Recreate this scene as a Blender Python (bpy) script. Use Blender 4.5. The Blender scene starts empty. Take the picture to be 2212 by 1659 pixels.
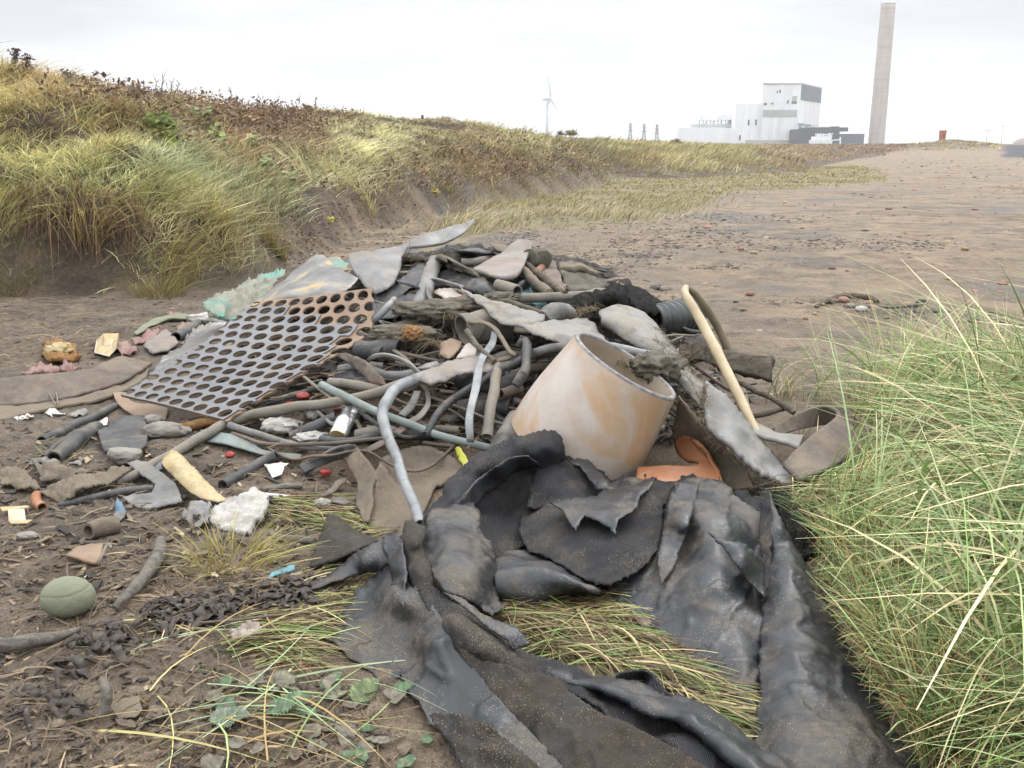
import bpy, math, random
import numpy as np
from mathutils import Vector, Matrix
from mathutils.geometry import delaunay_2d_cdt

# ------------------------------------------------------------------ camera, sky, sun, exposure
scene = bpy.context.scene
COL = scene.collection
FPX, CX, CY, HOR = 2100.0, 1106.0, 829.5, 310.0      # photo measured on a 2212 x 1659 grid
CAM_H = 1.0
TH = math.atan((CY - HOR) / FPX)
cam_data = bpy.data.cameras.new('camera')
cam = bpy.data.objects.new('camera', cam_data)
COL.objects.link(cam)
cam.location = (0, 0, CAM_H)
cam.rotation_euler = (math.pi / 2 - TH, 0, 0)
cam_data.sensor_width = 36.0
cam_data.lens = 36.0 * FPX / 2212.0
cam_data.clip_start = 0.05
cam_data.clip_end = 20000
scene.camera = cam

SUN_EL, SUN_AZ = math.radians(48), math.radians(35)
world = bpy.data.worlds.new("World")
scene.world = world
world.use_nodes = True
wn, wl = world.node_tree.nodes, world.node_tree.links
wn.clear()
w_out = wn.new('ShaderNodeOutputWorld')
w_bg = wn.new('ShaderNodeBackground')
w_sky = wn.new('ShaderNodeTexSky')
w_sky.sky_type = 'NISHITA'
w_sky.sun_disc = False
w_sky.sun_elevation = SUN_EL
w_sky.sun_rotation = SUN_AZ
w_tc = wn.new('ShaderNodeTexCoord')
w_sep = wn.new('ShaderNodeSeparateXYZ')
wl.new(w_tc.outputs['Generated'], w_sep.inputs[0])
w_map = wn.new('ShaderNodeMapping')
w_map.inputs['Scale'].default_value = (2.2, 2.2, 15.0)
w_map.inputs['Rotation'].default_value = (0, math.radians(9), 0)
wl.new(w_tc.outputs['Generated'], w_map.inputs[0])
w_no = wn.new('ShaderNodeTexNoise')
w_no.inputs['Scale'].default_value = 1.0
w_no.inputs['Detail'].default_value = 5.0
w_no.inputs['Roughness'].default_value = 0.5
wl.new(w_map.outputs[0], w_no.inputs[0])
w_cr = wn.new('ShaderNodeValToRGB')          # cloud deck: blue-grey bellies to bright gaps
w_cr.color_ramp.elements[0].position = 0.42
w_cr.color_ramp.elements[0].color = (4.2, 4.4, 4.7, 1)
w_cr.color_ramp.elements[1].position = 0.60
w_cr.color_ramp.elements[1].color = (6.1, 6.15, 6.2, 1)
wl.new(w_no.outputs['Fac'], w_cr.inputs[0])
w_zr = wn.new('ShaderNodeMapRange')          # overcast sky is brighter overhead than at the horizon
w_zr.inputs['From Min'].default_value = 0.16
w_zr.inputs['From Max'].default_value = 0.8
w_zr.inputs['To Min'].default_value = 1.0
w_zr.inputs['To Max'].default_value = 4.1
wl.new(w_sep.outputs['Z'], w_zr.inputs['Value'])
w_mul = wn.new('ShaderNodeVectorMath'); w_mul.operation = 'SCALE'
wl.new(w_cr.outputs['Color'], w_mul.inputs[0])
wl.new(w_zr.outputs[0], w_mul.inputs['Scale'])
w_mix = wn.new('ShaderNodeMixRGB')
w_mix.inputs['Fac'].default_value = 0.93
wl.new(w_sky.outputs['Color'], w_mix.inputs['Color1'])
wl.new(w_mul.outputs[0], w_mix.inputs['Color2'])
wl.new(w_mix.outputs[0], w_bg.inputs['Color'])
w_bg.inputs['Strength'].default_value = 0.1
wl.new(w_bg.outputs[0], w_out.inputs['Surface'])

sun_d = bpy.data.lights.new('sun', 'SUN')
sun_d.energy = 0.9
sun_d.angle = math.radians(25)
sun_d.color = (1.0, 0.96, 0.9)
sun = bpy.data.objects.new('sun', sun_d)
COL.objects.link(sun)
sun.rotation_euler = (math.pi / 2 - SUN_EL, 0, math.pi - SUN_AZ)

vs = scene.view_settings
vs.view_transform = 'Standard'
vs.look = 'None'
vs.exposure = 0.6
vs.gamma = 1.0
scene.render.engine = 'CYCLES'
cy = scene.cycles
cy.use_denoising = True
cy.denoiser = 'OPENIMAGEDENOISE'
cy.max_bounces = 5
cy.diffuse_bounces = 3
cy.glossy_bounces = 2
cy.transmission_bounces = 2
cy.volume_bounces = 1
cy.transparent_max_bounces = 6
cy.caustics_reflective = False
cy.caustics_refractive = False

# ------------------------------------------------------------------ maths helpers
RNG = np.random.default_rng(7)
random.seed(7)
_perm = np.random.default_rng(3).permutation(4096).astype(np.int64)
_grad = np.random.default_rng(4).normal(size=(4096, 3))
_grad /= np.linalg.norm(_grad, axis=1)[:, None]

def perlin(p):
    """gradient noise for an (N,3) array, about -1..1"""
    p = np.asarray(p, float)
    i = np.floor(p).astype(np.int64)
    f = p - i
    u = f * f * f * (f * (f * 6 - 15) + 10)
    def g(dx, dy, dz):
        h = _perm[(_perm[(_perm[(i[:, 0] + dx) & 4095] + i[:, 1] + dy) & 4095] + i[:, 2] + dz) & 4095]
        return ((f - (dx, dy, dz)) * _grad[h]).sum(1)
    def l(a, b, t): return a + (b - a) * t
    x00 = l(g(0,0,0), g(1,0,0), u[:,0]); x10 = l(g(0,1,0), g(1,1,0), u[:,0])
    x01 = l(g(0,0,1), g(1,0,1), u[:,0]); x11 = l(g(0,1,1), g(1,1,1), u[:,0])
    return 1.6 * l(l(x00, x10, u[:,1]), l(x01, x11, u[:,1]), u[:,2])

def fbm(p, octaves=4, gain=0.5):
    p = np.asarray(p, float)
    s = np.zeros(len(p)); a = 1.0
    for k in range(octaves):
        s += a * perlin(p * 2 ** k + 17.3 * k)
        a *= gain
    return s

def fbm2(x, y, sc, octaves=4, off=0.0, gain=0.5):
    x = np.asarray(x, float).ravel(); y = np.asarray(y, float).ravel()
    return fbm(np.stack([x * sc, y * sc, np.full_like(x, off)], 1), octaves, gain)

def sstep(a, b, v):
    t = np.clip((np.asarray(v, float) - a) / (b - a), 0, 1)
    return t * t * (3 - 2 * t)

_R = np.array([1.0, 0, 0])
_U = np.array([0, math.sin(TH), math.cos(TH)])
_F = np.array([0, math.cos(TH), -math.sin(TH)])
CAM = np.array([0, 0, CAM_H])

def rays(x, y):
    x = np.asarray(x, float); y = np.asarray(y, float)
    return _F + ((x - CX) / FPX)[..., None] * _R - ((y - CY) / FPX)[..., None] * _U

def at_h(x, y, h):
    """points of the world seen at photo position (x,y) and standing h metres above the datum"""
    d = rays(x, y)
    t = (np.asarray(h, float) - CAM_H) / d[..., 2]
    return CAM + t[..., None] * d

def at_d(x, y, depth):
    return CAM + np.asarray(depth, float)[..., None] * rays(x, y)

def dist_poly(x, y, poly):
    """distance to a polyline"""
    d = np.full(x.shape, 1e9)
    for (ax, ay), (bx, by) in zip(poly[:-1], poly[1:]):
        ex, ey = bx - ax, by - ay
        t = np.clip(((x - ax) * ex + (y - ay) * ey) / (ex * ex + ey * ey + 1e-12), 0, 1)
        d = np.minimum(d, np.hypot(x - ax - t * ex, y - ay - t * ey))
    return d

def in_poly(x, y, poly):
    ins = np.zeros(x.shape, bool)
    n = len(poly)
    for k in range(n):
        (ax, ay), (bx, by) = poly[k], poly[(k + 1) % n]
        c = ((ay > y) != (by > y)) & (x < (bx - ax) * (y - ay) / (by - ay + 1e-15) + ax)
        ins ^= c
    return ins

def catmull(P, n):
    """resample points P (k,m) to n points on a centripetal-like spline, evenly by chord"""
    P = np.asarray(P, float)
    if len(P) == 2:
        t = np.linspace(0, 1, n)[:, None]
        return P[0] * (1 - t) + P[1] * t
    Q = np.vstack([2 * P[0] - P[1], P, 2 * P[-1] - P[-2]])
    out = []
    m = 24
    for k in range(1, len(Q) - 2):
        t = np.linspace(0, 1, m, endpoint=False)[:, None]
        p0, p1, p2, p3 = Q[k-1], Q[k], Q[k+1], Q[k+2]
        out.append(0.5 * (2*p1 + (p2-p0)*t + (2*p0-5*p1+4*p2-p3)*t*t + (3*p1-p0-3*p2+p3)*t**3))
    out.append(P[-1:])
    C = np.vstack(out)
    s = np.concatenate([[0], np.cumsum(np.linalg.norm(np.diff(C, axis=0), axis=1))])
    q = np.linspace(0, s[-1], n)
    return np.stack([np.interp(q, s, C[:, j]) for j in range(C.shape[1])], 1)

def tps(P, v, smooth=1e-4):
    """thin plate spline through (k,2) points"""
    P = np.asarray(P, float) / 300.0
    v = np.asarray(v, float)
    n = len(P)
    def K(a, b):
        r2 = ((a[:, None] - b[None]) ** 2).sum(2)
        return 0.5 * r2 * np.log(r2 + 1e-12)
    A = np.zeros((n + 3, n + 3))
    A[:n, :n] = K(P, P) + smooth * np.eye(n)
    A[:n, n] = 1; A[:n, n+1:] = P
    A[n, :n] = 1; A[n+1:, :n] = P.T
    w = np.linalg.lstsq(A, np.concatenate([v, [0, 0, 0]]), rcond=None)[0]
    def f(Q):
        Q = np.asarray(Q, float) / 300.0
        return K(Q, P) @ w[:n] + w[n] + Q @ w[n+1:]
    return f

def zr(ox, oy, s):
    """reading frame of an enlarged part of the photograph -> 2212 grid"""
    k = 2212.0 / 4096.0
    def f(*a):
        if len(a) == 1: a = a[0]
        return ((ox + a[0] / s) * k, (oy + a[1] / s) * k) + tuple(a[2:])
    return f
zA = zr(600, 850, 1.8436); zB = zr(1500, 850, 1.8436); zC = zr(2300, 1050, 1.7467)
zD = zr(0, 1200, 1.843); zE = zr(900, 1500, 2.0109); zF = zr(0, 2000, 1.5477)
zG = zr(1200, 1700, 1.6592); zH = zr(2200, 1700, 1.6592); zI = zr(1200, 2200, 1.7015)
zJ = zr(2400, 2200, 1.7015); zK = zr(2900, 1050, 1.580)
zT = zr(0, 0, 1.080); zS = zr(2048, 0, 1.080); zP = zr(2600, 300, 2.4578); zQ = zr(3400, 0, 2.592)
zL = zr(0, 100, 2.4578); zN = zr(2050, 250, 3.16)
def Z(fr, pts): return [fr(p) for p in pts]

# ------------------------------------------------------------------ object helpers
def mesh_obj(name, verts, faces, mat=None, parent=None, smooth=True, attrs=None):
    verts = np.asarray(verts, np.float32)
    me = bpy.data.meshes.new(name)
    if isinstance(faces, np.ndarray):
        k = faces.shape[1]
        me.vertices.add(len(verts))
        me.vertices.foreach_set('co', verts.ravel())
        me.loops.add(faces.size)
        me.loops.foreach_set('vertex_index', faces.astype(np.int32).ravel())
        me.polygons.add(len(faces))
        me.polygons.foreach_set('loop_start', np.arange(0, faces.size, k, dtype=np.int32))
        me.polygons.foreach_set('loop_total', np.full(len(faces), k, dtype=np.int32))
        me.update(calc_edges=True)
    else:
        me.from_pydata([tuple(map(float, v)) for v in verts], [], [tuple(int(i) for i in f) for f in faces])
        me.update()
    if smooth:
        me.polygons.foreach_set('use_smooth', np.ones(len(me.polygons), bool))
    for an, av in (attrs or {}).items():
        at = me.attributes.new(an, 'FLOAT_COLOR', 'POINT')
        av = np.asarray(av, np.float32)
        c = np.ones((len(verts), 4), np.float32)
        c[:, :av.shape[1]] = av
        at.data.foreach_set('color', c.ravel())
    if mat: me.materials.append(mat)
    o = bpy.data.objects.new(name, me)
    COL.objects.link(o)
    if parent: o.parent = parent
    return o

def tag(o, label=None, cat=None, group=None, kind=None):
    if label: o['label'] = label
    if cat: o['category'] = cat
    if group: o['group'] = group
    if kind: o['kind'] = kind
    return o

def empty(name, loc=(0, 0, 0)):
    o = bpy.data.objects.new(name, None)
    COL.objects.link(o)
    o.location = loc
    o.empty_display_size = 0.1
    return o

class MB:
    """collects boxes, tubes and quads into one mesh"""
    def __init__(s): s.v = []; s.f = []
    def add(s, v, f):
        b = len(s.v)
        s.v += [tuple(map(float, q)) for q in v]
        s.f += [tuple(b + i for i in q) for q in f]
    def box(s, x0, x1, y0, y1, z0, z1):
        s.add([(x0,y0,z0),(x1,y0,z0),(x1,y1,z0),(x0,y1,z0),(x0,y0,z1),(x1,y0,z1),(x1,y1,z1),(x0,y1,z1)],
              [(0,3,2,1),(4,5,6,7),(0,1,5,4),(1,2,6,5),(2,3,7,6),(3,0,4,7)])
    def obox(s, o, ux, uy, uz):
        o, ux, uy, uz = (np.asarray(q, float) for q in (o, ux, uy, uz))
        s.add([o, o+ux, o+ux+uy, o+uy, o+uz, o+ux+uz, o+ux+uy+uz, o+uy+uz],
              [(0,3,2,1),(4,5,6,7),(0,1,5,4),(1,2,6,5),(2,3,7,6),(3,0,4,7)])
    def rod(s, a, b, r0, r1=None, n=6):
        r1 = r0 if r1 is None else r1
        a = np.asarray(a, float); b = np.asarray(b, float)
        d = b - a; d /= np.linalg.norm(d) + 1e-12
        t = np.array([0, 0, 1.0]) if abs(d[2]) < 0.9 else np.array([1.0, 0, 0])
        e1 = np.cross(d, t); e1 /= np.linalg.norm(e1); e2 = np.cross(d, e1)
        v = []
        for c, r in ((a, r0), (b, r1)):
            for k in range(n):
                an = 2 * math.pi * k / n
                v.append(c + r * (math.cos(an) * e1 + math.sin(an) * e2))
        f = [(k, (k+1) % n, n + (k+1) % n, n + k) for k in range(n)]
        f += [tuple(range(n - 1, -1, -1)), tuple(range(n, 2 * n))]
        s.add(v, f)
    def build(s, name, mat, parent=None, smooth=False):
        return mesh_obj(name, s.v, s.f, mat, parent, smooth)

# ------------------------------------------------------------------ materials
def new_mat(name):
    m = bpy.data.materials.new(name)
    m.use_nodes = True
    n = m.node_tree.nodes
    b = n.get('Principled BSDF')
    return m, n, m.node_tree.links, b

def noise_node(n, l, vec, scale, detail=4, rough=0.55, dist=0.0):
    t = n.new('ShaderNodeTexNoise')
    t.inputs['Scale'].default_value = scale
    t.inputs['Detail'].default_value = detail
    t.inputs['Roughness'].default_value = rough
    t.inputs['Distortion'].default_value = dist
    if vec is not None: l.new(vec, t.inputs['Vector'])
    return t

def ramp(n, l, fac, stops, interp='LINEAR'):
    r = n.new('ShaderNodeValToRGB')
    r.color_ramp.interpolation = interp
    e = r.color_ramp.elements
    while len(e) < len(stops): e.new(0.5)
    for k, (p, c) in enumerate(stops):
        e[k].position = p
        e[k].color = (c[0], c[1], c[2], 1) if hasattr(c, '__len__') else (c, c, c, 1)
    if fac is not None: l.new(fac, r.inputs[0])
    return r

def mixc(n, l, fac, a, b, blend='MIX'):
    m = n.new('ShaderNodeMixRGB')
    m.blend_type = blend
    for s, v in (('Fac', fac), ('Color1', a), ('Color2', b)):
        if hasattr(v, 'links'): l.new(v, m.inputs[s])
        elif hasattr(v, '__len__'): m.inputs[s].default_value = (v[0], v[1], v[2], 1)
        else: m.inputs[s].default_value = v
    return m.outputs[0]

def mathn(n, l, op, a, b=0.0):
    m = n.new('ShaderNodeMath'); m.operation = op
    for k, v in enumerate((a, b)):
        if hasattr(v, 'links'): l.new(v, m.inputs[k])
        else: m.inputs[k].default_value = v
    return m.outputs[0]

SAND = (0.19, 0.15, 0.105)
def weathered(name, c1, c2, scale=8.0, rough=0.6, dirt=0.45, dirt_col=SAND, speck=0.0, bump=0.4, bscale=60.0,
              c3=None, c3_scale=5.0, c3_pos=0.6, spec=0.4, metal=0.0, top=0.5, dscale=9.0, stretch=None, weave=0.0, grain=0.0):
    """worn surface: two base tones, optional stain colour, dried mud caught on upward faces, sand grains, relief"""
    m, n, l, b = new_mat(name)
    geo = n.new('ShaderNodeNewGeometry')
    pos = geo.outputs['Position']
    if stretch:
        mp = n.new('ShaderNodeMapping'); mp.inputs['Scale'].default_value = stretch
        mp.inputs['Rotation'].default_value = (0.2, 0.3, 0.5)
        l.new(pos, mp.inputs[0]); bpos = mp.outputs[0]
    else: bpos = pos
    n1 = noise_node(n, l, bpos, scale, 6, 0.6, 0.3)
    col = ramp(n, l, n1.outputs['Fac'], [(0.35, c1), (0.65, c2)]).outputs[0]
    if c3 is not None:
        n3 = noise_node(n, l, bpos, c3_scale, 5, 0.6, 0.6)
        f3 = ramp(n, l, n3.outputs['Fac'], [(c3_pos - 0.06, 0.0), (c3_pos + 0.06, 1.0)]).outputs[0]
        col = mixc(n, l, f3, col, c3)
    nd = noise_node(n, l, pos, dscale, 8, 0.68, 0.2)
    sep = n.new('ShaderNodeSeparateXYZ'); l.new(geo.outputs['Normal'], sep.inputs[0])
    up = mathn(n, l, 'MULTIPLY', mathn(n, l, 'MAXIMUM', sep.outputs['Z'], 0.0), top * 0.25)
    dsum = mathn(n, l, 'ADD', nd.outputs['Fac'], up)
    lo = 0.78 - 0.5 * dirt
    fd = ramp(n, l, dsum, [(lo, 0.0), (min(lo + 0.16, 1.0), 1.0)]).outputs[0]
    fd = mathn(n, l, 'MULTIPLY', fd, min(0.95, 0.45 + dirt * 0.6))
    if grain:
        ng = noise_node(n, l, pos, 330, 3, 0.75)
        np_ = noise_node(n, l, pos, 40, 4, 0.7)
        gsum = mathn(n, l, 'ADD', mathn(n, l, 'MULTIPLY', ng.outputs['Fac'], 0.6), mathn(n, l, 'MULTIPLY', np_.outputs['Fac'], 0.4))
        gm = ramp(n, l, gsum, [(0.44, 1.0 - grain), (0.56, 1.0)]).outputs[0]
        fd = mathn(n, l, 'MULTIPLY', fd, gm)
    nf = noise_node(n, l, pos, 260, 3, 0.6)
    dcol = mixc(n, l, nf.outputs['Fac'], tuple(q * 0.6 for q in dirt_col), tuple(q * 1.35 for q in dirt_col))
    col = mixc(n, l, fd, col, dcol)
    if speck > 0:
        vo = n.new('ShaderNodeTexVoronoi'); vo.inputs['Scale'].default_value = 420.0
        l.new(pos, vo.inputs['Vector'])
        hs = n.new('ShaderNodeSeparateColor'); l.new(vo.outputs['Color'], hs.inputs[0])
        npat = noise_node(n, l, pos, 7.0, 6, 0.7)
        pat = ramp(n, l, npat.outputs['Fac'], [(0.48, 0.0), (0.66, 1.0)]).outputs[0]
        keep = mathn(n, l, 'GREATER_THAN', hs.outputs[0], mathn(n, l, 'SUBTRACT', 1.0, mathn(n, l, 'MULTIPLY', pat, speck * 1.6)))
        near = mathn(n, l, 'LESS_THAN', vo.outputs['Distance'], 0.30)
        fs = mathn(n, l, 'MULTIPLY', keep, near)
        gcol = mixc(n, l, hs.outputs[1], (0.20, 0.15, 0.09), (0.45, 0.38, 0.27))
        col = mixc(n, l, fs, col, gcol)
    l.new(col, b.inputs['Base Color'])
    rr = ramp(n, l, fd, [(0.0, rough), (1.0, 0.95)]).outputs[0]
    l.new(rr, b.inputs['Roughness'])
    b.inputs['Metallic'].default_value = metal
    b.inputs['Specular IOR Level'].default_value = spec
    nb = noise_node(n, l, pos, bscale, 6, 0.65)
    hgt = mathn(n, l, 'ADD', nb.outputs['Fac'], mathn(n, l, 'MULTIPLY', fd, 0.5))
    if weave > 0:
        w = n.new('ShaderNodeTexWave'); w.inputs['Scale'].default_value = 90.0
        w.inputs['Distortion'].default_value = 1.5
        l.new(pos, w.inputs['Vector'])
        hgt = mathn(n, l, 'ADD', hgt, mathn(n, l, 'MULTIPLY', w.outputs['Fac'], weave))
    bp = n.new('ShaderNodeBump')
    bp.inputs['Strength'].default_value = bump
    bp.inputs['Distance'].default_value = 0.006
    l.new(hgt, bp.inputs['Height'])
    l.new(bp.outputs[0], b.inputs['Normal'])
    return m

def attr_mat(name, attr='tint', rough=0.6, var=0.25, vscale=30.0, spec=0.3, trans=0.0):
    """leaf or grass colour taken from each blade's own tint"""
    m, n, l, b = new_mat(name)
    a = n.new('ShaderNodeAttribute'); a.attribute_name = attr
    geo = n.new('ShaderNodeNewGeometry')
    no = noise_node(n, l, geo.outputs['Position'], vscale, 3, 0.6)
    v = ramp(n, l, no.outputs['Fac'], [(0.3, 1 - var), (0.7, 1 + var)]).outputs[0]
    col = mixc(n, l, 1.0, a.outputs['Color'], v, 'MULTIPLY')
    l.new(col, b.inputs['Base Color'])
    b.inputs['Roughness'].default_value = rough
    b.inputs['Specular IOR Level'].default_value = spec
    if trans:
        tr = n.new('ShaderNodeBsdfTranslucent'); l.new(col, tr.inputs['Color'])
        mx = n.new('ShaderNodeMixShader'); mx.inputs[0].default_value = trans
        out = n.get('Material Output')
        l.new(b.outputs[0], mx.inputs[1]); l.new(tr.outputs[0], mx.inputs[2]); l.new(mx.outputs[0], out.inputs['Surface'])
    return m

def plain(name, c, rough=0.7, var=0.15, scale=2.0, spec=0.3, metal=0.0, bump=0.0, bscale=30, bdist=0.01, stretch=None):
    m, n, l, b = new_mat(name)
    geo = n.new('ShaderNodeNewGeometry')
    vec = geo.outputs['Position']
    if stretch:
        mp = n.new('ShaderNodeMapping'); mp.inputs['Scale'].default_value = stretch; l.new(vec, mp.inputs[0]); vec = mp.outputs[0]
    no = noise_node(n, l, vec, scale, 6, 0.65)
    col = ramp(n, l, no.outputs['Fac'], [(0.3, tuple(q * (1 - var) for q in c)), (0.7, tuple(min(1, q * (1 + var)) for q in c))]).outputs[0]
    l.new(col, b.inputs['Base Color'])
    b.inputs['Roughness'].default_value = rough
    b.inputs['Specular IOR Level'].default_value = spec
    b.inputs['Metallic'].default_value = metal
    if bump:
        nb = noise_node(n, l, geo.outputs['Position'], bscale, 6, 0.65)
        bp = n.new('ShaderNodeBump'); bp.inputs['Strength'].default_value = bump
        bp.inputs['Distance'].default_value = bdist
        l.new(nb.outputs['Fac'], bp.inputs['Height']); l.new(bp.outputs[0], b.inputs['Normal'])
    return m
# ------------------------------------------------------------------ terrain
def gpts(pl, h=0.0):
    return [tuple(at_h(np.array(x), np.array(y), h)[:2]) for x, y in pl]

FOOT1 = gpts([(-700, 720), (-300, 690), (0, 640), (250, 632), (420, 628), (560, 605), (700, 545), (800, 500), (1000, 458), (1200, 420), (1320, 396), (1335, 383)])
BACK1 = [(2.2, 33.0), (-1.0, 38.0), (-9.0, 44.0), (-60.0, 48.0)]
DUNE1 = FOOT1 + BACK1 + [(-60.0, 3.0)]
FOOT2 = gpts([(1140, 392), (1326, 386), (1466, 386), (1606, 377), (1731, 372), (1781, 357), (1840, 346), (1900, 338)])
DUNE2 = FOOT2 + [(60, 150), (-90, 150), (-60, 40)]
YFLAT = gpts([(900, 540), (1106, 490), (1250, 492), (1346, 478), (1456, 480), (1541, 430), (1600, 416), (1750, 404), (1926, 390), (1850, 350), (1300, 370), (1000, 440)])
PALE = gpts([(1150, 560), (1220, 520), (1340, 545), (1450, 500), (1560, 440), (1700, 412), (1850, 400), (1760, 396), (1560, 418), (1500, 460), (1440, 484), (1250, 496), (1100, 520)])

def pile_h(x, y, wide=False):
    ry = np.where(y < 4.7, 1.95, 1.35)
    r2 = ((x + 0.12) / np.where((x > -0.12) & (not wide), 1.24, 1.5)) ** 2 + ((y - 4.7) / ry) ** 2
    return 0.50 * np.clip(1 - r2, 0, 1) ** 1.15

def H(x, y, detail=True, wide=False):
    shp = np.shape(x)
    x = np.asarray(x, float).ravel(); y = np.asarray(y, float).ravel()
    r = np.hypot(x, y)
    z = 0.02 * fbm2(x, y, 0.5, 3, 1.0) * sstep(4, 9, r)
    z += sstep(14, 60, r) * 0.08 * fbm2(x, y, 0.12, 3, 2.0)
    # nearest dune
    ins = in_poly(x, y, DUNE1)
    s = np.where(ins, dist_poly(x, y, FOOT1 + BACK1), 0.0)
    s = np.maximum(0, s + ins * 0.25 * fbm2(x, y, 0.9, 3, 3.0) * sstep(0, 1.0, s))
    hc = np.interp(y, [0, 7, 9, 11.5, 14, 20, 25, 28, 33, 40], [1.55, 1.6, 1.65, 1.5, 1.42, 1.30, 1.22, 1.08, 0.55, 0.3])
    hc = hc * (1 + 0.06 * fbm2(x, y, 0.35, 2, 5.0))
    u = np.clip(s / 3.5, 0, 1)
    z += ins * hc * (0.13 * sstep(0.0, 0.35, s) + 0.87 * (1 - (1 - u) ** 1.9))
    z += ins * sstep(0.1, 1.2, s) * 0.10 * fbm2(x, y, 1.3, 3, 6.0)
    # second dune and the far coast
    ins2 = in_poly(x, y, DUNE2)
    s2 = np.where(ins2, dist_poly(x, y, FOOT2), 0.0)
    pxx = CX + FPX * x / np.maximum(y, 1)
    hc2 = np.interp(pxx, [900, 1181, 1346, 1476, 1606, 1731, 1850], [1.1, 1.12, 1.0, 0.85, 0.62, 0.45, 0.3])
    z += ins2 * hc2 * (1 - (1 - np.clip(s2 / 11.0, 0, 1)) ** 2) * (1 + 0.12 * fbm2(x, y, 0.14, 3, 8.0))
    z += ins2 * sstep(0, 4, s2) * 0.16 * fbm2(x, y, 0.35, 3, 9.0)
    far = sstep(70, 150, y) * 0.78
    z = np.maximum(z, far * (1 + 0.05 * fbm2(x, y, 0.05, 3, 10.0)))
    g = np.exp(-((pxx - 2033) / 62.0) ** 2) * np.exp(-((y - 175) / 45.0) ** 2)
    z += 0.78 * g
    # hummock under the marram grass on the right, slight rise on the left
    z += 0.07 * sstep(0.55, 1.3, x - 0.1 * y) * (1 - sstep(3.8, 5.0, y))
    z += 0.05 * np.exp(-((x + 1.3) / 0.9) ** 2 - ((y - 3.2) / 0.9) ** 2) * fbm2(x, y, 1.5, 2, 11.0)
    z += pile_h(x, y, wide)
    if detail:
        near = 1 - sstep(9, 22, r)
        dn = 1 - sstep(16, 40, r)
        pl = sstep(0.0, 0.15, pile_h(x, y))
        z += near * (0.012 + 0.02 * pl) * fbm2(x, y, 5.0, 6, 12.0, 0.62)
        z += ins * dn * sstep(0, 0.3, s) * 0.06 * fbm2(x, y, 2.6, 6, 13.0, 0.62)
        z += near * (0.007 + 0.01 * pl) * np.maximum(0, fbm2(x, y, 28.0, 3, 14.0, 0.6))
    return z.reshape(shp)

def surf(x, y, detail=False):
    """distance along each photo ray to the ground or heap"""
    x = np.atleast_1d(np.asarray(x, float)); y = np.atleast_1d(np.asarray(y, float))
    d = rays(x, y)
    if len(x) > 600:
        return np.concatenate([surf(x[k:k+600], y[k:k+600], detail) for k in range(0, len(x), 600)])
    ts = np.geomspace(1.2, 70.0, 300 if len(x) < 60 else 80)
    P = CAM + ts[None, :, None] * d[:, None, :]
    below = np.zeros(P.shape[:2], bool)
    cand = (P[..., 2] < 2.2)
    below[cand] = P[..., 2][cand] < H(P[..., 0][cand], P[..., 1][cand], False, not detail)
    k = np.where(below.any(1), below.argmax(1), len(ts) - 1)
    lo, hi = ts[np.maximum(k - 1, 0)], ts[k]
    for _ in range(11):
        mid = (lo + hi) / 2
        Q = CAM + mid[:, None] * d
        b = Q[:, 2] < H(Q[:, 0], Q[:, 1], detail, not detail)
        hi = np.where(b, mid, hi); lo = np.where(b, lo, mid)
    return hi

def W(p, lift=0.0):
    """photo point (x, y[, height]) -> world; without a height it rests on the ground or heap"""
    x, y = p[0], p[1]
    if len(p) > 2 and p[2] is not None:
        return at_h(np.array(float(x)), np.array(float(y)), p[2])
    t = surf(x, y)[0]
    d = rays(np.array(float(x)), np.array(float(y)))
    return CAM + (t - lift) * d

def WS(pts, lift=0.0):
    out = np.zeros((len(pts), 3))
    idx = [i for i, p in enumerate(pts) if len(p) < 3 or p[2] is None]
    if idx:
        xs = np.array([pts[i][0] for i in idx], float); ys = np.array([pts[i][1] for i in idx], float)
        t = surf(xs, ys)
        out[idx] = CAM + (t - lift)[:, None] * rays(xs, ys)
    for i, p in enumerate(pts):
        if i not in idx:
            out[i] = at_h(np.array(float(p[0])), np.array(float(p[1])), p[2])
    return out

def to_px(P):
    P = np.asarray(P, float) - CAM
    dep = P @ _F
    return CX + FPX * (P @ _R) / dep, CY - FPX * (P @ _U) / dep

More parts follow.
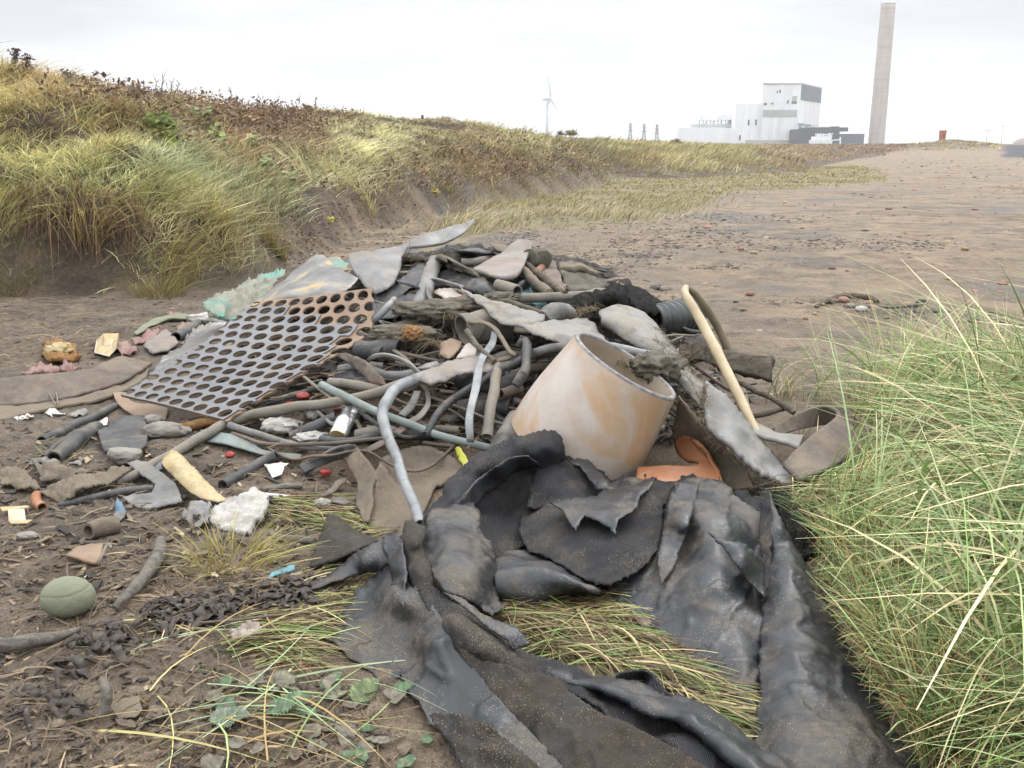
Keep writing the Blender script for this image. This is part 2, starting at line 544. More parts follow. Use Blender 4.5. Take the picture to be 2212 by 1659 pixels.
def build_ground():
    na = 820
    az = np.radians(np.linspace(-64, 64, na))
    rr = np.concatenate([np.geomspace(0.55, 13, 720), np.geomspace(13, 7000, 300)[1:]])
    A, Rr = np.meshgrid(az, rr)
    X, Y = Rr * np.sin(A), Rr * np.cos(A)
    Zz = H(X, Y)
    nr = len(rr)
    i = np.arange(nr - 1)[:, None] * na + np.arange(na - 1)[None, :]
    F = np.stack([i, i + 1, i + na + 1, i + na], -1).reshape(-1, 4)
    x, y = X.ravel(), Y.ravel()
    V = np.stack([x, y, Zz.ravel()], 1)
    ins = in_poly(x, y, DUNE1)
    s = np.where(ins, dist_poly(x, y, FOOT1), -dist_poly(x, y, FOOT1))
    s = s + 0.25 * fbm2(x, y, 1.2, 3, 21.0)
    dune = sstep(-0.25, 0.55, s)
    dune = np.maximum(dune, in_poly(x, y, DUNE2) * 1.0)
    pxx = CX + FPX * x / np.maximum(y, 1)
    dune = np.maximum(dune, sstep(95, 135, y) * np.where(pxx > 2120, 0.4, 1))
    jx, jy = x + 0.5 * fbm2(x, y, 0.5, 3, 22.0), y + 1.2 * fbm2(x, y, 0.3, 3, 23.0)
    yel = in_poly(jx, jy, YFLAT) * (1 - dune)
    pale = in_poly(jx, jy, PALE) * 1.0
    r = np.hypot(x, y)
    leftmud = (1 - sstep(-1.2, -0.3, x + 0.08 * y)) * (1 - sstep(7, 9, r))
    bank = sstep(2128, 2150, pxx + 14 * fbm2(x, y, 0.06, 3, 24.0)) * sstep(62, 80, y + 8 * fbm2(x, y, 0.1, 3, 25.0)) * (y < 170)
    peb = sstep(1880, 2000, pxx) * sstep(14, 22, y) * (1 - sstep(45, 80, y))
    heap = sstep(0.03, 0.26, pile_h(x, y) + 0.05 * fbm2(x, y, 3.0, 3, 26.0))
    o = mesh_obj('ground', V, F, None, None, True,
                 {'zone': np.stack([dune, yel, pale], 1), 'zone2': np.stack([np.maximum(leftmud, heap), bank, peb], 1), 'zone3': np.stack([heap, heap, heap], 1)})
    tag(o, kind='structure')
    m, n, l, b = new_mat('wet_sand_and_soil')
    geo = n.new('ShaderNodeNewGeometry'); pos = geo.outputs['Position']
    z1 = n.new('ShaderNodeAttribute'); z1.attribute_name = 'zone'
    z2 = n.new('ShaderNodeAttribute'); z2.attribute_name = 'zone2'
    s1 = n.new('ShaderNodeSeparateColor'); l.new(z1.outputs['Color'], s1.inputs[0])
    s2 = n.new('ShaderNodeSeparateColor'); l.new(z2.outputs['Color'], s2.inputs[0])
    nA = noise_node(n, l, pos, 0.55, 8, 0.62, 0.6)
    nB = noise_node(n, l, pos, 3.2, 8, 0.65, 0.4)
    nC = noise_node(n, l, pos, 30.0, 6, 0.7)
    nD = noise_node(n, l, pos, 180.0, 4, 0.7)
    beach = ramp(n, l, nA.outputs['Fac'], [(0.30, (0.098, 0.080, 0.064)), (0.42, (0.180, 0.138, 0.098)), (0.54, (0.265, 0.198, 0.134)), (0.70, (0.170, 0.134, 0.100))]).outputs[0]
    mot = ramp(n, l, nB.outputs['Fac'], [(0.36, 0.62), (0.5, 1.0), (0.66, 1.28)]).outputs[0]
    beach = mixc(n, l, 0.85, beach, mot, 'MULTIPLY')
    # strandlines of dark sea coal and weed
    mp = n.new('ShaderNodeMapping'); mp.inputs['Scale'].default_value = (0.55, 1.6, 1.0)
    mp.inputs['Rotation'].default_value = (0, 0, 0.35)
    l.new(pos, mp.inputs[0])
    nw = noise_node(n, l, mp.outputs[0], 0.9, 9, 0.72, 0.8)
    wk = ramp(n, l, nw.outputs['Fac'], [(0.515, 0.0), (0.585, 1.0)]).outputs[0]
    brk = ramp(n, l, nC.outputs['Fac'], [(0.42, 0.0), (0.58, 1.0)]).outputs[0]
    wk = mathn(n, l, 'MULTIPLY', mathn(n, l, 'MULTIPLY', wk, brk), 0.72)
    beach = mixc(n, l, wk, beach, (0.032, 0.027, 0.024))
    # pebbles seen as flecks
    vo = n.new('ShaderNodeTexVoronoi'); vo.inputs['Scale'].default_value = 11.0; l.new(pos, vo.inputs['Vector'])
    vs_ = n.new('ShaderNodeSeparateColor'); l.new(vo.outputs['Color'], vs_.inputs[0])
    thr = mathn(n, l, 'SUBTRACT', 0.95, mathn(n, l, 'MULTIPLY', s2.outputs[2], 0.35))
    keep = mathn(n, l, 'GREATER_THAN', vs_.outputs[0], thr)
    near = mathn(n, l, 'LESS_THAN', vo.outputs['Distance'], mathn(n, l, 'MULTIPLY', vs_.outputs[1], 0.32))
    pf = mathn(n, l, 'MULTIPLY', keep, near)
    pc = ramp(n, l, vs_.outputs[2], [(0.0, (0.05, 0.045, 0.045)), (0.3, (0.22, 0.10, 0.06)), (0.55, (0.34, 0.24, 0.13)), (0.85, (0.40, 0.34, 0.24))]).outputs[0]
    beach = mixc(n, l, pf, beach, pc)
    mud = ramp(n, l, nB.outputs['Fac'], [(0.30, (0.078, 0.063, 0.048)), (0.5, (0.150, 0.118, 0.086)), (0.68, (0.225, 0.174, 0.122))]).outputs[0]
    mud = mixc(n, l, 0.7, mud, ramp(n, l, nC.outputs['Fac'], [(0.3, 0.55), (0.5, 1.0), (0.7, 1.5)]).outputs[0], 'MULTIPLY')
    col = mixc(n, l, s2.outputs[0], beach, mud)
    zh = n.new('ShaderNodeAttribute'); zh.attribute_name = 'zone3'
    s3 = n.new('ShaderNodeSeparateColor'); l.new(zh.outputs['Color'], s3.inputs[0])
    heapc = ramp(n, l, nC.outputs['Fac'], [(0.35, (0.018, 0.016, 0.014)), (0.52, (0.050, 0.042, 0.033)), (0.68, (0.105, 0.086, 0.062))]).outputs[0]  # dark heap soil, deepened further to stand for shadow in the gaps
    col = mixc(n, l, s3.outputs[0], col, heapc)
    col = mixc(n, l, mathn(n, l, 'MULTIPLY', s1.outputs[2], 0.75), col, (0.215, 0.165, 0.125))
    ylw = ramp(n, l, nB.outputs['Fac'], [(0.3, (0.13, 0.105, 0.06)), (0.55, (0.22, 0.185, 0.10)), (0.72, (0.19, 0.14, 0.08))]).outputs[0]
    col = mixc(n, l, s1.outputs[1], col, ylw)
    soil = ramp(n, l, nB.outputs['Fac'], [(0.3, (0.042, 0.030, 0.021)), (0.5, (0.080, 0.056, 0.036)), (0.7, (0.135, 0.102, 0.060))]).outputs[0]
    soil = mixc(n, l, 0.8, soil, ramp(n, l, nC.outputs['Fac'], [(0.32, 0.45), (0.5, 1.0), (0.7, 1.7)]).outputs[0], 'MULTIPLY')
    col = mixc(n, l, s1.outputs[0], col, soil)
    col = mixc(n, l, s2.outputs[1], col, (0.045, 0.045, 0.05))
    grain = ramp(n, l, nD.outputs['Fac'], [(0.34, 0.50), (0.5, 1.0), (0.68, 1.75)]).outputs[0]
    col = mixc(n, l, 0.8, col, grain, 'MULTIPLY')
    l.new(col, b.inputs['Base Color'])
    rg = ramp(n, l, nA.outputs['Fac'], [(0.35, 0.55), (0.6, 0.9)]).outputs[0]
    l.new(rg, b.inputs['Roughness'])
    b.inputs['Specular IOR Level'].default_value = 0.35
    hh = mathn(n, l, 'ADD', nC.outputs['Fac'], mathn(n, l, 'MULTIPLY', nD.outputs['Fac'], 0.55))
    hh = mathn(n, l, 'ADD', hh, mathn(n, l, 'MULTIPLY', pf, 0.4))
    bp = n.new('ShaderNodeBump'); bp.inputs['Strength'].default_value = 0.9; bp.inputs['Distance'].default_value = 0.03
    l.new(hh, bp.inputs['Height']); l.new(bp.outputs[0], b.inputs['Normal'])
    o.data.materials.append(m)
build_ground()

# ------------------------------------------------------------------ grass
def blades(name, root, L, w, lean, droop, cb, ct, seg=4, mat=None, parent=None, twist=None, twob=True):
    n = len(root)
    t = np.linspace(0, 1, seg + 1)
    up = np.array([0, 0, 1.0])
    c = root[:, None, :] + L[:, None, None] * (
        up * (t[None, :, None] - (droop[:, None] * t[None, :] ** 2)[..., None]) + lean[:, None, :] * (t[None, :, None] ** 1.5))
    tw = RNG.uniform(0, 2 * np.pi, n) if twist is None else twist
    side = np.stack([np.cos(tw), np.sin(tw), 0.25 * RNG.normal(size=n)], 1)
    wt = w[:, None] * (0.75 + 0.5 * t[None, :]) * (1 - t[None, :] ** 3 * 0.9)
    a = c - 0.5 * wt[..., None] * side[:, None, :]
    b = c + 0.5 * wt[..., None] * side[:, None, :]
    V = np.stack([a, b], 2).reshape(-1, 3)
    cols = cb[:, None, :] * (1 - t[None, :, None]) + ct[:, None, :] * t[None, :, None]
    Cc = np.repeat(cols[:, :, None, :], 2, 2).reshape(-1, 3)
    base = (np.arange(n) * (seg + 1) * 2)[:, None] + (np.arange(seg) * 2)[None, :]
    F = np.stack([base, base + 1, base + 3, base + 2], -1).reshape(-1, 4)
    return mesh_obj(name, V, F, mat, parent, True, {'tint': Cc})

def s2l(c):
    c = np.asarray(c, float) / 255.0
    return np.where(c <= 0.04045, c / 12.92, ((c + 0.055) / 1.055) ** 2.4)

GRASS = attr_mat('marram_blades', rough=0.55, var=0.2, vscale=3.0, spec=0.3, trans=0.2)

ZC = [  # photo x, y, tone, reach
    (60, 300, (176, 166, 98), 90), (40, 420, (176, 172, 112), 90), (200, 300, (170, 158, 90), 90), (180, 430, (160, 165, 108), 90), (380, 330, (150, 160, 112), 70),
    (100, 220, (170, 140, 90), 70), (300, 250, (150, 125, 82), 60), (450, 260, (152, 120, 78), 70), (520, 330, (150, 122, 80), 60), (600, 260, (132, 104, 76), 60),
    (480, 400, (150, 156, 104), 60), (420, 470, (180, 170, 112), 60), (560, 450, (160, 160, 104), 50), (640, 300, (130, 102, 76), 60), (700, 240, (186, 176, 112), 50), (760, 320, (200, 194, 138), 60), (720, 420, (206, 202, 150), 60),
    (640, 370, (168, 172, 122), 40), (860, 300, (188, 182, 124), 60), (900, 370, (146, 124, 80), 60), (980, 300, (156, 138, 88), 60), (1050, 330, (146, 118, 78), 60),
    (1100, 290, (186, 182, 120), 50), (1180, 320, (188, 180, 120), 50), (1210, 365, (110, 84, 60), 70), (1080, 400, (142, 116, 74), 60), (1000, 440, (138, 118, 76), 60), (1290, 380, (92, 70, 52), 60),
    (1320, 320, (184, 176, 116), 60), (1440, 330, (190, 180, 120), 60), (1500, 350, (176, 164, 110), 60), (1400, 360, (166, 142, 92), 60), (1600, 345, (178, 166, 108), 60), (1700, 340, (168, 146, 108), 70), (1900, 320, (160, 132, 106), 80), (2030, 308, (176, 162, 112), 60)]
_zp = np.array([(a, b) for a, b, c, r in ZC], float); _zc = np.array([s2l(c) for a, b, c, r in ZC]); _zr = np.array([r for *_, r in ZC], float)

def zone_col(px, py):
    d2 = ((px[:, None] - _zp[None, :, 0]) ** 2 + 1.6 * (py[:, None] - _zp[None, :, 1]) ** 2) / _zr[None] ** 2
    w = np.exp(-d2 * 0.9) + 1e-9
    w /= w.sum(1)[:, None]
    return w @ _zc

def scatter(n, x0, x1, y0, y1, ok):
    x = RNG.uniform(x0, x1, n); y = RNG.uniform(y0, y1, n)
    k = ok(x, y)
    return x[k], y[k]

def dune_grass():
    # tufts drawn in log-distance so that near ground is dense and far ground is not starved
    n = 26000
    yy = np.exp(RNG.uniform(np.log(5.2), np.log(34), n))
    pxr = RNG.uniform(-260, 1420, n)
    x = (pxr - CX) / FPX * yy
    s = np.where(in_poly(x, yy, DUNE1), dist_poly(x, yy, FOOT1 + BACK1), -1)
    bare = fbm2(x, yy, 0.8, 3, 31.0)
    pxp, pyp = to_px(np.stack([x, yy, H(x, yy, False)], 1))
    keep = (s > 0.12) & (RNG.random(n) < sstep(0.05, 0.9, s + 0.45 * bare)) & (fbm2(x, yy, 2.2, 3, 32.0) > -0.42)
    keep &= ~((np.hypot((pxp - 665) / 110, (pyp - 500) / 62) < 1) & (RNG.random(n) < 0.93))
    keep &= ~((np.hypot((pxp - 150) / 165, (pyp - 490) / 62) < 1) & (RNG.random(n) < 0.88))
    keep &= ~((np.hypot((pxp - 860) / 150, (pyp - 478) / 26) < 1) & (RNG.random(n) < 0.7))
    x, yy, pxp, pyp = x[keep], yy[keep], pxp[keep], pyp[keep]
    k = 26
    N = len(x) * k
    sp = np.repeat(0.03 + 0.006 * yy, k)
    bx = np.repeat(x, k) + RNG.normal(size=N) * sp
    by = np.repeat(yy, k) + RNG.normal(size=N) * sp
    z = H(bx, by, False) - 0.02
    dist = np.hypot(bx, by)
    tall = np.repeat(np.clip(0.155 + 0.12 * fbm2(x, yy, 0.9, 3, 33.0) + 0.06 * RNG.normal(size=len(x)), 0.06, 0.40), k)
    px_, py_ = to_px(np.stack([bx, by, z], 1))
    tall *= np.where((px_ > 440) & (px_ < 1000) & (py_ < 320), 0.62, 1.0)
    tall *= np.where(px_ > 850, 0.8, 1.0) * np.where((px_ < 420) & (py_ > 290), 0.78, 1.0)
    L = tall * RNG.uniform(0.55, 1.25, N)
    base = np.repeat(zone_col(pxp, pyp) * np.exp(0.30 * RNG.normal(size=(len(x), 1)) + 0.35 * fbm2(x, yy, 1.1, 3, 35.0)[:, None]), k, 0)
    mixv = RNG.random(N)
    tint = base * np.exp(0.24 * RNG.normal(size=(N, 1)))
    straw = s2l((205, 186, 130)); green = s2l((128, 150, 92)); brown = s2l((104, 76, 56))
    f = np.where(mixv > 0.82, 0.6, 0)[:, None]; tint = tint * (1 - f) + straw * f
    f = np.where(mixv < 0.14, 0.55, 0)[:, None]; tint = tint * (1 - f) + green * f
    f = np.where((mixv > 0.2) & (mixv < 0.34), 0.6, 0)[:, None]; tint = tint * (1 - f) + brown * f
    tint = tint * np.where(px_ > 560, 1.42, 1.65)[:, None]
    tint = (tint * 0.72 + tint.mean(1, keepdims=True) * 0.28) * np.array([1.0, 1.0, 0.97])
    dr = np.repeat(RNG.normal(size=(len(x), 2)) * 0.55 + np.array([0.34, -0.28]), k, 0) + RNG.normal(size=(N, 2)) * 0.5
    lean = np.concatenate([dr, np.zeros((N, 1))], 1)
    w = np.clip(0.0013 * dist ** 0.75, 0.003, 0.02) * RNG.uniform(0.6, 1.3, N)
    o = blades('dune_grass', np.stack([bx, by, z], 1), L, w, lean, RNG.uniform(0.1, 0.5, N), tint * 0.75, tint, 3, GRASS)
    tag(o, 'olive and straw coloured grass covering the near dune', 'grass', kind='stuff')
    print('dune blades', N)

    # farther dunes
    n = 16000
    yy = np.exp(RNG.uniform(np.log(24), np.log(190), n))
    pxr = RNG.uniform(1120, 2130, n)
    x = (pxr - CX) / FPX * yy
    ok = (in_poly(x, yy, DUNE2) & (dist_poly(x, yy, FOOT2) > 0.4 + 2.0 * RNG.random(n))) | ((yy > 100) & (RNG.random(n) < 0.6))
    ok &= ~((pxr > 1600) & (RNG.random(n) < 0.45))
    x, yy = x[ok], yy[ok]
    pxp, pyp = to_px(np.stack([x, yy, H(x, yy, False)], 1))
    k = 9; N = len(x) * k
    bx = np.repeat(x, k) + RNG.normal(size=N) * 0.25; by = np.repeat(yy, k) + RNG.normal(size=N) * 0.25
    z = H(bx, by, False) - 0.03
    L = np.repeat(np.clip(0.17 + 0.12 * RNG.normal(size=len(x)), 0.06, 0.5), k) * RNG.uniform(0.6, 1.2, N)
    tint = np.repeat(zone_col(pxp, pyp) * np.exp(0.55 * fbm2(x, yy, 0.25, 4, 37.0)[:, None]), k, 0) * np.exp(0.22 * RNG.normal(size=(N, 1)))
    tint = (tint * 0.8 + tint.mean(1, keepdims=True) * 0.2) * 1.15
    lean = np.stack([0.5 + 0.3 * RNG.normal(size=N), -0.2 + 0.3 * RNG.normal(size=N), np.zeros(N)], 1)
    w = 0.0011 * np.hypot(bx, by) * RNG.uniform(0.5, 1.2, N)
    o = blades('far_dune_grass', np.stack([bx, by, z], 1), L, w, lean, RNG.uniform(0.1, 0.4, N), tint * 0.8, tint, 2, GRASS)
    tag(o, 'pale straw grass on the low dunes beyond the flat', 'grass', kind='stuff')

    # low yellow turf on the flat between the dunes
    n = 60000
    yy = np.exp(RNG.uniform(np.log(10.5), np.log(45), n)); pxr = RNG.uniform(850, 1900, n)
    x = (pxr - CX) / FPX * yy
    ok = in_poly(x + 0.3 * RNG.normal(size=n), yy + 0.5 * RNG.normal(size=n), YFLAT) & (RNG.random(n) < sstep(-0.45, 0.55, fbm2(x, yy, 0.9, 4, 41.0) + 0.12 * (yy - 14) / 5))
    x, yy = x[ok], yy[ok]; N = len(x)
    z = H(x, yy, False) - 0.01
    near = 1 - sstep(14, 20, yy)
    L = (0.06 + 0.09 * near) * RNG.uniform(0.5, 1.5, N)
    c1, c2, c3 = s2l((156, 144, 92)), s2l((184, 174, 138)), s2l((118, 106, 74))
    mv = RNG.random(N)[:, None]; nr = near[:, None]
    tint = np.where(mv < 0.45 * (1 - nr) + 0.15, c1, np.where(mv < 0.8, c2 * nr + c1 * (1 - nr), c3)) * np.exp(0.2 * RNG.normal(size=(N, 1)))
    lean = np.stack([0.6 + 0.5 * RNG.normal(size=N), 0.5 * RNG.normal(size=N), np.zeros(N)], 1)
    w = 0.0011 * np.hypot(x, yy) * RNG.uniform(0.4, 1.0, N)
    o = blades('turf_grass', np.stack([x, yy, z], 1), L, w, lean, RNG.uniform(0.1, 0.5, N), tint * 0.8, tint, 2, GRASS)
    tag(o, 'short yellow green turf on the flat at the foot of the dunes', 'grass', kind='stuff')
dune_grass()

def tussock(name, label, base, n, L, lean, spread, c1, c2, width=0.0045, droop=0.35, group=None, seg=6, rad=0.07):
    P = W(base)
    ang = RNG.uniform(0, 2 * np.pi, n); rr = rad * np.sqrt(RNG.random(n))
    off = np.stack([np.cos(ang) * rr, np.sin(ang) * rr, np.zeros(n)], 1)
    root = P + off
    root[:, 2] = H(root[:, 0], root[:, 1], False) - 0.02
    out = np.stack([np.cos(ang), np.sin(ang)], 1) * spread * RNG.uniform(0.2, 1.2, (n, 1)) + np.array(lean[:2]) + 0.28 * RNG.normal(size=(n, 2))
    ln = np.concatenate([out, np.zeros((n, 1))], 1)
    m = RNG.random((n, 1))
    tint = (s2l(c1) * m + s2l(c2) * (1 - m)) * np.exp(0.2 * RNG.normal(size=(n, 1)))
    root_c = tint * 0.5 + s2l((140, 105, 70)) * 0.35
    Ls = L * RNG.uniform(0.4, 1.1, n) * (0.85 if group == GT else 1.0); dd = droop * RNG.uniform(0.4, 1.4, n)
    if name == 'marram_tuft':
        k = clear_of_heap(root, Ls, ln, dd, np.full(n, 40.0)); root, Ls, ln, dd, tint, root_c = root[k], Ls[k], ln[k], dd[k], tint[k], root_c[k]; n = len(root)
    o = blades(name, root - P, Ls, width * RNG.uniform(0.6, 1.2, n), ln, dd, root_c, tint, seg, GRASS)
    o.location = P
    tag(o, label, 'grass tuft', group)
    return o

GR = 'standing marram tufts right of the heap'
GT = 'marram tussocks at the foot of the dune'
tussock('marram_tussock', 'arching straw tussock drooping at the dune foot left of the green rubble', (380, 585), 190, 0.50, (0.75, -0.1), 0.4, (200, 186, 120), (150, 145, 80), 0.005, 0.45, GT, rad=0.12)
tussock('marram_tussock', 'low olive tussock on the bare mud just left of the rubble', (345, 640), 300, 0.26, (0.15, -0.2), 0.8, (150, 148, 92), (120, 110, 66), 0.004, 0.3, GT, rad=0.16)
tussock('marram_tussock', 'big tussock arching over the dark hollow at far left', (190, 478), 200, 0.60, (0.5, -0.3), 0.6, (178, 178, 110), (196, 176, 110), 0.006, 0.5, GT, rad=0.16)
tussock('marram_tussock', 'tall pale tussock at the left edge beside the dark hollow', (10, 470), 180, 0.55, (0.7, -0.2), 0.5, (190, 184, 120), (160, 160, 96), 0.006, 0.5, GT, rad=0.15)
tussock('marram_tussock', 'small grey green tussock hanging above the rusty plate', (600, 545), 160, 0.36, (0.15, -0.5), 0.35, (176, 172, 116), (140, 138, 86), 0.005, 0.45, GT)
tussock('marram_tussock', 'green grey tussock drooping on the scarp above the brown one', (470, 480), 200, 0.5, (0.45, -0.3), 0.4, (170, 172, 118), (190, 180, 124), 0.005, 0.5, GT, rad=0.1)
tussock('marram_tussock', 'second drooping tussock on the scarp, nearer the bare earth', (560, 500), 200, 0.42, (0.35, -0.45), 0.4, (188, 176, 116), (160, 156, 100), 0.005, 0.5, GT, rad=0.1)
tussock('marram_tussock', 'pale straw tussock leaning down the dune above the black band', (790, 440), 120, 0.5, (-0.3, 0.1), 0.5, (214, 208, 150), (180, 176, 120), 0.007, 0.4, GT, rad=0.12)
tussock('marram_tussock', 'pale bleached tussock on the middle of the dune face', (720, 395), 130, 0.62, (0.3, -0.2), 0.5, (220, 216, 166), (190, 186, 130), 0.008, 0.4, GT, rad=0.16)
tussock('marram_tussock', 'thin bleached tussock above the white flower on the dune', (660, 400), 70, 0.9, (-0.7, 0.3), 0.2, (216, 212, 160), (196, 192, 140), 0.008, 0.3, GT, rad=0.08)
tussock('marram_tussock', 'bushy straw tussock half way up the dune at left', (330, 430), 140, 0.5, (0.7, -0.25), 0.35, (172, 176, 124), (186, 178, 116), 0.006, 0.45, GT, rad=0.16)
tussock('marram_tussock', 'green tuft at the left edge of the mud', (30, 600), 160, 0.24, (0.1, -0.1), 0.9, (134, 142, 82), (160, 150, 90), 0.0045, 0.3, GT, rad=0.14)

XL_Y = [600, 700, 800, 870, 890, 1000, 1030, 1060, 1090, 1150, 1250, 1350, 1450, 1550, 1660, 1800]
XL_X = [1690, 1700, 1680, 1690, 1885, 1890, 1760, 1640, 1730, 1800, 1800, 1840, 1890, 1950, 2000, 2060]
def clear_of_heap(root, L, lean, droop, slack=0.0):
    """keep only blades that do not sweep over the liner and the belts"""
    ok = np.ones(len(root), bool)
    for t in (0.0, 0.35, 0.6, 0.8, 1.0):
        p = root + L[:, None] * (np.array([0, 0, 1.0]) * (t - droop[:, None] * t * t) + lean * t ** 1.5)
        a, b = to_px(p)
        ok &= a > np.interp(b, XL_Y, XL_X) - slack
    return ok

def right_grass():
    POLY = gpts([(1600, 880), (1640, 840), (1850, 850), (2020, 830), (2212, 790), (2700, 790), (3300, 1700), (3000, 2600), (2080, 2400), (1960, 1640), (1790, 1330), (1740, 1170), (1600, 1050), (1740, 960), (1650, 900)])
    n = 24000
    x = RNG.uniform(0.4, 4.4, n); y = RNG.uniform(0.9, 5.6, n)
    k0 = in_poly(x, y, POLY) & (fbm2(x, y, 2.2, 3, 51.0) > -0.5 + 0.42 * (y > 3.4)) & (RNG.random(n) < np.where(y < 3.0, 0.40, 0.14)); x, y = x[k0], y[k0]
    k = 12; N = len(x) * k
    backw = np.repeat(sstep(2.9, 4.0, y), k)
    bx = np.repeat(x, k) + RNG.normal(size=N) * 0.03; by = np.repeat(y, k) + RNG.normal(size=N) * 0.03
    z = H(bx, by, False) - 0.015
    px_, py_ = to_px(np.stack([bx, by, z], 1))
    lowz = sstep(900, 1080, py_)                       # nearer blades lie over towards the heap, farther ones stand
    mv = RNG.random(N)
    dead = mv < 0.46; longb = mv > 0.80
    L = np.where(dead, 0.34, np.where(longb, 0.80 - 0.30 * backw, 0.48)) * RNG.uniform(0.45, 1.2, N) * (1 - 0.1 * lowz) * (1 - 0.28 * backw)
    lx = -0.30 - 0.58 * lowz + 0.45 * RNG.normal(size=N)
    ly = 0.0 - 0.08 * lowz + 0.42 * RNG.normal(size=N)
    swirl = np.repeat(RNG.normal(size=(len(x), 2)) * 0.45, k, 0)
    lean = np.stack([lx + swirl[:, 0], ly + swirl[:, 1], np.zeros(N)], 1)
    droop = np.clip(np.where(dead, 0.68, 0.42) + 0.22 * lowz + 0.16 * RNG.normal(size=N), 0.0, 0.97)
    g1, g2, st, st2, br = s2l((112, 138, 76)), s2l((158, 180, 122)), s2l((198, 178, 124)), s2l((222, 206, 160)), s2l((112, 84, 62))
    r2 = RNG.random((N, 1))
    tint = np.where(dead[:, None], np.where(r2 < 0.40, st, np.where(r2 < 0.66, st2, br)), np.where(r2 < 0.42, g1, np.where(r2 < 0.74, g2, st2)))
    tint = tint * np.exp(0.30 * RNG.normal(size=(N, 1)))
    w = np.exp(RNG.normal(size=N) * 0.4) * 0.0032 * np.where(longb, 1.45, 1.0)
    root = np.stack([bx, by, z], 1)
    edge = px_ < np.interp(py_, XL_Y, XL_X) + 150
    lean[:, 0] = np.where(edge & (RNG.random(N) < 0.8), np.abs(lean[:, 0]) * 0.6 + 0.05, lean[:, 0])
    L = np.where(edge, L * 0.8, L)
    ok = clear_of_heap(root, L, lean, droop, np.abs(RNG.normal(size=N)) * 45)
    idx = np.where(ok)[0]
    o = blades('marram_grass', root[idx], L[idx], w[idx], lean[idx], droop[idx], (tint * 0.5 + br * 0.22)[idx], tint[idx], 6, GRASS)
    tag(o, 'long green and straw marram grass swept over at the right', 'grass', kind='stuff')
    # shorter growth along the edge of the liner
    n = 15000
    py2 = RNG.uniform(1060, 1700, n); px2 = np.interp(py2, XL_Y, XL_X) + RNG.uniform(-15, 190, n)
    P = at_h(px2, py2, 0.0); P[:, 2] = H(P[:, 0], P[:, 1], False) - 0.01
    L2 = RNG.uniform(0.10, 0.34, n); ln = np.stack([0.12 + 0.55 * RNG.normal(size=n), 0.45 * RNG.normal(size=n), np.zeros(n)], 1); dr = RNG.uniform(0.2, 0.9, n)
    k2 = clear_of_heap(P, L2, ln, dr, np.full(n, 60.0)); q = RNG.random((n, 1))
    t2 = np.where(q < 0.3, g1, np.where(q < 0.5, g2, np.where(q < 0.78, st, br))) * np.exp(0.3 * RNG.normal(size=(n, 1)))
    o2 = blades('edge_grass', P[k2], L2[k2], RNG.uniform(0.0016, 0.0034, n)[k2], ln[k2], dr[k2], (t2 * 0.5)[k2], t2[k2], 5, GRASS)
    tag(o2, 'tangled grass growing along the right edge of the liner', 'grass', kind='stuff')
right_grass()
GR = 'standing marram tufts right of the heap'
for lab, b, nn, LL, ln, spd in [
    ('upright tuft of green marram standing behind the broken plank', (1640, 770), 26, 0.36, (-0.05, 0.0), 0.25),
    ('sparse pale tuft beside the bent cream hose', (1610, 760), 22, 0.32, (-0.3, -0.05), 0.5),
    ('tall fan of blue green marram at the middle of the right edge grass', (1935, 850), 110, 0.50, (-0.05, 0.05), 0.55),
    ('wispy straw tuft fanning towards the hoop of belt', (1790, 880), 70, 0.44, (-0.35, 0.0), 0.5),
    ('tall tuft at the far right edge of the photo', (2150, 850), 110, 0.48, (-0.15, 0.05), 0.55),
    ('dense tuft left of the tallest fan of marram', (1870, 900), 80, 0.42, (-0.4, -0.05), 0.5)]:
    tussock('marram_tuft', lab, b, nn, LL, ln, spd, (164, 184, 140), (206, 196, 146), 0.0038, 0.28, GR, rad=0.07)

for lab, b, nn, ln in [('broad bladed green tuft at the bottom right corner', (2120, 1560), 60, (-0.35, 0.1)), ('broad bladed tuft arching over the edge of the liner near the bottom', (2010, 1480), 44, (-0.1, 0.05)), ('broad bladed tuft halfway up the right edge', (2150, 1330), 60, (-0.45, 0.0)), ('broad bladed green tuft right of the charred felt square', (1880, 1230), 50, (-0.1, -0.1)), ('broad bladed tuft low on the right edge of the photo', (2230, 1640), 60, (-0.55, 0.1))]:
    tussock('marram_tuft', lab, b, nn, 0.62, ln, 0.55, (136, 168, 122), (210, 204, 158), 0.0058, 0.4, GR, rad=0.10)

def hanging_roots():
    n = 1500
    x = RNG.uniform(40, 300, n); y = 432 + 14 * RNG.normal(size=n) + 0.10 * (x - 40) + 30 * (RNG.random(n) < 0.25)
    t = surf(x, y, True); P = CAM + (t - 0.02)[:, None] * rays(x, y)
    L = RNG.uniform(0.15, 0.55, n); ln = np.stack([0.25 + 0.3 * RNG.normal(size=n), -0.45 + 0.2 * RNG.normal(size=n), np.zeros(n)], 1)
    c = np.where(RNG.random((n, 1)) < 0.6, s2l((88, 68, 54)), s2l((150, 126, 90))) * np.exp(0.3 * RNG.normal(size=(n, 1)))
    o = blades('hanging_roots', P, L, RNG.uniform(0.002, 0.005, n), ln, RNG.uniform(0.9, 1.9, n), c * 0.8, c, 5, GRASS)
    tag(o, 'dead grass and roots hanging over the dark hollow at far left', 'roots', kind='stuff')
hanging_roots()
# ------------------------------------------------------------------ far background
def Pd(x, y, d): return at_d(np.array(float(x)), np.array(float(y)), np.array(float(d)))

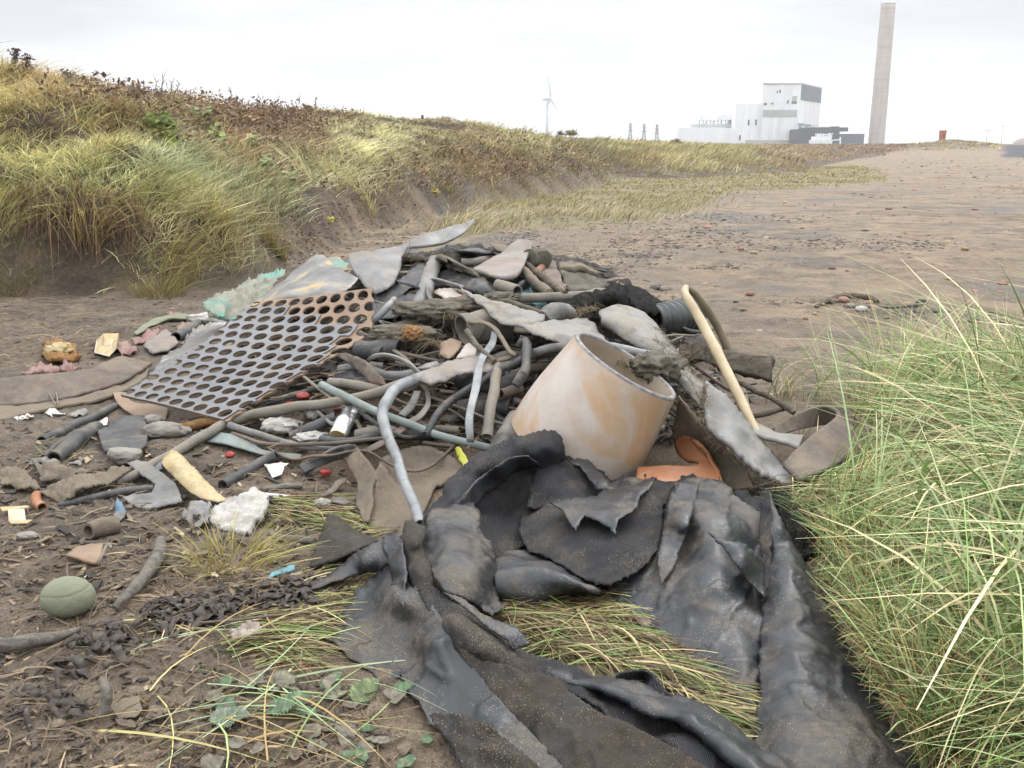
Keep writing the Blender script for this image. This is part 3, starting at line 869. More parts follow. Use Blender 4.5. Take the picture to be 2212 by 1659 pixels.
def far_wall(depth, x0, x1, ytop, ybase=316, thick=20.0, slant=0.0):
    """front wall of a building: left/right photo columns at a depth; returns origin, across, back and up vectors"""
    a = Pd(x0, ybase, depth); b = Pd(x1, ybase, depth + slant)
    top = Pd(x0, ytop, depth)
    h = top[2] - a[2]
    ux = b - a; ux[2] = 0
    bk = np.array([-ux[1], ux[0], 0]); bk = bk / np.linalg.norm(bk) * thick
    return a, ux, bk, np.array([0, 0, h])

CLAD = plain('pale_cladding', (0.82, 0.83, 0.84), 0.6, 0.09, 0.3, stretch=(1, 1, 0.06))
CLAD2 = plain('stained_cladding', (0.74, 0.745, 0.74), 0.6, 0.14, 0.3, stretch=(1, 1, 0.06))
DARKC = plain('slate_cladding', (0.085, 0.10, 0.125), 0.6, 0.12, 0.08)
GREYC = plain('grey_band_cladding', (0.36, 0.37, 0.35), 0.6, 0.12, 0.15)
GLASSD = plain('dark_opening', (0.09, 0.09, 0.085), 0.4, 0.2, 0.3)
NAVY = plain('dark_sheeting', (0.03, 0.037, 0.047), 0.6, 0.2, 0.15)
CONC = plain('weathered_concrete', (0.36, 0.325, 0.29), 0.9, 0.14, 0.05)
CONC2 = plain('brown_concrete', (0.25, 0.205, 0.175), 0.9, 0.14, 0.05)  # darker brown tone, used on the distant mound
STEEL = plain('galvanised_steel', (0.22, 0.24, 0.25), 0.5, 0.1, 0.5, metal=0.3)
WHITE = plain('white_paint', (0.72, 0.73, 0.74), 0.5, 0.05, 0.3)
BRICK = plain('red_brickwork', (0.42, 0.19, 0.12), 0.9, 0.2, 0.6)

def power_station():
    D = 760.0
    root = empty('power_station', tuple(Pd(1700, 316, D)))
    tag(root, 'white clad power station with a tall block and low turbine hall on the horizon', 'power station')
    inv = -np.array(root.location)
    def bx(name, mat, x0, x1, yt, yb, depth, thick, dz=0.0, parent=root):
        m = MB()
        a, ux, bk, up = far_wall(depth, x0, x1, yt, yb, thick)
        m.obox(a + inv, ux, bk, up)
        return m.build(name, mat, parent)
    # tall block: front face square on, right flank turned away
    a, ux, bk, up = far_wall(D, 1641, 1722, 185.5, 320, 60)
    up = Pd(1722, 184, D) - Pd(1722, 320, D); up[0] = up[1] = 0
    bk = np.array([34.6, 62.0, 0.0])
    m = MB(); m.obox(a + inv, ux, bk, up)
    tall = m.build('tall_block', CLAD2, root)
    def front(name, mat, x0, x1, y0, y1, d=0.6, par=tall):
        p = Pd(x0, y1, D); q = Pd(x1, y1, D); t = Pd(x0, y0, D)
        mm = MB(); o = p + inv; o[1] = (a + inv)[1] - d * 0.5
        mm.obox(o, np.array([q[0] - p[0], 0, 0]), np.array([0, d, 0]), np.array([0, 0, t[2] - p[2]]))
        return mm.build(name, mat, par)
    for x0, y0, x1, y1 in [(1093, 280, 1122, 300), (1165, 277, 1186, 291), (1212, 160, 1222, 183), (1236, 152, 1250, 180), (1362, 265, 1412, 287), (1318, 250, 1332, 285)]:
        A0, A1 = zP(x0, y0), zP(x1, y1)
        front('window', GLASSD, A0[0], A1[0], A0[1], A1[1])
    A0, A1 = zP(1090, 345), zP(1422, 414); front('louvre_band', GREYC, A0[0], A1[0], A0[1], A1[1])
    A0, A1 = zP(1365, 212), zP(1412, 264); front('vent_panel', GREYC, A0[0], A1[0], A0[1], A1[1])
    A0, A1 = zP(935, 640), zP(1425, 700); front('plinth', plain('sandy_plinth', (0.42, 0.40, 0.33), 0.8, 0.1, 0.2), A0[0], A1[0], A0[1], A1[1], 0.9)
    # dark slate band on the flank
    fl = MB()
    c = a + ux + inv
    n = np.array([bk[1], -bk[0], 0]); n /= np.linalg.norm(n)
    fl.obox(c + n * 0.3 + up * 0.76, bk * 1.0, -n * 0.6, up * 0.242)
    fl.build('slate_band', DARKC, tall)
    rf = MB(); rf.obox(a + inv + up - np.array([0.5, 0.5, 0]), ux + np.array([1, 0, 0]), bk + np.array([0, 1, 0]), np.array([0, 0, 1.0]))
    rf.build('roof', GREYC, tall)
    # middle block and long low hall
    mid = bx('middle_block', CLAD, 1585, 1641, 225, 320, D + 4, 50)
    for x0, y0, x1, y1 in [(960, 440, 975, 492), (1030, 438, 1046, 492), (882, 590, 897, 640)]:
        A0, A1 = zP(x0, y0), zP(x1, y1); front('window', GLASSD, A0[0], A1[0], A0[1], A1[1], 0.6, mid).location.y += 4
    bx('turbine_hall', CLAD, 1479.5, 1586, 276, 316, D + 6, 40)
    bx('conveyor_gallery', CLAD2, 1509, 1556, 251, 261.5, D + 14, 12)
    bx('conveyor_gallery', CLAD2, 1556, 1586, 247.5, 259, D + 12, 12)
    bx('hopper_roof', GREYC, 1502, 1586, 268, 274, D + 12, 22)
    fr = MB()
    for k in range(10):
        x = 1511 + 8 * k
        p, q = Pd(x, 275, D + 13), Pd(x, 260, D + 13)
        fr.rod(p + inv, q + inv, 0.35)
        if k % 2: fr.rod(p + inv, Pd(x + 8, 260, D + 13) + inv, 0.3)
    fr.build('gantry_frame', STEEL, root)
    for k, (x, y) in enumerate([(1727, 269), (1742, 271), (1757, 274), (1768, 277)]):
        m2 = MB(); p = Pd(x, 300, D - 2); q = Pd(x, y, D - 2)
        m2.rod(p + inv, q + inv, 1.6, n=8); m2.rod(q + inv, q + inv + np.array([0, 0, 1.0]), 3.6, n=10)
        m2.build('roof_vent', GREYC, root)
power_station()

def annex():
    D = 720.0
    root = empty('boiler_house', tuple(Pd(1790, 316, D))); inv = -np.array(root.location)
    tag(root, 'dark navy industrial shed with stepped roof beside the white power station', 'shed')
    def bx(name, mat, x0, x1, yt, yb, depth, thick):
        m = MB(); a, ux, bk, up = far_wall(depth, x0, x1, yt, yb, thick); m.obox(a + inv, ux, bk, up)
        return m.build(name, mat, root)
    bx('main_shed', NAVY, 1727, 1811, 279, 320, D + 10, 30)
    bx('upper_shed', NAVY, 1742, 1793, 275, 280, D + 12, 20)
    bx('roof_bay', NAVY, 1798, 1813, 273, 282, D + 11, 14)
    bx('roof_bay', NAVY, 1818, 1832, 275, 284, D + 11, 14)
    bx('side_shed', DARKC, 1811, 1865, 289, 320, D + 14, 26)
    bx('roof_sheet', WHITE, 1751, 1792, 273, 275, D + 11, 20)
    bx('notice', WHITE, 1749, 1753, 297, 300, D + 9, 0.6)
    r2 = empty('transformer_house', tuple(Pd(1780, 316, D - 30))); inv2 = -np.array(r2.location)
    tag(r2, 'small pale block with pipework on its roof in front of the dark shed', 'building')
    m = MB(); a, ux, bk, up = far_wall(D - 30, 1757, 1797, 302, 320, 12); m.obox(a + inv2, ux, bk, up); m.build('base_block', CLAD2, r2)
    m = MB(); a, ux, bk, up = far_wall(D - 28, 1761, 1796, 295, 302, 10); m.obox(a + inv2, ux, bk, up * 1.02); m.build('upper_block', CLAD, r2)
    m = MB()
    for k in range(14):
        x = 1763 + k * 2.6
        m.rod(Pd(x, 297, D - 29) + inv2, Pd(x + random.uniform(-3, 3), random.uniform(287, 293), D - 29) + inv2, 0.35)
    m.rod(Pd(1762, 292, D - 29) + inv2, Pd(1800, 289, D - 29) + inv2, 0.35)
    m.rod(Pd(1797, 303, D - 29) + inv2, Pd(1815, 302, D - 29) + inv2, 0.5); m.rod(Pd(1815, 296, D - 29) + inv2, Pd(1815, 312, D - 29) + inv2, 0.5)
    m.build('pipework', WHITE, r2)
annex()

def chimney():
    D = 780.0
    base = Pd(1892, 318, D); top = Pd(1892, 18.5, D)
    root = empty('chimney', tuple(base)); tag(root, 'tall tapering concrete chimney with two white flue tips beside the power station', 'chimney')
    hgt = top[2] - base[2]
    r0 = (1909.5 - 1875.5) / 2 / FPX * D; r1 = (1924.5 - 1895.5) / 2 / FPX * D
    n = 56
    V, F = [], []
    lv = 40
    ribs = 4
    for k in range(lv + 1):
        t = k / lv
        r = r0 + (r1 - r0) * t
        for j in range(n):
            an = 2 * math.pi * j / n
            V.append((r * math.cos(an), r * math.sin(an), hgt * t))
    for k in range(lv):
        for j in range(n):
            F.append((k*n + j, k*n + (j+1) % n, (k+1)*n + (j+1) % n, (k+1)*n + j))
    F.append(tuple(range(lv*n, lv*n + n)))
    m, nn, l, b = new_mat('chimney_concrete')
    tc = nn.new('ShaderNodeTexCoord')
    mp = nn.new('ShaderNodeMapping'); mp.inputs['Scale'].default_value = (0.25, 0.25, 0.03); l.new(tc.outputs['Object'], mp.inputs[0])
    n1 = noise_node(nn, l, mp.outputs[0], 1.0, 7, 0.65)
    col = ramp(nn, l, n1.outputs['Fac'], [(0.3, (0.36, 0.305, 0.265)), (0.5, (0.44, 0.385, 0.34)), (0.7, (0.49, 0.44, 0.395))]).outputs[0]
    mp2 = nn.new('ShaderNodeMapping'); mp2.inputs['Scale'].default_value = (0.03, 0.03, 0.35); l.new(tc.outputs['Object'], mp2.inputs[0])
    n2 = noise_node(nn, l, mp2.outputs[0], 1.0, 5, 0.7)
    col = mixc(nn, l, ramp(nn, l, n2.outputs['Fac'], [(0.52, 0.0), (0.66, 0.45)]).outputs[0], col, (0.24, 0.18, 0.15))
    l.new(col, b.inputs['Base Color']); b.inputs['Roughness'].default_value = 0.95
    mesh_obj('shaft', V, F, m, root, True)
    mb = MB(); mb.rod((0, 0, hgt), (0, 0, hgt + 1.0), r1 + 0.35, n=40); mb.build('rim', WHITE, root)
    for dx, hh in ((-0.42, 7.0), (0.42, 8.2)):
        mb = MB(); mb.rod((dx * r1, 0.2 * dx, hgt), (dx * r1, 0.2 * dx, hgt + hh + 1.0), r1 * 0.44, n=24); mb.build('flue_tip', WHITE, root)
    mb = MB()
    an = -1.05
    p0 = np.array([math.cos(an) * r0, math.sin(an) * r0, 0]); p1 = np.array([math.cos(an) * r1, math.sin(an) * r1, hgt])
    mb2 = MB(); mb2.box(-2.0, 3.0, -r0 - 1.5, -r0 + 3, 0, 3.0); mb2.build('entrance', GLASSD, root)
chimney()

TURB = plain('turbine_white', (0.40, 0.43, 0.46), 0.5, 0.05, 0.3)
def turbine():
    D = 1700.0
    base = Pd(1181.5, 320, D); hub = Pd(1184.5, 216, D)
    root = empty('wind_turbine', tuple(base)); tag(root, 'white three bladed wind turbine standing behind the dunes', 'wind turbine')
    inv = -base
    h = hub[2] - base[2]
    m = MB(); m.rod((0, 0, 0), (0, 0, h - 1), 3.4, 2.0, 16); m.build('tower', TURB, root, True)
    m = MB(); m.rod((-8.0, 2.0, h + 0.2), (0.0, 0, h + 0.6), 1.8, 3.0, 12); m.rod((0.0, 0, h + 0.6), (4.5, -1.4, h + 0.8), 3.0, 2.2, 12); m.build('nacelle', TURB, root, True)
    c = np.array([6.0, -1.8, h + 0.9])
    m = MB(); m.rod(c - (1.6, 0, 0), c + (1.4, -0.5, 0), 2.2, 1.2, 12); m.build('hub', TURB, root, True)
    for tip in ((1177.8 + 5.6, 171.0), (1175, 241.5), (1204.3, 242.5)):
        pass
    for (tx, ty) in ((1184.5 - 2.0, 164.5), (1175.0, 241.0), (1205.5, 243.5)):
        t = Pd(tx, ty, D) + inv
        t[1] = c[1] - 2
        d = t - c; L = np.linalg.norm(d); d /= L
        s = np.cross(d, [0, 1, 0]); s /= np.linalg.norm(s)
        nrm = np.cross(d, s)
        V, F = [], []
        st = [(0.0, 1.0), (0.06, 1.1), (0.18, 2.4), (0.35, 1.9), (0.6, 1.25), (0.85, 0.75), (1.0, 0.2)]
        for q, w in st:
            p = c + d * L * q
            V += [p - s * w * 0.7, p + nrm * 0.25 * w, p + s * w * 0.7, p - nrm * 0.25 * w]
        for k in range(len(st) - 1):
            for j in range(4):
                F.append((4*k + j, 4*k + (j+1) % 4, 4*k + 4 + (j+1) % 4, 4*k + 4 + j))
        mesh_obj('blade', V, F, TURB, root, True)
turbine()

PY = []
def pylon(x, ytop, ybase, D, label):
    base = Pd(x, ybase, D)
    root = empty('pylon', tuple(base)); tag(root, label, 'pylon', 'lattice pylons behind the dunes')
    h = Pd(x, ytop, D)[2] - base[2]
    m = MB()
    def half(t): return h * (0.085 * (1 - t) ** 1.4 + 0.03)
    lv = [0, 0.2, 0.38, 0.54, 0.68, 0.8, 0.9, 1.0]
    for a, b in zip(lv[:-1], lv[1:]):
        ha, hb = half(a), half(b)
        ca = [(-ha, -ha), (ha, -ha), (ha, ha), (-ha, ha)]; cb = [(-hb, -hb), (hb, -hb), (hb, hb), (-hb, hb)]
        for k in range(4):
            p = (*ca[k], a * h); q = (*cb[k], b * h)
            p2 = (*ca[(k+1) % 4], a * h); q2 = (*cb[(k+1) % 4], b * h)
            m.rod(p, q, 0.22, n=4); m.rod(p, q2, 0.13, n=4); m.rod(p2, q, 0.13, n=4); m.rod(q, q2, 0.13, n=4)
    m.build('lattice_mast', STEEL, root)
    arms = []
    mm = MB(); mm.rod((0, 0, 0.62 * h), (0, 0, h), 0.10, n=4)
    for t, wd in ((0.66, 0.15), (0.82, 0.13), (0.97, 0.1)):
        z = t * h; wd *= h
        for sg in (-1, 1):
            mm.rod((0, -half(t), z), (sg * wd, 0, z), 0.16, n=4); mm.rod((0, half(t), z), (sg * wd, 0, z), 0.16, n=4)
            mm.rod((0, 0, z + 0.05 * h), (sg * wd, 0, z), 0.12, n=4)
            arms.append(base + np.array([sg * wd, 0, z - 1.0]))
    mm.build('cross_arms', STEEL, root)
    return arms
PY = [pylon(1360.8, 267, 313, 900, 'lattice pylon nearest the wind turbine'), pylon(1390.3, 268, 316, 880, 'middle lattice pylon of the three'),
      pylon(1417.8, 270, 322, 850, 'lattice pylon nearest the power station')]
def lines():
    ends = [[Pd(1214 + 6 * k, 292 + 2.2 * k, 1300) for k in range(3)]]
    WIRE = plain('conductor', (0.3, 0.31, 0.33), 0.5, 0.05, 1)
    def wire(p, q, sag, label):
        P = [p + (q - p) * t - np.array([0, 0, sag * 4 * t * (1 - t)]) for t in np.linspace(0, 1, 11)]
        m = MB()
        for a, b in zip(P[:-1], P[1:]): m.rod(a, b, 0.085, n=3)
        tag(m.build('power_line', WIRE), label, 'power line', 'power lines strung between the pylons')
    lab = 'thin grey power line sagging between lattice pylons'
    for k in (0, 2, 4):
        wire(Pd(1225 + 10 * k, 292 + k * 2, 1300), PY[0][k], 6, lab)
        wire(PY[0][k + 1], PY[1][k], 5, lab); wire(PY[1][k + 1], PY[2][k], 5, lab)
        wire(PY[2][k + 1], Pd(1481, 296 + 3 * k, 790), 5, lab)
lines()

def brick_tower():
    D = 176.0
    base = Pd(2035, 303.5, D)
    root = empty('brick_tower', tuple(base)); tag(root, 'small red brick lookout tower on the far dune', 'tower')
    w = 13.6 / FPX * D / 2; h = 21 / FPX * D
    V, F = [], []
    n = 14
    for k, (z, r) in enumerate([(-0.4, w * 0.96), (h * 0.85, w * 1.06), (h * 0.86, w * 1.12), (h, w * 1.12)]):
        for j in range(n): V.append((r * math.cos(2 * math.pi * j / n), r * math.sin(2 * math.pi * j / n), z))
    for k in range(3):
        for j in range(n): F.append((k*n+j, k*n+(j+1) % n, (k+1)*n+(j+1) % n, (k+1)*n+j))
    F.append(tuple(range(3*n, 4*n)))
    mesh_obj('wall', V, F, BRICK, root, False)
    m = MB(); m.rod((w * 0.6, 0, h), (w * 0.7, 0, h * 1.35), 0.02); m.build('aerial', STEEL, root)
    m = MB(); m.box(-0.12, 0.12, -w * 1.09, -w * 0.9, h * 0.35, h * 0.55); m.build('window', GLASSD, root)
brick_tower()

def lamp(x, yt, D, label, cross):
    base = Pd(x, 316, D); h = Pd(x, yt, D)[2] - base[2]
    root = empty('lamp_post', tuple(base)); tag(root, label, 'lamp post', 'lamp posts on the skyline at the right')
    m = MB(); m.rod((0, 0, 0), (0, 0, h), 0.12, 0.07, 6); m.build('pole', STEEL, root)
    m = MB()
    if cross: m.box(-1.4, 1.4, -0.12, 0.12, h, h + 0.2)
    else: m.rod((0, 0, h), (0, 0, h + 0.5), 0.3, 0.3, 8)
    m.build('lamp_head', STEEL, root)
lamp(2129.5, 283, 420, 'lamp post with a short cross arm beyond the brick tower', True)
lamp(2162, 274, 420, 'taller lamp post with a round head near the right edge', False)

def low_things():
    D = 300.0
    m = MB(); p, q = Pd(2056, 312, D), Pd(2140, 312, D)
    h = Pd(2056, 306.8, D)[2] - p[2]
    for t0, t1 in ((0, 0.55), (0.56, 1.0)):
        a = p + (q - p) * t0
        m.obox(a, (q - p) * (t1 - t0), np.array([0, 0.5, 0]), np.array([0, 0, h * (0.8 + 0.25 * t0)]))
    tag(m.build('low_wall', WHITE), 'low pale boundary wall right of the brick tower', 'wall')
    # distant spoil mound at the right edge of the skyline
    D = 900.0
    c = Pd(2215, 315, D); r = 20 / FPX * D
    V, F = [], []
    for k in range(7):
        for j in range(16):
            a = 2 * math.pi * j / 16; ph = k / 6 * math.pi / 2
            V.append(c + np.array([r * 1.4 * math.cos(ph) * math.cos(a), r * math.cos(ph) * math.sin(a), r * 0.85 * math.sin(ph)]))
    for k in range(6):
        for j in range(16): F.append((k*16+j, k*16+(j+1) % 16, (k+1)*16+(j+1) % 16, (k+1)*16+j))
    tag(mesh_obj('hill', V, F, CONC2, None, True), kind='structure')
low_things()

# ------------------------------------------------------------------ bushes and weeds on the dunes
LEAF = attr_mat('leaf_tint', rough=0.55, var=0.2, vscale=40.0, spec=0.35, trans=0.15)
def leaf_cloud(name, c, rad, n, size, tone, label, cat, group=None, parent=None, squash=1.0):
    """many small leaves spread through an uneven crown"""
    c = np.asarray(c, float)
    d = RNG.normal(size=(n, 3)); d /= np.linalg.norm(d, axis=1)[:, None]
    rr = RNG.random(n) ** 0.45 * (1 + 0.35 * fbm(d * 1.7 + c, 3))
    p = d * rr[:, None] * np.asarray(rad) * np.array([1, 1, squash]); p[:, 2] = np.abs(p[:, 2])
    a = RNG.normal(size=(n, 3)); a /= np.linalg.norm(a, axis=1)[:, None]
    b = np.cross(a, RNG.normal(size=(n, 3))); b /= np.linalg.norm(b, axis=1)[:, None]
    s = size * RNG.uniform(0.5, 1.3, (n, 1))
    V = np.stack([p - a * s, p + b * s * 0.45, p + a * s, p - b * s * 0.45], 1).reshape(-1, 3)
    F = np.arange(n * 4).reshape(-1, 4)
    t = s2l(tone) * np.exp(0.3 * RNG.normal(size=(n, 1)))
    o = mesh_obj(name, V, F, LEAF, parent, False, {'tint': np.repeat(t, 4, 0)})
    if parent is None:
        o.location = c; tag(o, label, cat, group)
    return o
def bush(x, y, d, w, h, tone, label):
    P = Pd(x, y, d)
    wr, hr = w / FPX * d, h / FPX * d
    root = empty('bush', tuple(P)); tag(root, label, 'bush', 'dark bushes on the dune skyline')
    o = leaf_cloud('crown', (0, 0, 0), (wr / 2, wr / 2, hr), 900, wr * 0.06, tone, None, None, None, root)
    m = MB()
    for k in range(6):
        a = random.uniform(0, 6.28); m.rod((0, 0, -0.3), (wr * 0.3 * math.cos(a), wr * 0.3 * math.sin(a), hr * 0.7), wr * 0.012, wr * 0.004, 4)
    m.build('stems', plain('bark', (0.07, 0.05, 0.035), 0.9, 0.2, 8), root)
bush(1210, 292, 46, 16, 10, (96, 92, 84), 'small dark bush on the dune crest right of the wind turbine')
bush(1234, 292, 46, 30, 12, (140, 128, 84), 'brownish scrub on the dune crest right of the dark bush')
bush(1460, 311, 60, 26, 11, (104, 108, 82), 'dark green bush on the dune in front of the pylons')
bush(1424, 311, 60, 14, 6, (104, 108, 90), 'tiny low bush at the foot of the pylon nearest the power station')

STALK = plain('dead_stem', (0.085, 0.065, 0.055), 0.9, 0.25, 20)
def weed(x, ybase, yt, label, heavy, lean=0.0, tone=(96, 84, 84), d=None):
    """dead stalk with side shoots and seed heads, standing on the dune"""
    # where the photo column meets the dune skyline
    ys = np.arange(ybase + 60, ybase - 40, -2.0)
    t = surf(np.full(len(ys), float(x)), ys)
    ok = t < 60
    k = np.where(ok)[0][-1] if ok.any() else 0
    P = CAM + t[k] * rays(np.array([float(x)]), np.array([ys[k]]))[0]
    P[2] = H(P[0:1], P[1:2], False)[0]
    dep = (P - CAM) @ _F
    top = at_d(np.array(float(x) + lean), np.array(float(yt)), np.array(dep))
    h = max(0.12, top[2] - P[2])
    root = empty('dead_weed', tuple(P)); tag(root, label, 'dead plant', 'dead weed stalks on the dune crest')
    lx = (top - P)[0]
    m = MB(); n = 7
    c = [np.array([lx * (k / n) ** 1.4 + 0.012 * random.uniform(-1, 1), 0.02 * random.uniform(-1, 1), h * k / n]) for k in range(n + 1)]
    for k in range(n): m.rod(c[k], c[k+1], 0.009 * (1 - k / n) + 0.003, 0.009 * (1 - (k+1) / n) + 0.003, 4)
    heads = []
    for k in range(int(5 + 7 * heavy)):
        q = random.uniform(0.25, 1.0); i = min(n - 1, int(q * n)); b = c[i] + (c[i+1] - c[i]) * (q * n - i)
        a = random.uniform(0, 6.28); Ls = h * random.uniform(0.14, 0.36)
        e = b + np.array([Ls * 0.6 * math.cos(a), Ls * 0.6 * math.sin(a), Ls * 0.8]); m.rod(b, e, 0.004, 0.002, 3)
        heads += [b + (e - b) * random.uniform(0.4, 1.05) for _ in range(int(3 + 5 * heavy))]
    m.build('stem', STALK, root)
    if heavy < 0.4: return
    hp = np.array(heads) + RNG.normal(size=(len(heads), 3)) * 0.014
    nn = len(hp)
    a = RNG.normal(size=(nn, 3)) * 0.010; b = RNG.normal(size=(nn, 3)) * 0.008
    V = np.stack([hp - a, hp + b, hp + a, hp - b], 1).reshape(-1, 3)
    tt = np.repeat(s2l(tone) * np.exp(0.25 * RNG.normal(size=(nn, 1))), 4, 0)
    mesh_obj('seed_heads', V, np.arange(nn * 4).reshape(-1, 4), LEAF, root, False, {'tint': tt})
for a in [(30, 195, 105, 'tallest dark weed clump at the left end of the crest', 1.0, 8), (48, 195, 125, 'branching weed beside the tallest clump at the left end', 1.0, 18),
          (8, 190, 130, 'bare arching weed stalk at the very left edge', 0.1, 30), (68, 195, 165, 'short weed right of the left end clump', 0.4, 4),
          (100, 205, 145, 'lone bare stalk on the slope below the left end clump', 0.05, 8), (150, 215, 160, 'leafy dark dock stalk, thickest of the crest weeds', 1.0, -8),
          (170, 215, 165, 'feathery weed leaning left beside the dark dock stalk', 0.6, -12), (188, 215, 170, 'pale feathery weed right of the dark dock stalk', 0.5, -8),
          (218, 220, 190, 'short spiky weed where the crest levels off', 0.3, 2), (262, 220, 188, 'flat topped weed with dark seed heads', 0.9, 8),
          (300, 222, 205, 'low dark weed in a gap of the crest grass', 0.6, 4), (335, 222, 172, 'thin pale grass stalk in the tall cluster', 0.25, 12),
          (350, 222, 165, 'tallest thin stalk of the pale cluster', 0.35, 6), (366, 222, 170, 'thin stalk with bent tip in the pale cluster', 0.3, 14),
          (382, 222, 180, 'short thin stalk at the right of the pale cluster', 0.2, 10), (432, 222, 200, 'dark tipped weed on the level crest', 0.5, 6),
          (500, 222, 197, 'dark weed on the crest above the brown heath', 0.9, 2), (475, 222, 205, 'small weed above the brown heath', 0.5, 2),
          (555, 235, 205, 'thin weed where the straw grass begins', 0.2, 4), (600, 238, 205, 'thin weed pair above the straw grass', 0.25, 6),
          (646, 242, 207, 'umbel headed weed above the straw grass', 0.7, 2), (680, 246, 214, 'umbel headed weed right of its taller twin', 0.6, 4),
          (740, 252, 226, 'thin brown weed on the straw slope', 0.2, 2), (785, 255, 232, 'short brown weed on the straw slope', 0.2, 2),
          (912, 275, 250, 'dark bushy weed on the far end of the crest', 1.0, 0), (955, 282, 262, 'thin weed near the far end of the crest', 0.2, 3)]:
    weed(*a)

def leafy(x, y, w, n, label, tone=(128, 160, 84)):
    P = W((x, y)); dep = (P - CAM) @ _F; r = w / FPX * dep / 2
    V, F, T = [], [], []
    for k in range(max(22, int(n * 1.7))):
        a = random.uniform(0, 6.28); q = r * math.sqrt(random.random())
        c = np.array([q * math.cos(a), q * math.sin(a), 0]); c[2] = H(np.array([P[0] + c[0]]), np.array([P[1] + c[1]]), False)[0] - P[2] + random.uniform(0.12, 0.26)
        s = random.uniform(0.018, 0.036) ; tl = np.array([random.uniform(-0.5, 0.5), random.uniform(-0.9, -0.1), 1.0]); tl /= np.linalg.norm(tl)
        e1 = np.cross(tl, [0, 1, 0]); e1 /= np.linalg.norm(e1); e2 = np.cross(tl, e1)
        b = len(V); V.append(c - tl * 0.012)
        for j in range(9):
            an = 2 * math.pi * j / 9; rr = s * (1 + 0.15 * math.sin(3 * an + k))
            V.append(c + rr * (math.cos(an) * e1 + math.sin(an) * e2))
        F += [(b, b + 1 + j, b + 1 + (j + 1) % 9) for j in range(9)]
        T += [s2l(tone) * np.array([0.75, 0.62, 0.55]) * math.exp(random.gauss(0, 0.25))] * 10
    o = mesh_obj('leafy_plant', np.array(V), F, LEAF, None, True, {'tint': np.array(T)})
    o.location = P; tag(o, label, 'plant', 'broad leaved plants growing on the dune face')
leafy(350, 312, 60, 34, 'largest patch of bright green broad leaves on the dune face')
leafy(372, 345, 26, 12, 'small bright green leaves just below the largest patch', (150, 176, 84))
leafy(440, 290, 50, 26, 'greyish green leaf patch right of the largest patch', (140, 160, 112))
leafy(475, 335, 36, 16, 'pale green leaves low on the dune face', (144, 170, 104))
leafy(545, 346, 26, 12, 'green leaf rosette near the bleached thin tussock', (132, 160, 96))
leafy(580, 398, 30, 14, 'grey green rosette above the bare earth scarp', (130, 156, 104))
leafy(355, 222, 16, 8, 'tiny bright leaf patch near the crest', (140, 170, 84))
leafy(630, 428, 26, 10, 'pale leaves on the edge of the bare earth', (150, 164, 120))
leafy(940, 440, 24, 12, 'yellow flecked plant low on the far dune slope', (170, 170, 70))
leafy(1080, 290, 24, 12, 'green leaves on the far crest by the brown slope', (146, 170, 90))
# ------------------------------------------------------------------ builders for the things in the heap
def PTS(pts, lift=0.03):
    """(x,y): on the surface plus lift; (x,y,l): own lift towards the viewer; (x,y,None,d): at depth d"""
    out = np.zeros((len(pts), 3))
    idx = [i for i, p in enumerate(pts) if len(p) < 4]
    if idx:
        xs = np.array([pts[i][0] for i in idx], float); ys = np.array([pts[i][1] for i in idx], float)
        li = np.array([pts[i][2] if len(pts[i]) > 2 else lift for i in idx])
        t = surf(xs, ys)
        out[idx] = CAM + (t - li)[:, None] * rays(xs, ys)
    for i, p in enumerate(pts):
        if len(p) == 4: out[i] = at_d(np.array(float(p[0])), np.array(float(p[1])), np.array(float(p[3])))
    return out

def finish(o, P0, label, cat, group, parent):
    """put the origin of a top-level thing at its lowest point"""
    me = o.data
    n = len(me.vertices); co = np.zeros(n * 3, np.float32); me.vertices.foreach_get('co', co); co = co.reshape(-1, 3)
    if parent is None:
        c = co.mean(0); c[2] = co[:, 2].min()
        me.vertices.foreach_set('co', (co - c).ravel()); me.update()
        o.location = c
        tag(o, label, cat, group)
    else:
        o.matrix_parent_inverse = Matrix.Translation(-Vector(parent.location))
        if label: o['label'] = label
    return o

def part_of(root, o):
    """hang a world-space mesh under a thing"""
    o.parent = root
    o.matrix_parent_inverse = Matrix.Translation(-Vector(root.location))
    return o

def frames(C):
    T = np.gradient(C, axis=0); T /= np.linalg.norm(T, axis=1)[:, None] + 1e-12
    n = np.cross(T[0], [0.13, 0.2, 1.0]); n /= np.linalg.norm(n)
    N = [n]
    for k in range(1, len(C)):
        n = N[-1] - T[k] * (N[-1] @ T[k]); n /= np.linalg.norm(n); N.append(n)
    N = np.array(N); B = np.cross(T, N)
    return T, N, B

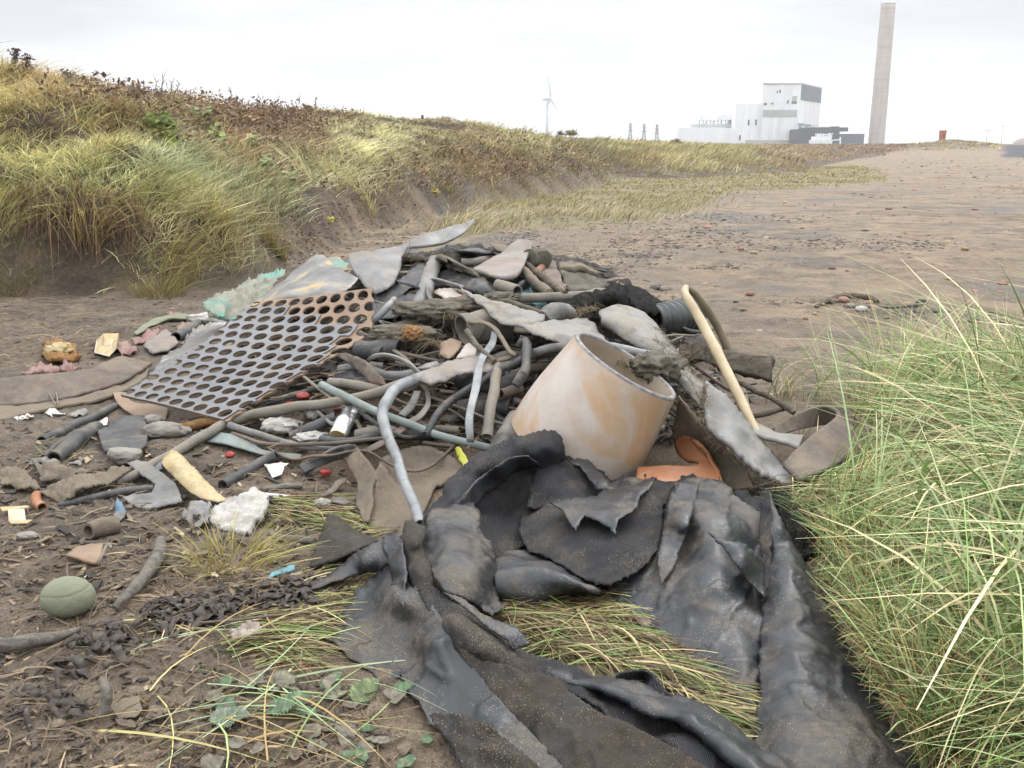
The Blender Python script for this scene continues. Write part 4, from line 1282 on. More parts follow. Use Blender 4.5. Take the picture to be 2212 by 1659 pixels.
def tube_geo(C, r, seg=14, wall=0.22, hollow=True, flat=1.0, rough=0.04, seed=0.0):
    n = len(C)
    T, N, B = frames(C)
    r = np.broadcast_to(r, n)
    an = np.linspace(0, 2 * np.pi, seg, endpoint=False)
    ring = np.cos(an)[None, :, None] * N[:, None] + flat * np.sin(an)[None, :, None] * B[:, None]
    V = C[:, None] + r[:, None, None] * ring
    if rough:
        q = V.reshape(-1, 3); d = fbm(q * (0.35 / max(r.mean(), 1e-4)) + seed, 3)
        V = V + (rough * r[:, None] * d.reshape(n, seg))[..., None] * ring
    V = V.reshape(-1, 3)
    i = np.arange(n - 1)[:, None] * seg; j = np.arange(seg)[None, :]; j2 = (j + 1) % seg
    F = [tuple(f) for f in np.stack([i + j, i + j2, i + seg + j2, i + seg + j], -1).reshape(-1, 4)]
    V = [tuple(v) for v in V]
    for end in (0, n - 1):
        e = end * seg; sg = 1 if end == 0 else -1
        if hollow:
            b = len(V); ri = r[end] * (1 - wall)
            for depth in (0.0, 3.0):
                c = C[end] + sg * T[end] * r[end] * depth
                for k in range(seg): V.append(tuple(c + ri * (np.cos(an[k]) * N[end] + flat * np.sin(an[k]) * B[end])))
            for k in range(seg):
                k2 = (k + 1) % seg
                f1 = (e + k, e + k2, b + k2, b + k); f2 = (b + k, b + k2, b + seg + k2, b + seg + k)
                F += [f1, f2] if end else [f1[::-1], f2[::-1]]
            cap = tuple(b + seg + k for k in range(seg)); F.append(cap if end else cap[::-1])
        else:
            b = len(V); V.append(tuple(C[end] - sg * T[end] * r[end] * 0.25))
            for k in range(seg):
                f = (e + k, e + (k + 1) % seg, b); F.append(f if end else f[::-1])
    return V, F

def T(name, label, pts, r, mat, lift=None, cat=None, hollow=True, group=None, flat=1.0, n=None, rough=0.05, parent=None, seg=14, wall=0.22):
    """hose, pipe, cable or stick along photo points; r in photo pixels (number or list)"""
    rl = np.atleast_1d(np.asarray(r, float))
    P0 = PTS(pts, 0.0)
    dep = (P0 - CAM) @ _F
    rw0 = rl.mean() * dep.mean() / FPX
    P = PTS(pts, rw0 * 0.8 + 0.012 if lift is None else lift)
    dep = (P - CAM) @ _F
    L = np.linalg.norm(np.diff(P, axis=0), axis=1).sum()
    n = n or int(np.clip(L / max(rw0 * 0.7, 0.004), 8, 110))
    C = catmull(P, n)
    sd = random.uniform(0, 90); q1 = np.linspace(0, L / 0.11, n); z1 = np.zeros(n)
    C = C + rw0 * (0.12 if mat in (CREAM, OLIVE, GREEN) else 0.26) * np.stack([perlin(np.stack([q1, z1 + sd + 7 * k, z1], 1)) for k in range(3)], 1)
    rr = (1 + 0.10 * perlin(np.stack([q1 * 2.2, z1 + sd, z1 + 3], 1))) * np.interp(np.linspace(0, 1, n), np.linspace(0, 1, len(rl)), rl) * np.interp(np.linspace(0, 1, n), np.linspace(0, 1, len(dep)), dep) / FPX
    V, F = tube_geo(C, rr, seg, wall, hollow, flat, rough, random.uniform(0, 50))
    o = mesh_obj(name, np.array(V), F, mat, parent)
    m = o.modifiers.new('edge', 'EDGE_SPLIT'); m.split_angle = math.radians(50)
    return finish(o, P, label, cat or name.split('_')[-1], group, parent)

def thicken(o, t, off=0.0):
    m = o.modifiers.new('thickness', 'SOLIDIFY'); m.thickness = t; m.offset = off
    m.use_even_offset = False
    return o

def grid_normals(G):
    du = np.gradient(G, axis=0); dv = np.gradient(G, axis=1)
    n = np.cross(du, dv); return n / (np.linalg.norm(n, axis=2)[..., None] + 1e-12)

def Lf(name, label, rows, mat, thick=0.005, lift=0.03, nu=44, nv=14, noise=0.006, nscale=9.0, jag=0.0, cat=None, group=None, parent=None, edge=0.003):
    """bent sheet, strap or shell lofted through photo rows"""
    R = [catmull(PTS(r, lift), nu) for r in rows]
    R = np.array(R)
    G = np.array([catmull(R[:, k], nv) if len(rows) > 2 else catmull(R[:, k], nv) for k in range(nu)])   # nu, nv, 3
    N = grid_normals(G)
    q = G.reshape(-1, 3)
    d = fbm(q * nscale + random.uniform(0, 90), 4).reshape(nu, nv)
    G = G + N * (noise * d)[..., None]
    if jag:
        for e in (0, nv - 1):
            a = 1 if e == 0 else nv - 2
            dirv = G[:, e] - G[:, a]; dirv /= np.linalg.norm(dirv, axis=1)[:, None] + 1e-9
            G[:, e] += dirv * (jag * fbm(G[:, e] * 60, 3))[:, None]
        for e in (0, nu - 1):
            a = 1 if e == 0 else nu - 2
            dirv = G[e] - G[a]; dirv /= np.linalg.norm(dirv, axis=1)[:, None] + 1e-9
            G[e] += dirv * (jag * fbm(G[e] * 60, 3))[:, None]
    i = np.arange(nu - 1)[:, None] * nv + np.arange(nv - 1)[None, :]
    F = np.stack([i, i + 1, i + nv + 1, i + nv], -1).reshape(-1, 4)
    o = mesh_obj(name, G.reshape(-1, 3), F, mat, parent)
    thicken(o, thick)
    return finish(o, None, label, cat or name.split('_')[-1], group, parent)

def Sh(name, label, outline, mat, ctrl=(), thick=0.0045, lift=0.03, res=7.0, noise=0.009, nscale=11.0, jag=1.5, smooth=False, cat=None, group=None, parent=None, wrinkle=0.0):
    """torn sheet: photo outline, inverse depth carried by a thin plate spline through outline and ctrl"""
    O = np.array([p[:2] for p in outline], float)
    pts = list(outline) + list(ctrl)
    P = PTS(pts, lift)
    dep = (P - CAM) @ _F
    inv = tps(np.array([p[:2] for p in pts]), 1.0 / dep, 3e-4)
    ring = np.vstack([O, O[:1]])
    seglen = np.linalg.norm(np.diff(ring, axis=0), axis=1)
    if smooth:
        tot = seglen.sum(); B = catmull(np.vstack([O[-1:], ring, O[1:2]]), int(tot / res * 1.3) + 20)
        B = catmull(ring, max(12, int(tot / res * 1.4)))[:-1]
    else:
        B = []
        for a, b, s in zip(ring[:-1], ring[1:], seglen):
            k = max(1, int(round(s / (res * 0.7))))
            B += [a + (b - a) * q / k for q in range(k)]
        B = np.array(B)
    if jag:
        sd = random.uniform(0, 99)
        B = B + jag * np.stack([fbm2(B[:, 0], B[:, 1], 0.09, 4, sd, 0.7), fbm2(B[:, 0], B[:, 1], 0.09, 4, sd + 9, 0.7)], 1)
    x0, y0 = B.min(0); x1, y1 = B.max(0)
    gx, gy = np.meshgrid(np.arange(x0, x1, res), np.arange(y0, y1, res * 0.87))
    gx = gx + (np.arange(gx.shape[0])[:, None] % 2) * res / 2
    Q = np.stack([gx.ravel(), gy.ravel()], 1) + RNG.uniform(-0.18, 0.18, (gx.size, 2)) * res
    Bl = [tuple(b) for b in B]
    k = in_poly(Q[:, 0], Q[:, 1], Bl)
    Q = Q[k]
    if len(Q): Q = Q[dist_poly(Q[:, 0], Q[:, 1], Bl + Bl[:1]) > res * 0.45]
    A = np.vstack([B, Q]) if len(Q) else B
    nb = len(B)
    r = delaunay_2d_cdt([Vector((float(a), float(b))) for a, b in A], [(i, (i + 1) % nb) for i in range(nb)], [], 1, 1e-5, False)
    V2 = np.array([tuple(v) for v in r[0]]); F = [tuple(f) for f in r[2]]
    cen = np.array([V2[list(f)].mean(0) for f in F])
    okf = in_poly(cen[:, 0], cen[:, 1], Bl)
    F = [f for f, q in zip(F, okf) if q]
    V = at_d(V2[:, 0], V2[:, 1], 1.0 / np.maximum(inv(V2), 0.02))
    Fa = np.array([f[:3] for f in F])
    nrm = np.zeros_like(V)
    fn = np.cross(V[Fa[:, 1]] - V[Fa[:, 0]], V[Fa[:, 2]] - V[Fa[:, 0]])
    for c in range(3): np.add.at(nrm, Fa[:, c], fn)
    nrm /= np.linalg.norm(nrm, axis=1)[:, None] + 1e-12
    nrm *= np.sign((nrm * (CAM - V)).sum(1))[:, None]
    sd = random.uniform(0, 90)
    d = noise * fbm(V * nscale + sd, 4, 0.55)
    if wrinkle:
        a = random.uniform(0, 3.14)
        q = V @ Matrix.Rotation(a, 3, 'Z')
        q = np.asarray(q)
        for fq, wd in (((5.0, 1.8, 3.5), 0.10), ((3.0, 8.0, 5.0), 0.07)):
            d = d + wrinkle * np.exp(-np.abs(fbm(q * np.array(fq) + sd, 3, 0.4)) / wd)
    V = V + nrm * d[:, None]
    V = V.astype(float)
    # face the viewer
    if (fn * (CAM - V[Fa[:, 0]])).sum() < 0: Fa = Fa[:, ::-1]
    o = mesh_obj(name, V, Fa, mat, parent)
    thicken(o, thick)
    return finish(o, None, label, cat or name.split('_')[-1], group, parent)

def lump(name, label, c, r, mat, sq=(1, 1, 1), amp=0.25, fr=1.6, lift=0.0, cat=None, group=None, parent=None, sub=4, facet=0.0, rot=0.0, sink=0.35):
    """stone or chunk at a photo point; r in photo pixels"""
    P = PTS([c], lift)[0]
    dep = (P - CAM) @ _F
    R = r * dep / FPX
    import bmesh
    bm = bmesh.new(); bmesh.ops.create_icosphere(bm, subdivisions=sub, radius=1.0)
    V = np.array([tuple(v.co) for v in bm.verts]); F = [tuple(v.index for v in f.verts) for f in bm.faces]; bm.free()
    d = 1 + amp * fbm(V * fr + random.uniform(0, 99), 4)
    if facet:
        nn = RNG.normal(size=(14, 3)); nn /= np.linalg.norm(nn, axis=1)[:, None]
        proj = V @ nn.T
        lim = np.where(proj > 0.2, (1 - facet * 0.5 + 0.25 * RNG.random(14)[None]) / np.maximum(proj, 0.2), 9).min(1)
        d = np.minimum(d, lim)
    d = d + amp * 0.22 * fbm(V * 5.5 + 3.0, 3)
    V = V * d[:, None] * R * np.array(sq)
    cr, sr = math.cos(rot), math.sin(rot)
    V = V @ np.array([[cr, sr, 0], [-sr, cr, 0], [0, 0, 1]])
    V[:, 2] += R * sq[2] * (1 - sink)
    o = mesh_obj(name, V + P if parent else V, np.array(F), mat, parent, facet == 0)
    if parent is None:
        o.location = P; tag(o, label, cat or name.split('_')[-1], group)
    else:
        o.matrix_parent_inverse = Matrix.Translation(-Vector(parent.location))
    return o

def fringe(root, path, n, length, mat, down=0.4, lift=0.04, width=0.0016, name='frayed_edge'):
    """loose threads along a torn edge"""
    C = catmull(PTS(path, lift), 80)
    k = RNG.integers(0, 79, n); f = RNG.random((n, 1))
    root_p = C[k] * (1 - f) + C[k + 1] * f + RNG.normal(size=(n, 3)) * 0.004
    lean = RNG.normal(size=(n, 3)) * 0.6; lean[:, 2] = 0
    L = length * RNG.uniform(0.3, 1.2, n)
    cb = s2l((120, 108, 88)) * np.exp(0.3 * RNG.normal(size=(n, 1)))
    o = blades(name, root_p - np.array(root.location), L, width * RNG.uniform(0.5, 1.3, n), lean, RNG.uniform(0.3, 1.0 + down, n), cb, cb, 4, mat)
    o.parent = root
    return o

# ------------------------------------------------------------------ materials of the heap
RUB = weathered('black_rubber', (0.012, 0.013, 0.015), (0.028, 0.030, 0.034), 7, 0.40, 0.50, (0.175, 0.138, 0.096), 0.26, 0.32, 50, spec=0.5, dscale=5.5, grain=0.85, top=0.2)
RUBW = weathered('woven_black_rubber', (0.012, 0.012, 0.014), (0.028, 0.028, 0.031), 9, 0.7, 0.50, (0.14, 0.11, 0.077), 0.25, 0.6, 70, spec=0.35, dscale=6, weave=0.8, grain=0.85, top=0.2)
RUBD = weathered('muddy_black_rubber', (0.018, 0.017, 0.016), (0.04, 0.037, 0.034), 10, 0.7, 0.54, (0.085, 0.064, 0.042), 0.3, 0.9, 55, spec=0.35, dscale=8, grain=0.7)
FUZZ = weathered('charred_felt', (0.008, 0.008, 0.008), (0.022, 0.021, 0.020), 40, 0.95, 0.22, (0.08, 0.068, 0.054), 0.12, 1.0, 160, spec=0.1)
PALE = weathered('bleached_rubber', (0.16, 0.15, 0.135), (0.30, 0.29, 0.27), 9, 0.55, 0.46, (0.21, 0.175, 0.13), 0.15, 0.35, 60, c3=(0.08, 0.078, 0.075), c3_scale=7, c3_pos=0.58)
PALE2 = weathered('grey_sheet_rubber', (0.11, 0.107, 0.105), (0.215, 0.21, 0.205), 6, 0.45, 0.42, (0.22, 0.185, 0.14), 0.22, 0.35, 60, c3=(0.36, 0.36, 0.36), c3_scale=3, c3_pos=0.6)
HOSE = weathered('grey_hose_rubber', (0.10, 0.098, 0.095), (0.20, 0.195, 0.185), 14, 0.6, 0.34, (0.22, 0.185, 0.14), 0.2, 0.4, 90)
HOSED = weathered('dark_hose_rubber', (0.028, 0.029, 0.031), (0.075, 0.074, 0.074), 16, 0.55, 0.36, (0.20, 0.17, 0.13), 0.2, 0.4, 90)
HOSEB = weathered('muddy_hose', (0.13, 0.12, 0.10), (0.22, 0.20, 0.17), 12, 0.8, 0.55, (0.22, 0.185, 0.14), 0.2, 0.5, 90)
HOSEL = weathered('blue_grey_hose', (0.16, 0.165, 0.17), (0.27, 0.275, 0.275), 14, 0.5, 0.25, (0.22, 0.185, 0.14), 0.15, 0.3, 90, c3=(0.09, 0.09, 0.095), c3_scale=9, c3_pos=0.62)
GREEN = weathered('green_grey_pipe', (0.15, 0.18, 0.17), (0.24, 0.275, 0.26), 14, 0.7, 0.34, (0.22, 0.185, 0.14), 0.2, 0.3, 90)
CREAM = weathered('cream_hose', (0.36, 0.28, 0.165), (0.48, 0.39, 0.25), 10, 0.45, 0.16, (0.28, 0.22, 0.15), 0.06, 0.25, 60, c3=(0.50, 0.36, 0.24), c3_scale=5, c3_pos=0.6)
OLIVE = weathered('olive_hose', (0.16, 0.13, 0.085), (0.24, 0.20, 0.13), 10, 0.6, 0.3, SAND, 0.1, 0.3, 60)
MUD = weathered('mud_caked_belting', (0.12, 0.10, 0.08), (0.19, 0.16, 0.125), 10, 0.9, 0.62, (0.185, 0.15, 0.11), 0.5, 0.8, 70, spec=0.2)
BELT = weathered('brown_belting', (0.085, 0.068, 0.055), (0.15, 0.122, 0.098), 10, 0.8, 0.4, (0.22, 0.18, 0.13), 0.2, 0.5, 80, c3=(0.145, 0.095, 0.072), c3_scale=4, c3_pos=0.58)
PINK = weathered('pink_grey_belting', (0.15, 0.130, 0.115), (0.25, 0.222, 0.200), 8, 0.6, 0.42, (0.24, 0.20, 0.15), 0.2, 0.4, 70, c3=(0.24, 0.16, 0.14), c3_scale=6, c3_pos=0.58)
TAN = weathered('tan_plate', (0.20, 0.13, 0.085), (0.29, 0.20, 0.135), 9, 0.6, 0.34, (0.24, 0.19, 0.13), 0.2, 0.3, 60)
GPLATE = weathered('grey_plate_film', (0.125, 0.125, 0.13), (0.175, 0.175, 0.18), 5, 0.45, 0.30, (0.22, 0.185, 0.14), 0.2, 0.2, 60, spec=0.5)
CLAY = weathered('glazed_clay', (0.40, 0.33, 0.27), (0.48, 0.425, 0.375), 9, 0.45, 0.18, (0.27, 0.20, 0.14), 0.12, 0.25, 30, c3=(0.44, 0.285, 0.165), c3_scale=3.6, c3_pos=0.525, spec=0.45, dscale=6)
CLAYR = weathered('clay_rim_glaze', (0.10, 0.10, 0.125), (0.30, 0.275, 0.255), 34, 0.6, 0.3, (0.36, 0.30, 0.22), 0.2, 0.4, 90)
CLAYI = weathered('clay_inside', (0.34, 0.27, 0.2), (0.46, 0.38, 0.30), 8, 0.7, 0.3, (0.24, 0.2, 0.15), 0.2, 0.3, 60)
ORANGE = weathered('orange_sheet_rubber', (0.27, 0.105, 0.045), (0.34, 0.155, 0.075), 7, 0.5, 0.14, (0.3, 0.2, 0.12), 0.08, 0.25, 60, c3=(0.38, 0.23, 0.14), c3_scale=6, c3_pos=0.58)
BURNT = weathered('burnt_metal', (0.11, 0.105, 0.10), (0.26, 0.245, 0.22), 7, 0.42, 0.16, (0.30, 0.25, 0.19), 0.1, 0.3, 60, c3=(0.46, 0.30, 0.12), c3_scale=7, c3_pos=0.60, metal=0.25)
TEAL = weathered('turquoise_flaked_rubble', (0.20, 0.19, 0.145), (0.28, 0.27, 0.21), 14, 0.9, 0.30, SAND, 0.2, 1.0, 50, c3=(0.13, 0.30, 0.25), c3_scale=6, c3_pos=0.57)
WOODD = weathered('dark_driftwood', (0.055, 0.045, 0.035), (0.13, 0.11, 0.085), 12, 0.95, 0.3, SAND, 0.1, 0.9, 60, stretch=(1, 6, 6), spec=0.15)
WOOD = weathered('orange_split_timber', (0.15, 0.075, 0.03), (0.32, 0.18, 0.075), 14, 0.9, 0.34, SAND, 0.05, 0.8, 80, stretch=(2, 9, 9), spec=0.15)
BARK = weathered('grey_driftwood', (0.10, 0.09, 0.078), (0.20, 0.18, 0.155), 12, 0.95, 0.3, SAND, 0.2, 0.9, 90, stretch=(2, 7, 7), spec=0.15)
FOAM = weathered('dirty_white_foam', (0.34, 0.32, 0.29), (0.50, 0.48, 0.44), 30, 0.9, 0.38, (0.25, 0.21, 0.16), 0.2, 0.9, 120, dscale=14)
PLAS = weathered('white_plastic', (0.46, 0.43, 0.38), (0.62, 0.59, 0.53), 10, 0.4, 0.2, SAND, 0.1, 0.2, 60)
YELC = weathered('speckled_cream_plastic', (0.36, 0.27, 0.12), (0.50, 0.41, 0.25), 9, 0.5, 0.34, (0.24, 0.17, 0.09), 0.5, 0.4, 60, c3=(0.40, 0.26, 0.10), c3_scale=14, c3_pos=0.6)
REDP = weathered('red_plastic', (0.27, 0.03, 0.026), (0.36, 0.05, 0.04), 9, 0.55, 0.42, SAND, 0.1, 0.2, 60)
REDC = weathered('faded_red_cloth', (0.20, 0.105, 0.095), (0.28, 0.165, 0.15), 14, 0.9, 0.42, (0.26, 0.2, 0.15), 0.2, 0.6, 120)
BLUEC = weathered('turquoise_cloth', (0.12, 0.26, 0.29), (0.2, 0.38, 0.42), 12, 0.8, 0.3, SAND, 0.2, 0.5, 80)
BLUE = weathered('blue_plastic', (0.06, 0.14, 0.22), (0.12, 0.22, 0.30), 12, 0.5, 0.5, SAND, 0.2, 0.3, 80)
METAL = weathered('crushed_aluminium', (0.62, 0.62, 0.63), (0.78, 0.78, 0.78), 9, 0.28, 0.10, (0.3, 0.26, 0.2), 0.1, 0.25, 60, metal=0.85)
YEL = weathered('yellow_plastic', (0.42, 0.42, 0.05), (0.52, 0.50, 0.09), 9, 0.5, 0.34, SAND, 0.1, 0.2, 60)
DUCT = weathered('ribbed_black_duct', (0.022, 0.025, 0.024), (0.045, 0.05, 0.047), 9, 0.35, 0.12, (0.2, 0.17, 0.13), 0.1, 0.2, 60, spec=0.6)
CARPET = weathered('brown_grey_carpet', (0.085, 0.078, 0.062), (0.15, 0.138, 0.11), 18, 0.95, 0.35, (0.2, 0.17, 0.125), 0.25, 0.9, 120, spec=0.1)
FIBRE = attr_mat('loose_fibre', rough=0.9, var=0.2, vscale=60, spec=0.1)
ROPE = weathered('muddy_rope', (0.11, 0.098, 0.08), (0.19, 0.17, 0.135), 30, 0.95, 0.4, SAND, 0.2, 1.0, 160, spec=0.1)
STONE = weathered('beach_stone', (0.16, 0.145, 0.125), (0.26, 0.235, 0.2), 12, 0.8, 0.25, SAND, 0.1, 0.5, 60)
STONER = weathered('red_stone', (0.22, 0.105, 0.075), (0.29, 0.15, 0.105), 12, 0.8, 0.2, SAND, 0.1, 0.5, 60)
STONEY = weathered('ochre_stone', (0.26, 0.185, 0.10), (0.34, 0.26, 0.155), 12, 0.8, 0.2, SAND, 0.1, 0.5, 60)
STONEK = weathered('sea_coal', (0.018, 0.018, 0.02), (0.045, 0.045, 0.048), 12, 0.5, 0.15, SAND, 0.1, 0.5, 60)
STONEG = weathered('green_algae_stone', (0.165, 0.175, 0.115), (0.225, 0.235, 0.165), 9, 0.9, 0.38, (0.19, 0.165, 0.12), 0.3, 0.5, 70)
# ------------------------------------------------------------------ the heap: back row
def heap_back():
    # perforated plate: tan plate with a torn grey film
    root = empty('perforated_plate', tuple(PTS([(430, 880)], 0.02)[0]))
    tag(root, 'tan plate punched with rows of round holes, torn grey film over most of it', 'perforated plate')
    def pl(x, y, k=1.0): return (x, y, None, k / (1.03 * (0.2597 + (x - 262) * 0.0000883 + (y - 856) * 0.0002213)))
    grid = [[pl(262, 856), pl(375, 882), pl(492, 912)],
            [pl(345, 805), pl(475, 825, 0.995), pl(590, 848)],
            [pl(430, 750), pl(565, 768, 0.99), pl(705, 780)],
            [pl(508, 690), pl(640, 700, 0.985), pl(800, 715)],
            [pl(552, 652), pl(680, 640, 0.97), pl(806, 622, 0.96)]]
    Wd = np.array([PTS(r) for r in grid])
    nv, nu = 13, 9
    def patch(u, v):
        """smooth surface through the 3x5 net, u across 0..1, v up 0..1"""
        u = np.asarray(u); v = np.asarray(v)
        def lag(ts, t):
            return np.stack([np.prod([(t - b) / (a - b) for b in ts if b != a], axis=0) for a in ts], -1)
        lu = lag([0, 0.5, 1.0], u)
        vk = np.array([0, 0.28, 0.58, 0.86, 1.0])
        rowp = np.einsum('...i,jik->...jk', lu, Wd)
        out = np.zeros(u.shape + (3,))
        C = [catmull(np.array([Wd[j, i] for j in range(5)]), 60) for i in range(3)]
        C = np.array(C)
        k = np.clip(v, 0, 1) * 59; k0 = np.minimum(k.astype(int), 58); f = (k - k0)[..., None]
        cc = C[:, k0] * (1 - f) + C[:, k0 + 1] * f
        return np.einsum('...i,i...k->...k', lu, cc)
    uc = catmull(np.array([[0, 0], [1, 1]]), 5)
    S = 24
    an = np.linspace(0, 2 * np.pi, S, endpoint=False)
    def plate(name, mat, keep, off, thick, rad=0.335, label=None):
        V, F = [], []
        for j in range(nv):
            sh = 0.25 if j % 2 else -0.25
            for i in range(-1, nu + 1):
                cu, cv = (i + 0.5 + sh), (j + 0.5)
                if not keep(cu / nu, cv / nv, i, j): continue
                sq = []
                for a in an:
                    c, s = math.cos(a), math.sin(a); m = max(abs(c), abs(s))
                    sq.append((cu + 0.5 * c / m, cv + 0.5 * s / m))
                sq = np.array(sq)
                ci = np.array([(cu + rad * math.cos(a), cv + rad * math.sin(a)) for a in an])
                lo, hi = 0.0, nu
                sq[:, 0] = np.clip(sq[:, 0], lo, hi); ci[:, 0] = np.clip(ci[:, 0], lo, hi)
                if sq[:, 0].max() - sq[:, 0].min() < 0.05: continue
                b = len(V); V += list(sq) + list(ci)
                F += [(b + k, b + (k + 1) % S, b + S + (k + 1) % S, b + S + k) for k in range(S)]
        V = np.array(V)
        P = patch(V[:, 0] / nu, V[:, 1] / nv)
        ctr = Wd.reshape(-1, 3)
        nrm = np.cross(Wd[2, 2] - Wd[2, 0], Wd[3, 1] - Wd[1, 1]); nrm /= np.linalg.norm(nrm)
        if nrm @ (CAM - ctr[0]) < 0: nrm = -nrm
        P = P + nrm * (off + 0.002 * fbm(P * 6, 2))[:, None] - np.array(root.location)
        import bmesh
        bm = bmesh.new(); vs_ = [bm.verts.new(p) for p in P]
        for f in F:
            try: bm.faces.new([vs_[q] for q in f])
            except ValueError: pass
        bmesh.ops.remove_doubles(bm, verts=bm.verts, dist=0.0006)
        bmesh.ops.dissolve_degenerate(bm, edges=bm.edges, dist=0.0002)
        me = bpy.data.meshes.new(name); bm.to_mesh(me); bm.free()
        me.materials.append(mat)
        o = bpy.data.objects.new(name, me); COL.objects.link(o); o.parent = root
        if label: o['label'] = label
        thicken(o, thick); return o
    plate('plate', TAN, lambda u, v, i, j: True, 0.0, 0.007, 0.395)
    def film(u, v, i, j):
        edge = 0.80 + 0.10 * (1 - u) + 0.03 * math.sin(7 * u)
        if u > 0.9 and v > 0.55: return False
        return v < edge + random.uniform(-0.015, 0.015) and u < 0.985
    plate('grey_film', GPLATE, film, 0.0075, 0.003, 0.385, 'grey film torn off the upper right corner')
    Lf('curled_lip', None, [[zD(830, 685, 0.06), zD(880, 780, 0.06), zD(1000, 850, 0.05), zD(1230, 862, 0.04)],
                            [zD(925, 690, 0.05), zD(965, 745, 0.05), zD(1080, 775, 0.045), zD(1240, 800, 0.04)]], TAN, 0.006, parent=None)
    lip = bpy.data.objects['curled_lip']; part_of(root, lip)
    for k in ('label', 'category', 'group'):
        if k in lip: del lip[k]

    # big painted rubble chunks behind the plate
    def ad(fr, pts): return [fr(x, y) + (None, d) for x, y, d in pts]
    for lab, ol in [('crumpled netting sheet with flaking turquoise paint, largest of three behind the perforated plate', [(395, 690, 4.95), (440, 640, 5.05), (540, 600, 5.1), (640, 590, 5.1), (660, 555, 5.15), (700, 505, 5.2), (790, 478, 5.2), (850, 450, 5.25), (1000, 436, 5.2), (950, 520, 4.9), (890, 600, 4.7), (800, 680, 4.6), (720, 740, 4.6), (640, 790, 4.6), (540, 790, 4.7), (440, 760, 4.8)]),
                    ('small crumpled turquoise netting between two bent grey sheets', [(1275, 365, 4.6), (1340, 325, 4.65), (1410, 332, 4.65), (1460, 380, 4.6), (1460, 440, 4.5), (1400, 470, 4.45), (1320, 430, 4.5)]),
                    ('crumpled brown green netting at the left tip of the turquoise sheet', [(390, 670, 4.8), (450, 645, 4.85), (520, 640, 4.8), (560, 700, 4.7), (520, 770, 4.6), (430, 745, 4.7)])]:
        Sh('crumpled_netting', lab, ad(zA, ol), TEAL, thick=0.006, res=4.0, noise=0.02, nscale=6, jag=3, wrinkle=0.012, cat='netting')
    Lf('burnt_sheet', 'warped burnt metal sheet with a rusty stain behind the perforated plate',
       [ad(zA, [(735, 690, 4.12), (900, 575, 4.2), (1080, 420, 4.3), (1225, 303, 4.38)]),
        ad(zA, [(860, 660, 4.0), (1030, 570, 4.02), (1190, 450, 4.12), (1292, 330, 4.3)]),
        ad(zA, [(950, 650, 3.98), (1150, 590, 3.93), (1330, 500, 4.0), (1420, 430, 4.12)]),
        ad(zA, [(1010, 655, 3.98), (1220, 640, 3.88), (1440, 580, 3.92), (1535, 480, 4.02)])], BURNT, 0.004, nu=50, nv=26, noise=0.010, nscale=6, jag=0.003, cat='metal sheet')
    Sh('grey_sheet', 'stiff grey sheet hanging down the left shoulder of the heap', ad(zA, [(1450, 312, 4.38), (1600, 285, 4.42), (1760, 262, 4.46), (1915, 215, 4.5), (1890, 275, 4.4), (1855, 330, 4.3), (1850, 400, 4.2), (1800, 530, 4.0), (1745, 580, 3.93), (1670, 610, 3.92), (1590, 555, 3.98), (1530, 480, 4.1), (1480, 400, 4.24)]),
       PALE2, ad(zA, [(1700, 440, 4.06), (1620, 350, 4.26)]), smooth=False, res=8, noise=0.010, nscale=6, cat='rubber sheet')
    P = zB
    tk = 4.75
    Lf('belt_flap', 'pointed grey belt flap sticking up at the top of the heap',
       [[P(255, 212) + (None, 4.45), P(420, 150) + (None, 4.5), P(600, 95) + (None, 4.62), P(735, 50) + (None, 4.72)],
        [P(250, 262) + (None, 4.35), P(400, 250) + (None, 4.38), P(530, 222) + (None, 4.5), P(660, 150) + (None, 4.62), P(738, 58) + (None, 4.72)]], PALE2, 0.012, nu=36, nv=10, noise=0.006, jag=0.003, cat='belt flap')
    Lf('rubber_strap', 'dark rubber strap lying along the crest under the pointed flap',
       [[P(250, 262, 0.05), P(420, 240, 0.1), P(560, 232, 0.12), P(760, 270, 0.12), P(935, 315, 0.08)],
        [P(240, 300, 0.05), P(420, 290, 0.1), P(600, 285, 0.12), P(780, 320, 0.12), P(900, 350, 0.08)]], HOSED, 0.01, nu=36, nv=6, cat='strap')
    Lf('frayed_belt', 'long belt with frayed textile edge running under the spoon shaped curl',
       [[P(205, 305, 0.14), P(320, 300, 0.2), P(430, 315, 0.22), P(600, 385, 0.24), P(740, 430, 0.24), P(870, 470, 0.22)],
        [P(205, 360, 0.12), P(320, 345, 0.2), P(430, 345, 0.22), P(590, 412, 0.24), P(730, 452, 0.24), P(860, 490, 0.22)]], ROPE, 0.02, nu=50, nv=6, noise=0.012, nscale=30, jag=0.006, cat='belt')
    fringe(bpy.data.objects['frayed_belt'], Z(P, [(205, 350), (320, 350), (430, 350)]), 160, 0.07, FIBRE, 0.5, 0.2)
    Lf('curled_belt', 'pinkish grey belt end curled up like a spoon at the top of the heap',
       [[P(718, 425, 0.26), P(830, 360, 0.28), P(940, 305, 0.26), P(1000, 245, None, 4.42), P(1060, 212, None, 4.5)],
        [P(790, 445, 0.3), P(900, 410, 0.34), P(1000, 370, 0.36), P(1070, 290, None, 4.25), P(1110, 208, None, 4.42)],
        [P(850, 472, 0.3), P(985, 485, 0.36), P(1070, 440, 0.4), P(1120, 340, None, 4.12), P(1160, 225, None, 4.3)]], PINK, 0.016, nu=40, nv=18, noise=0.004, jag=0.002, cat='belt')
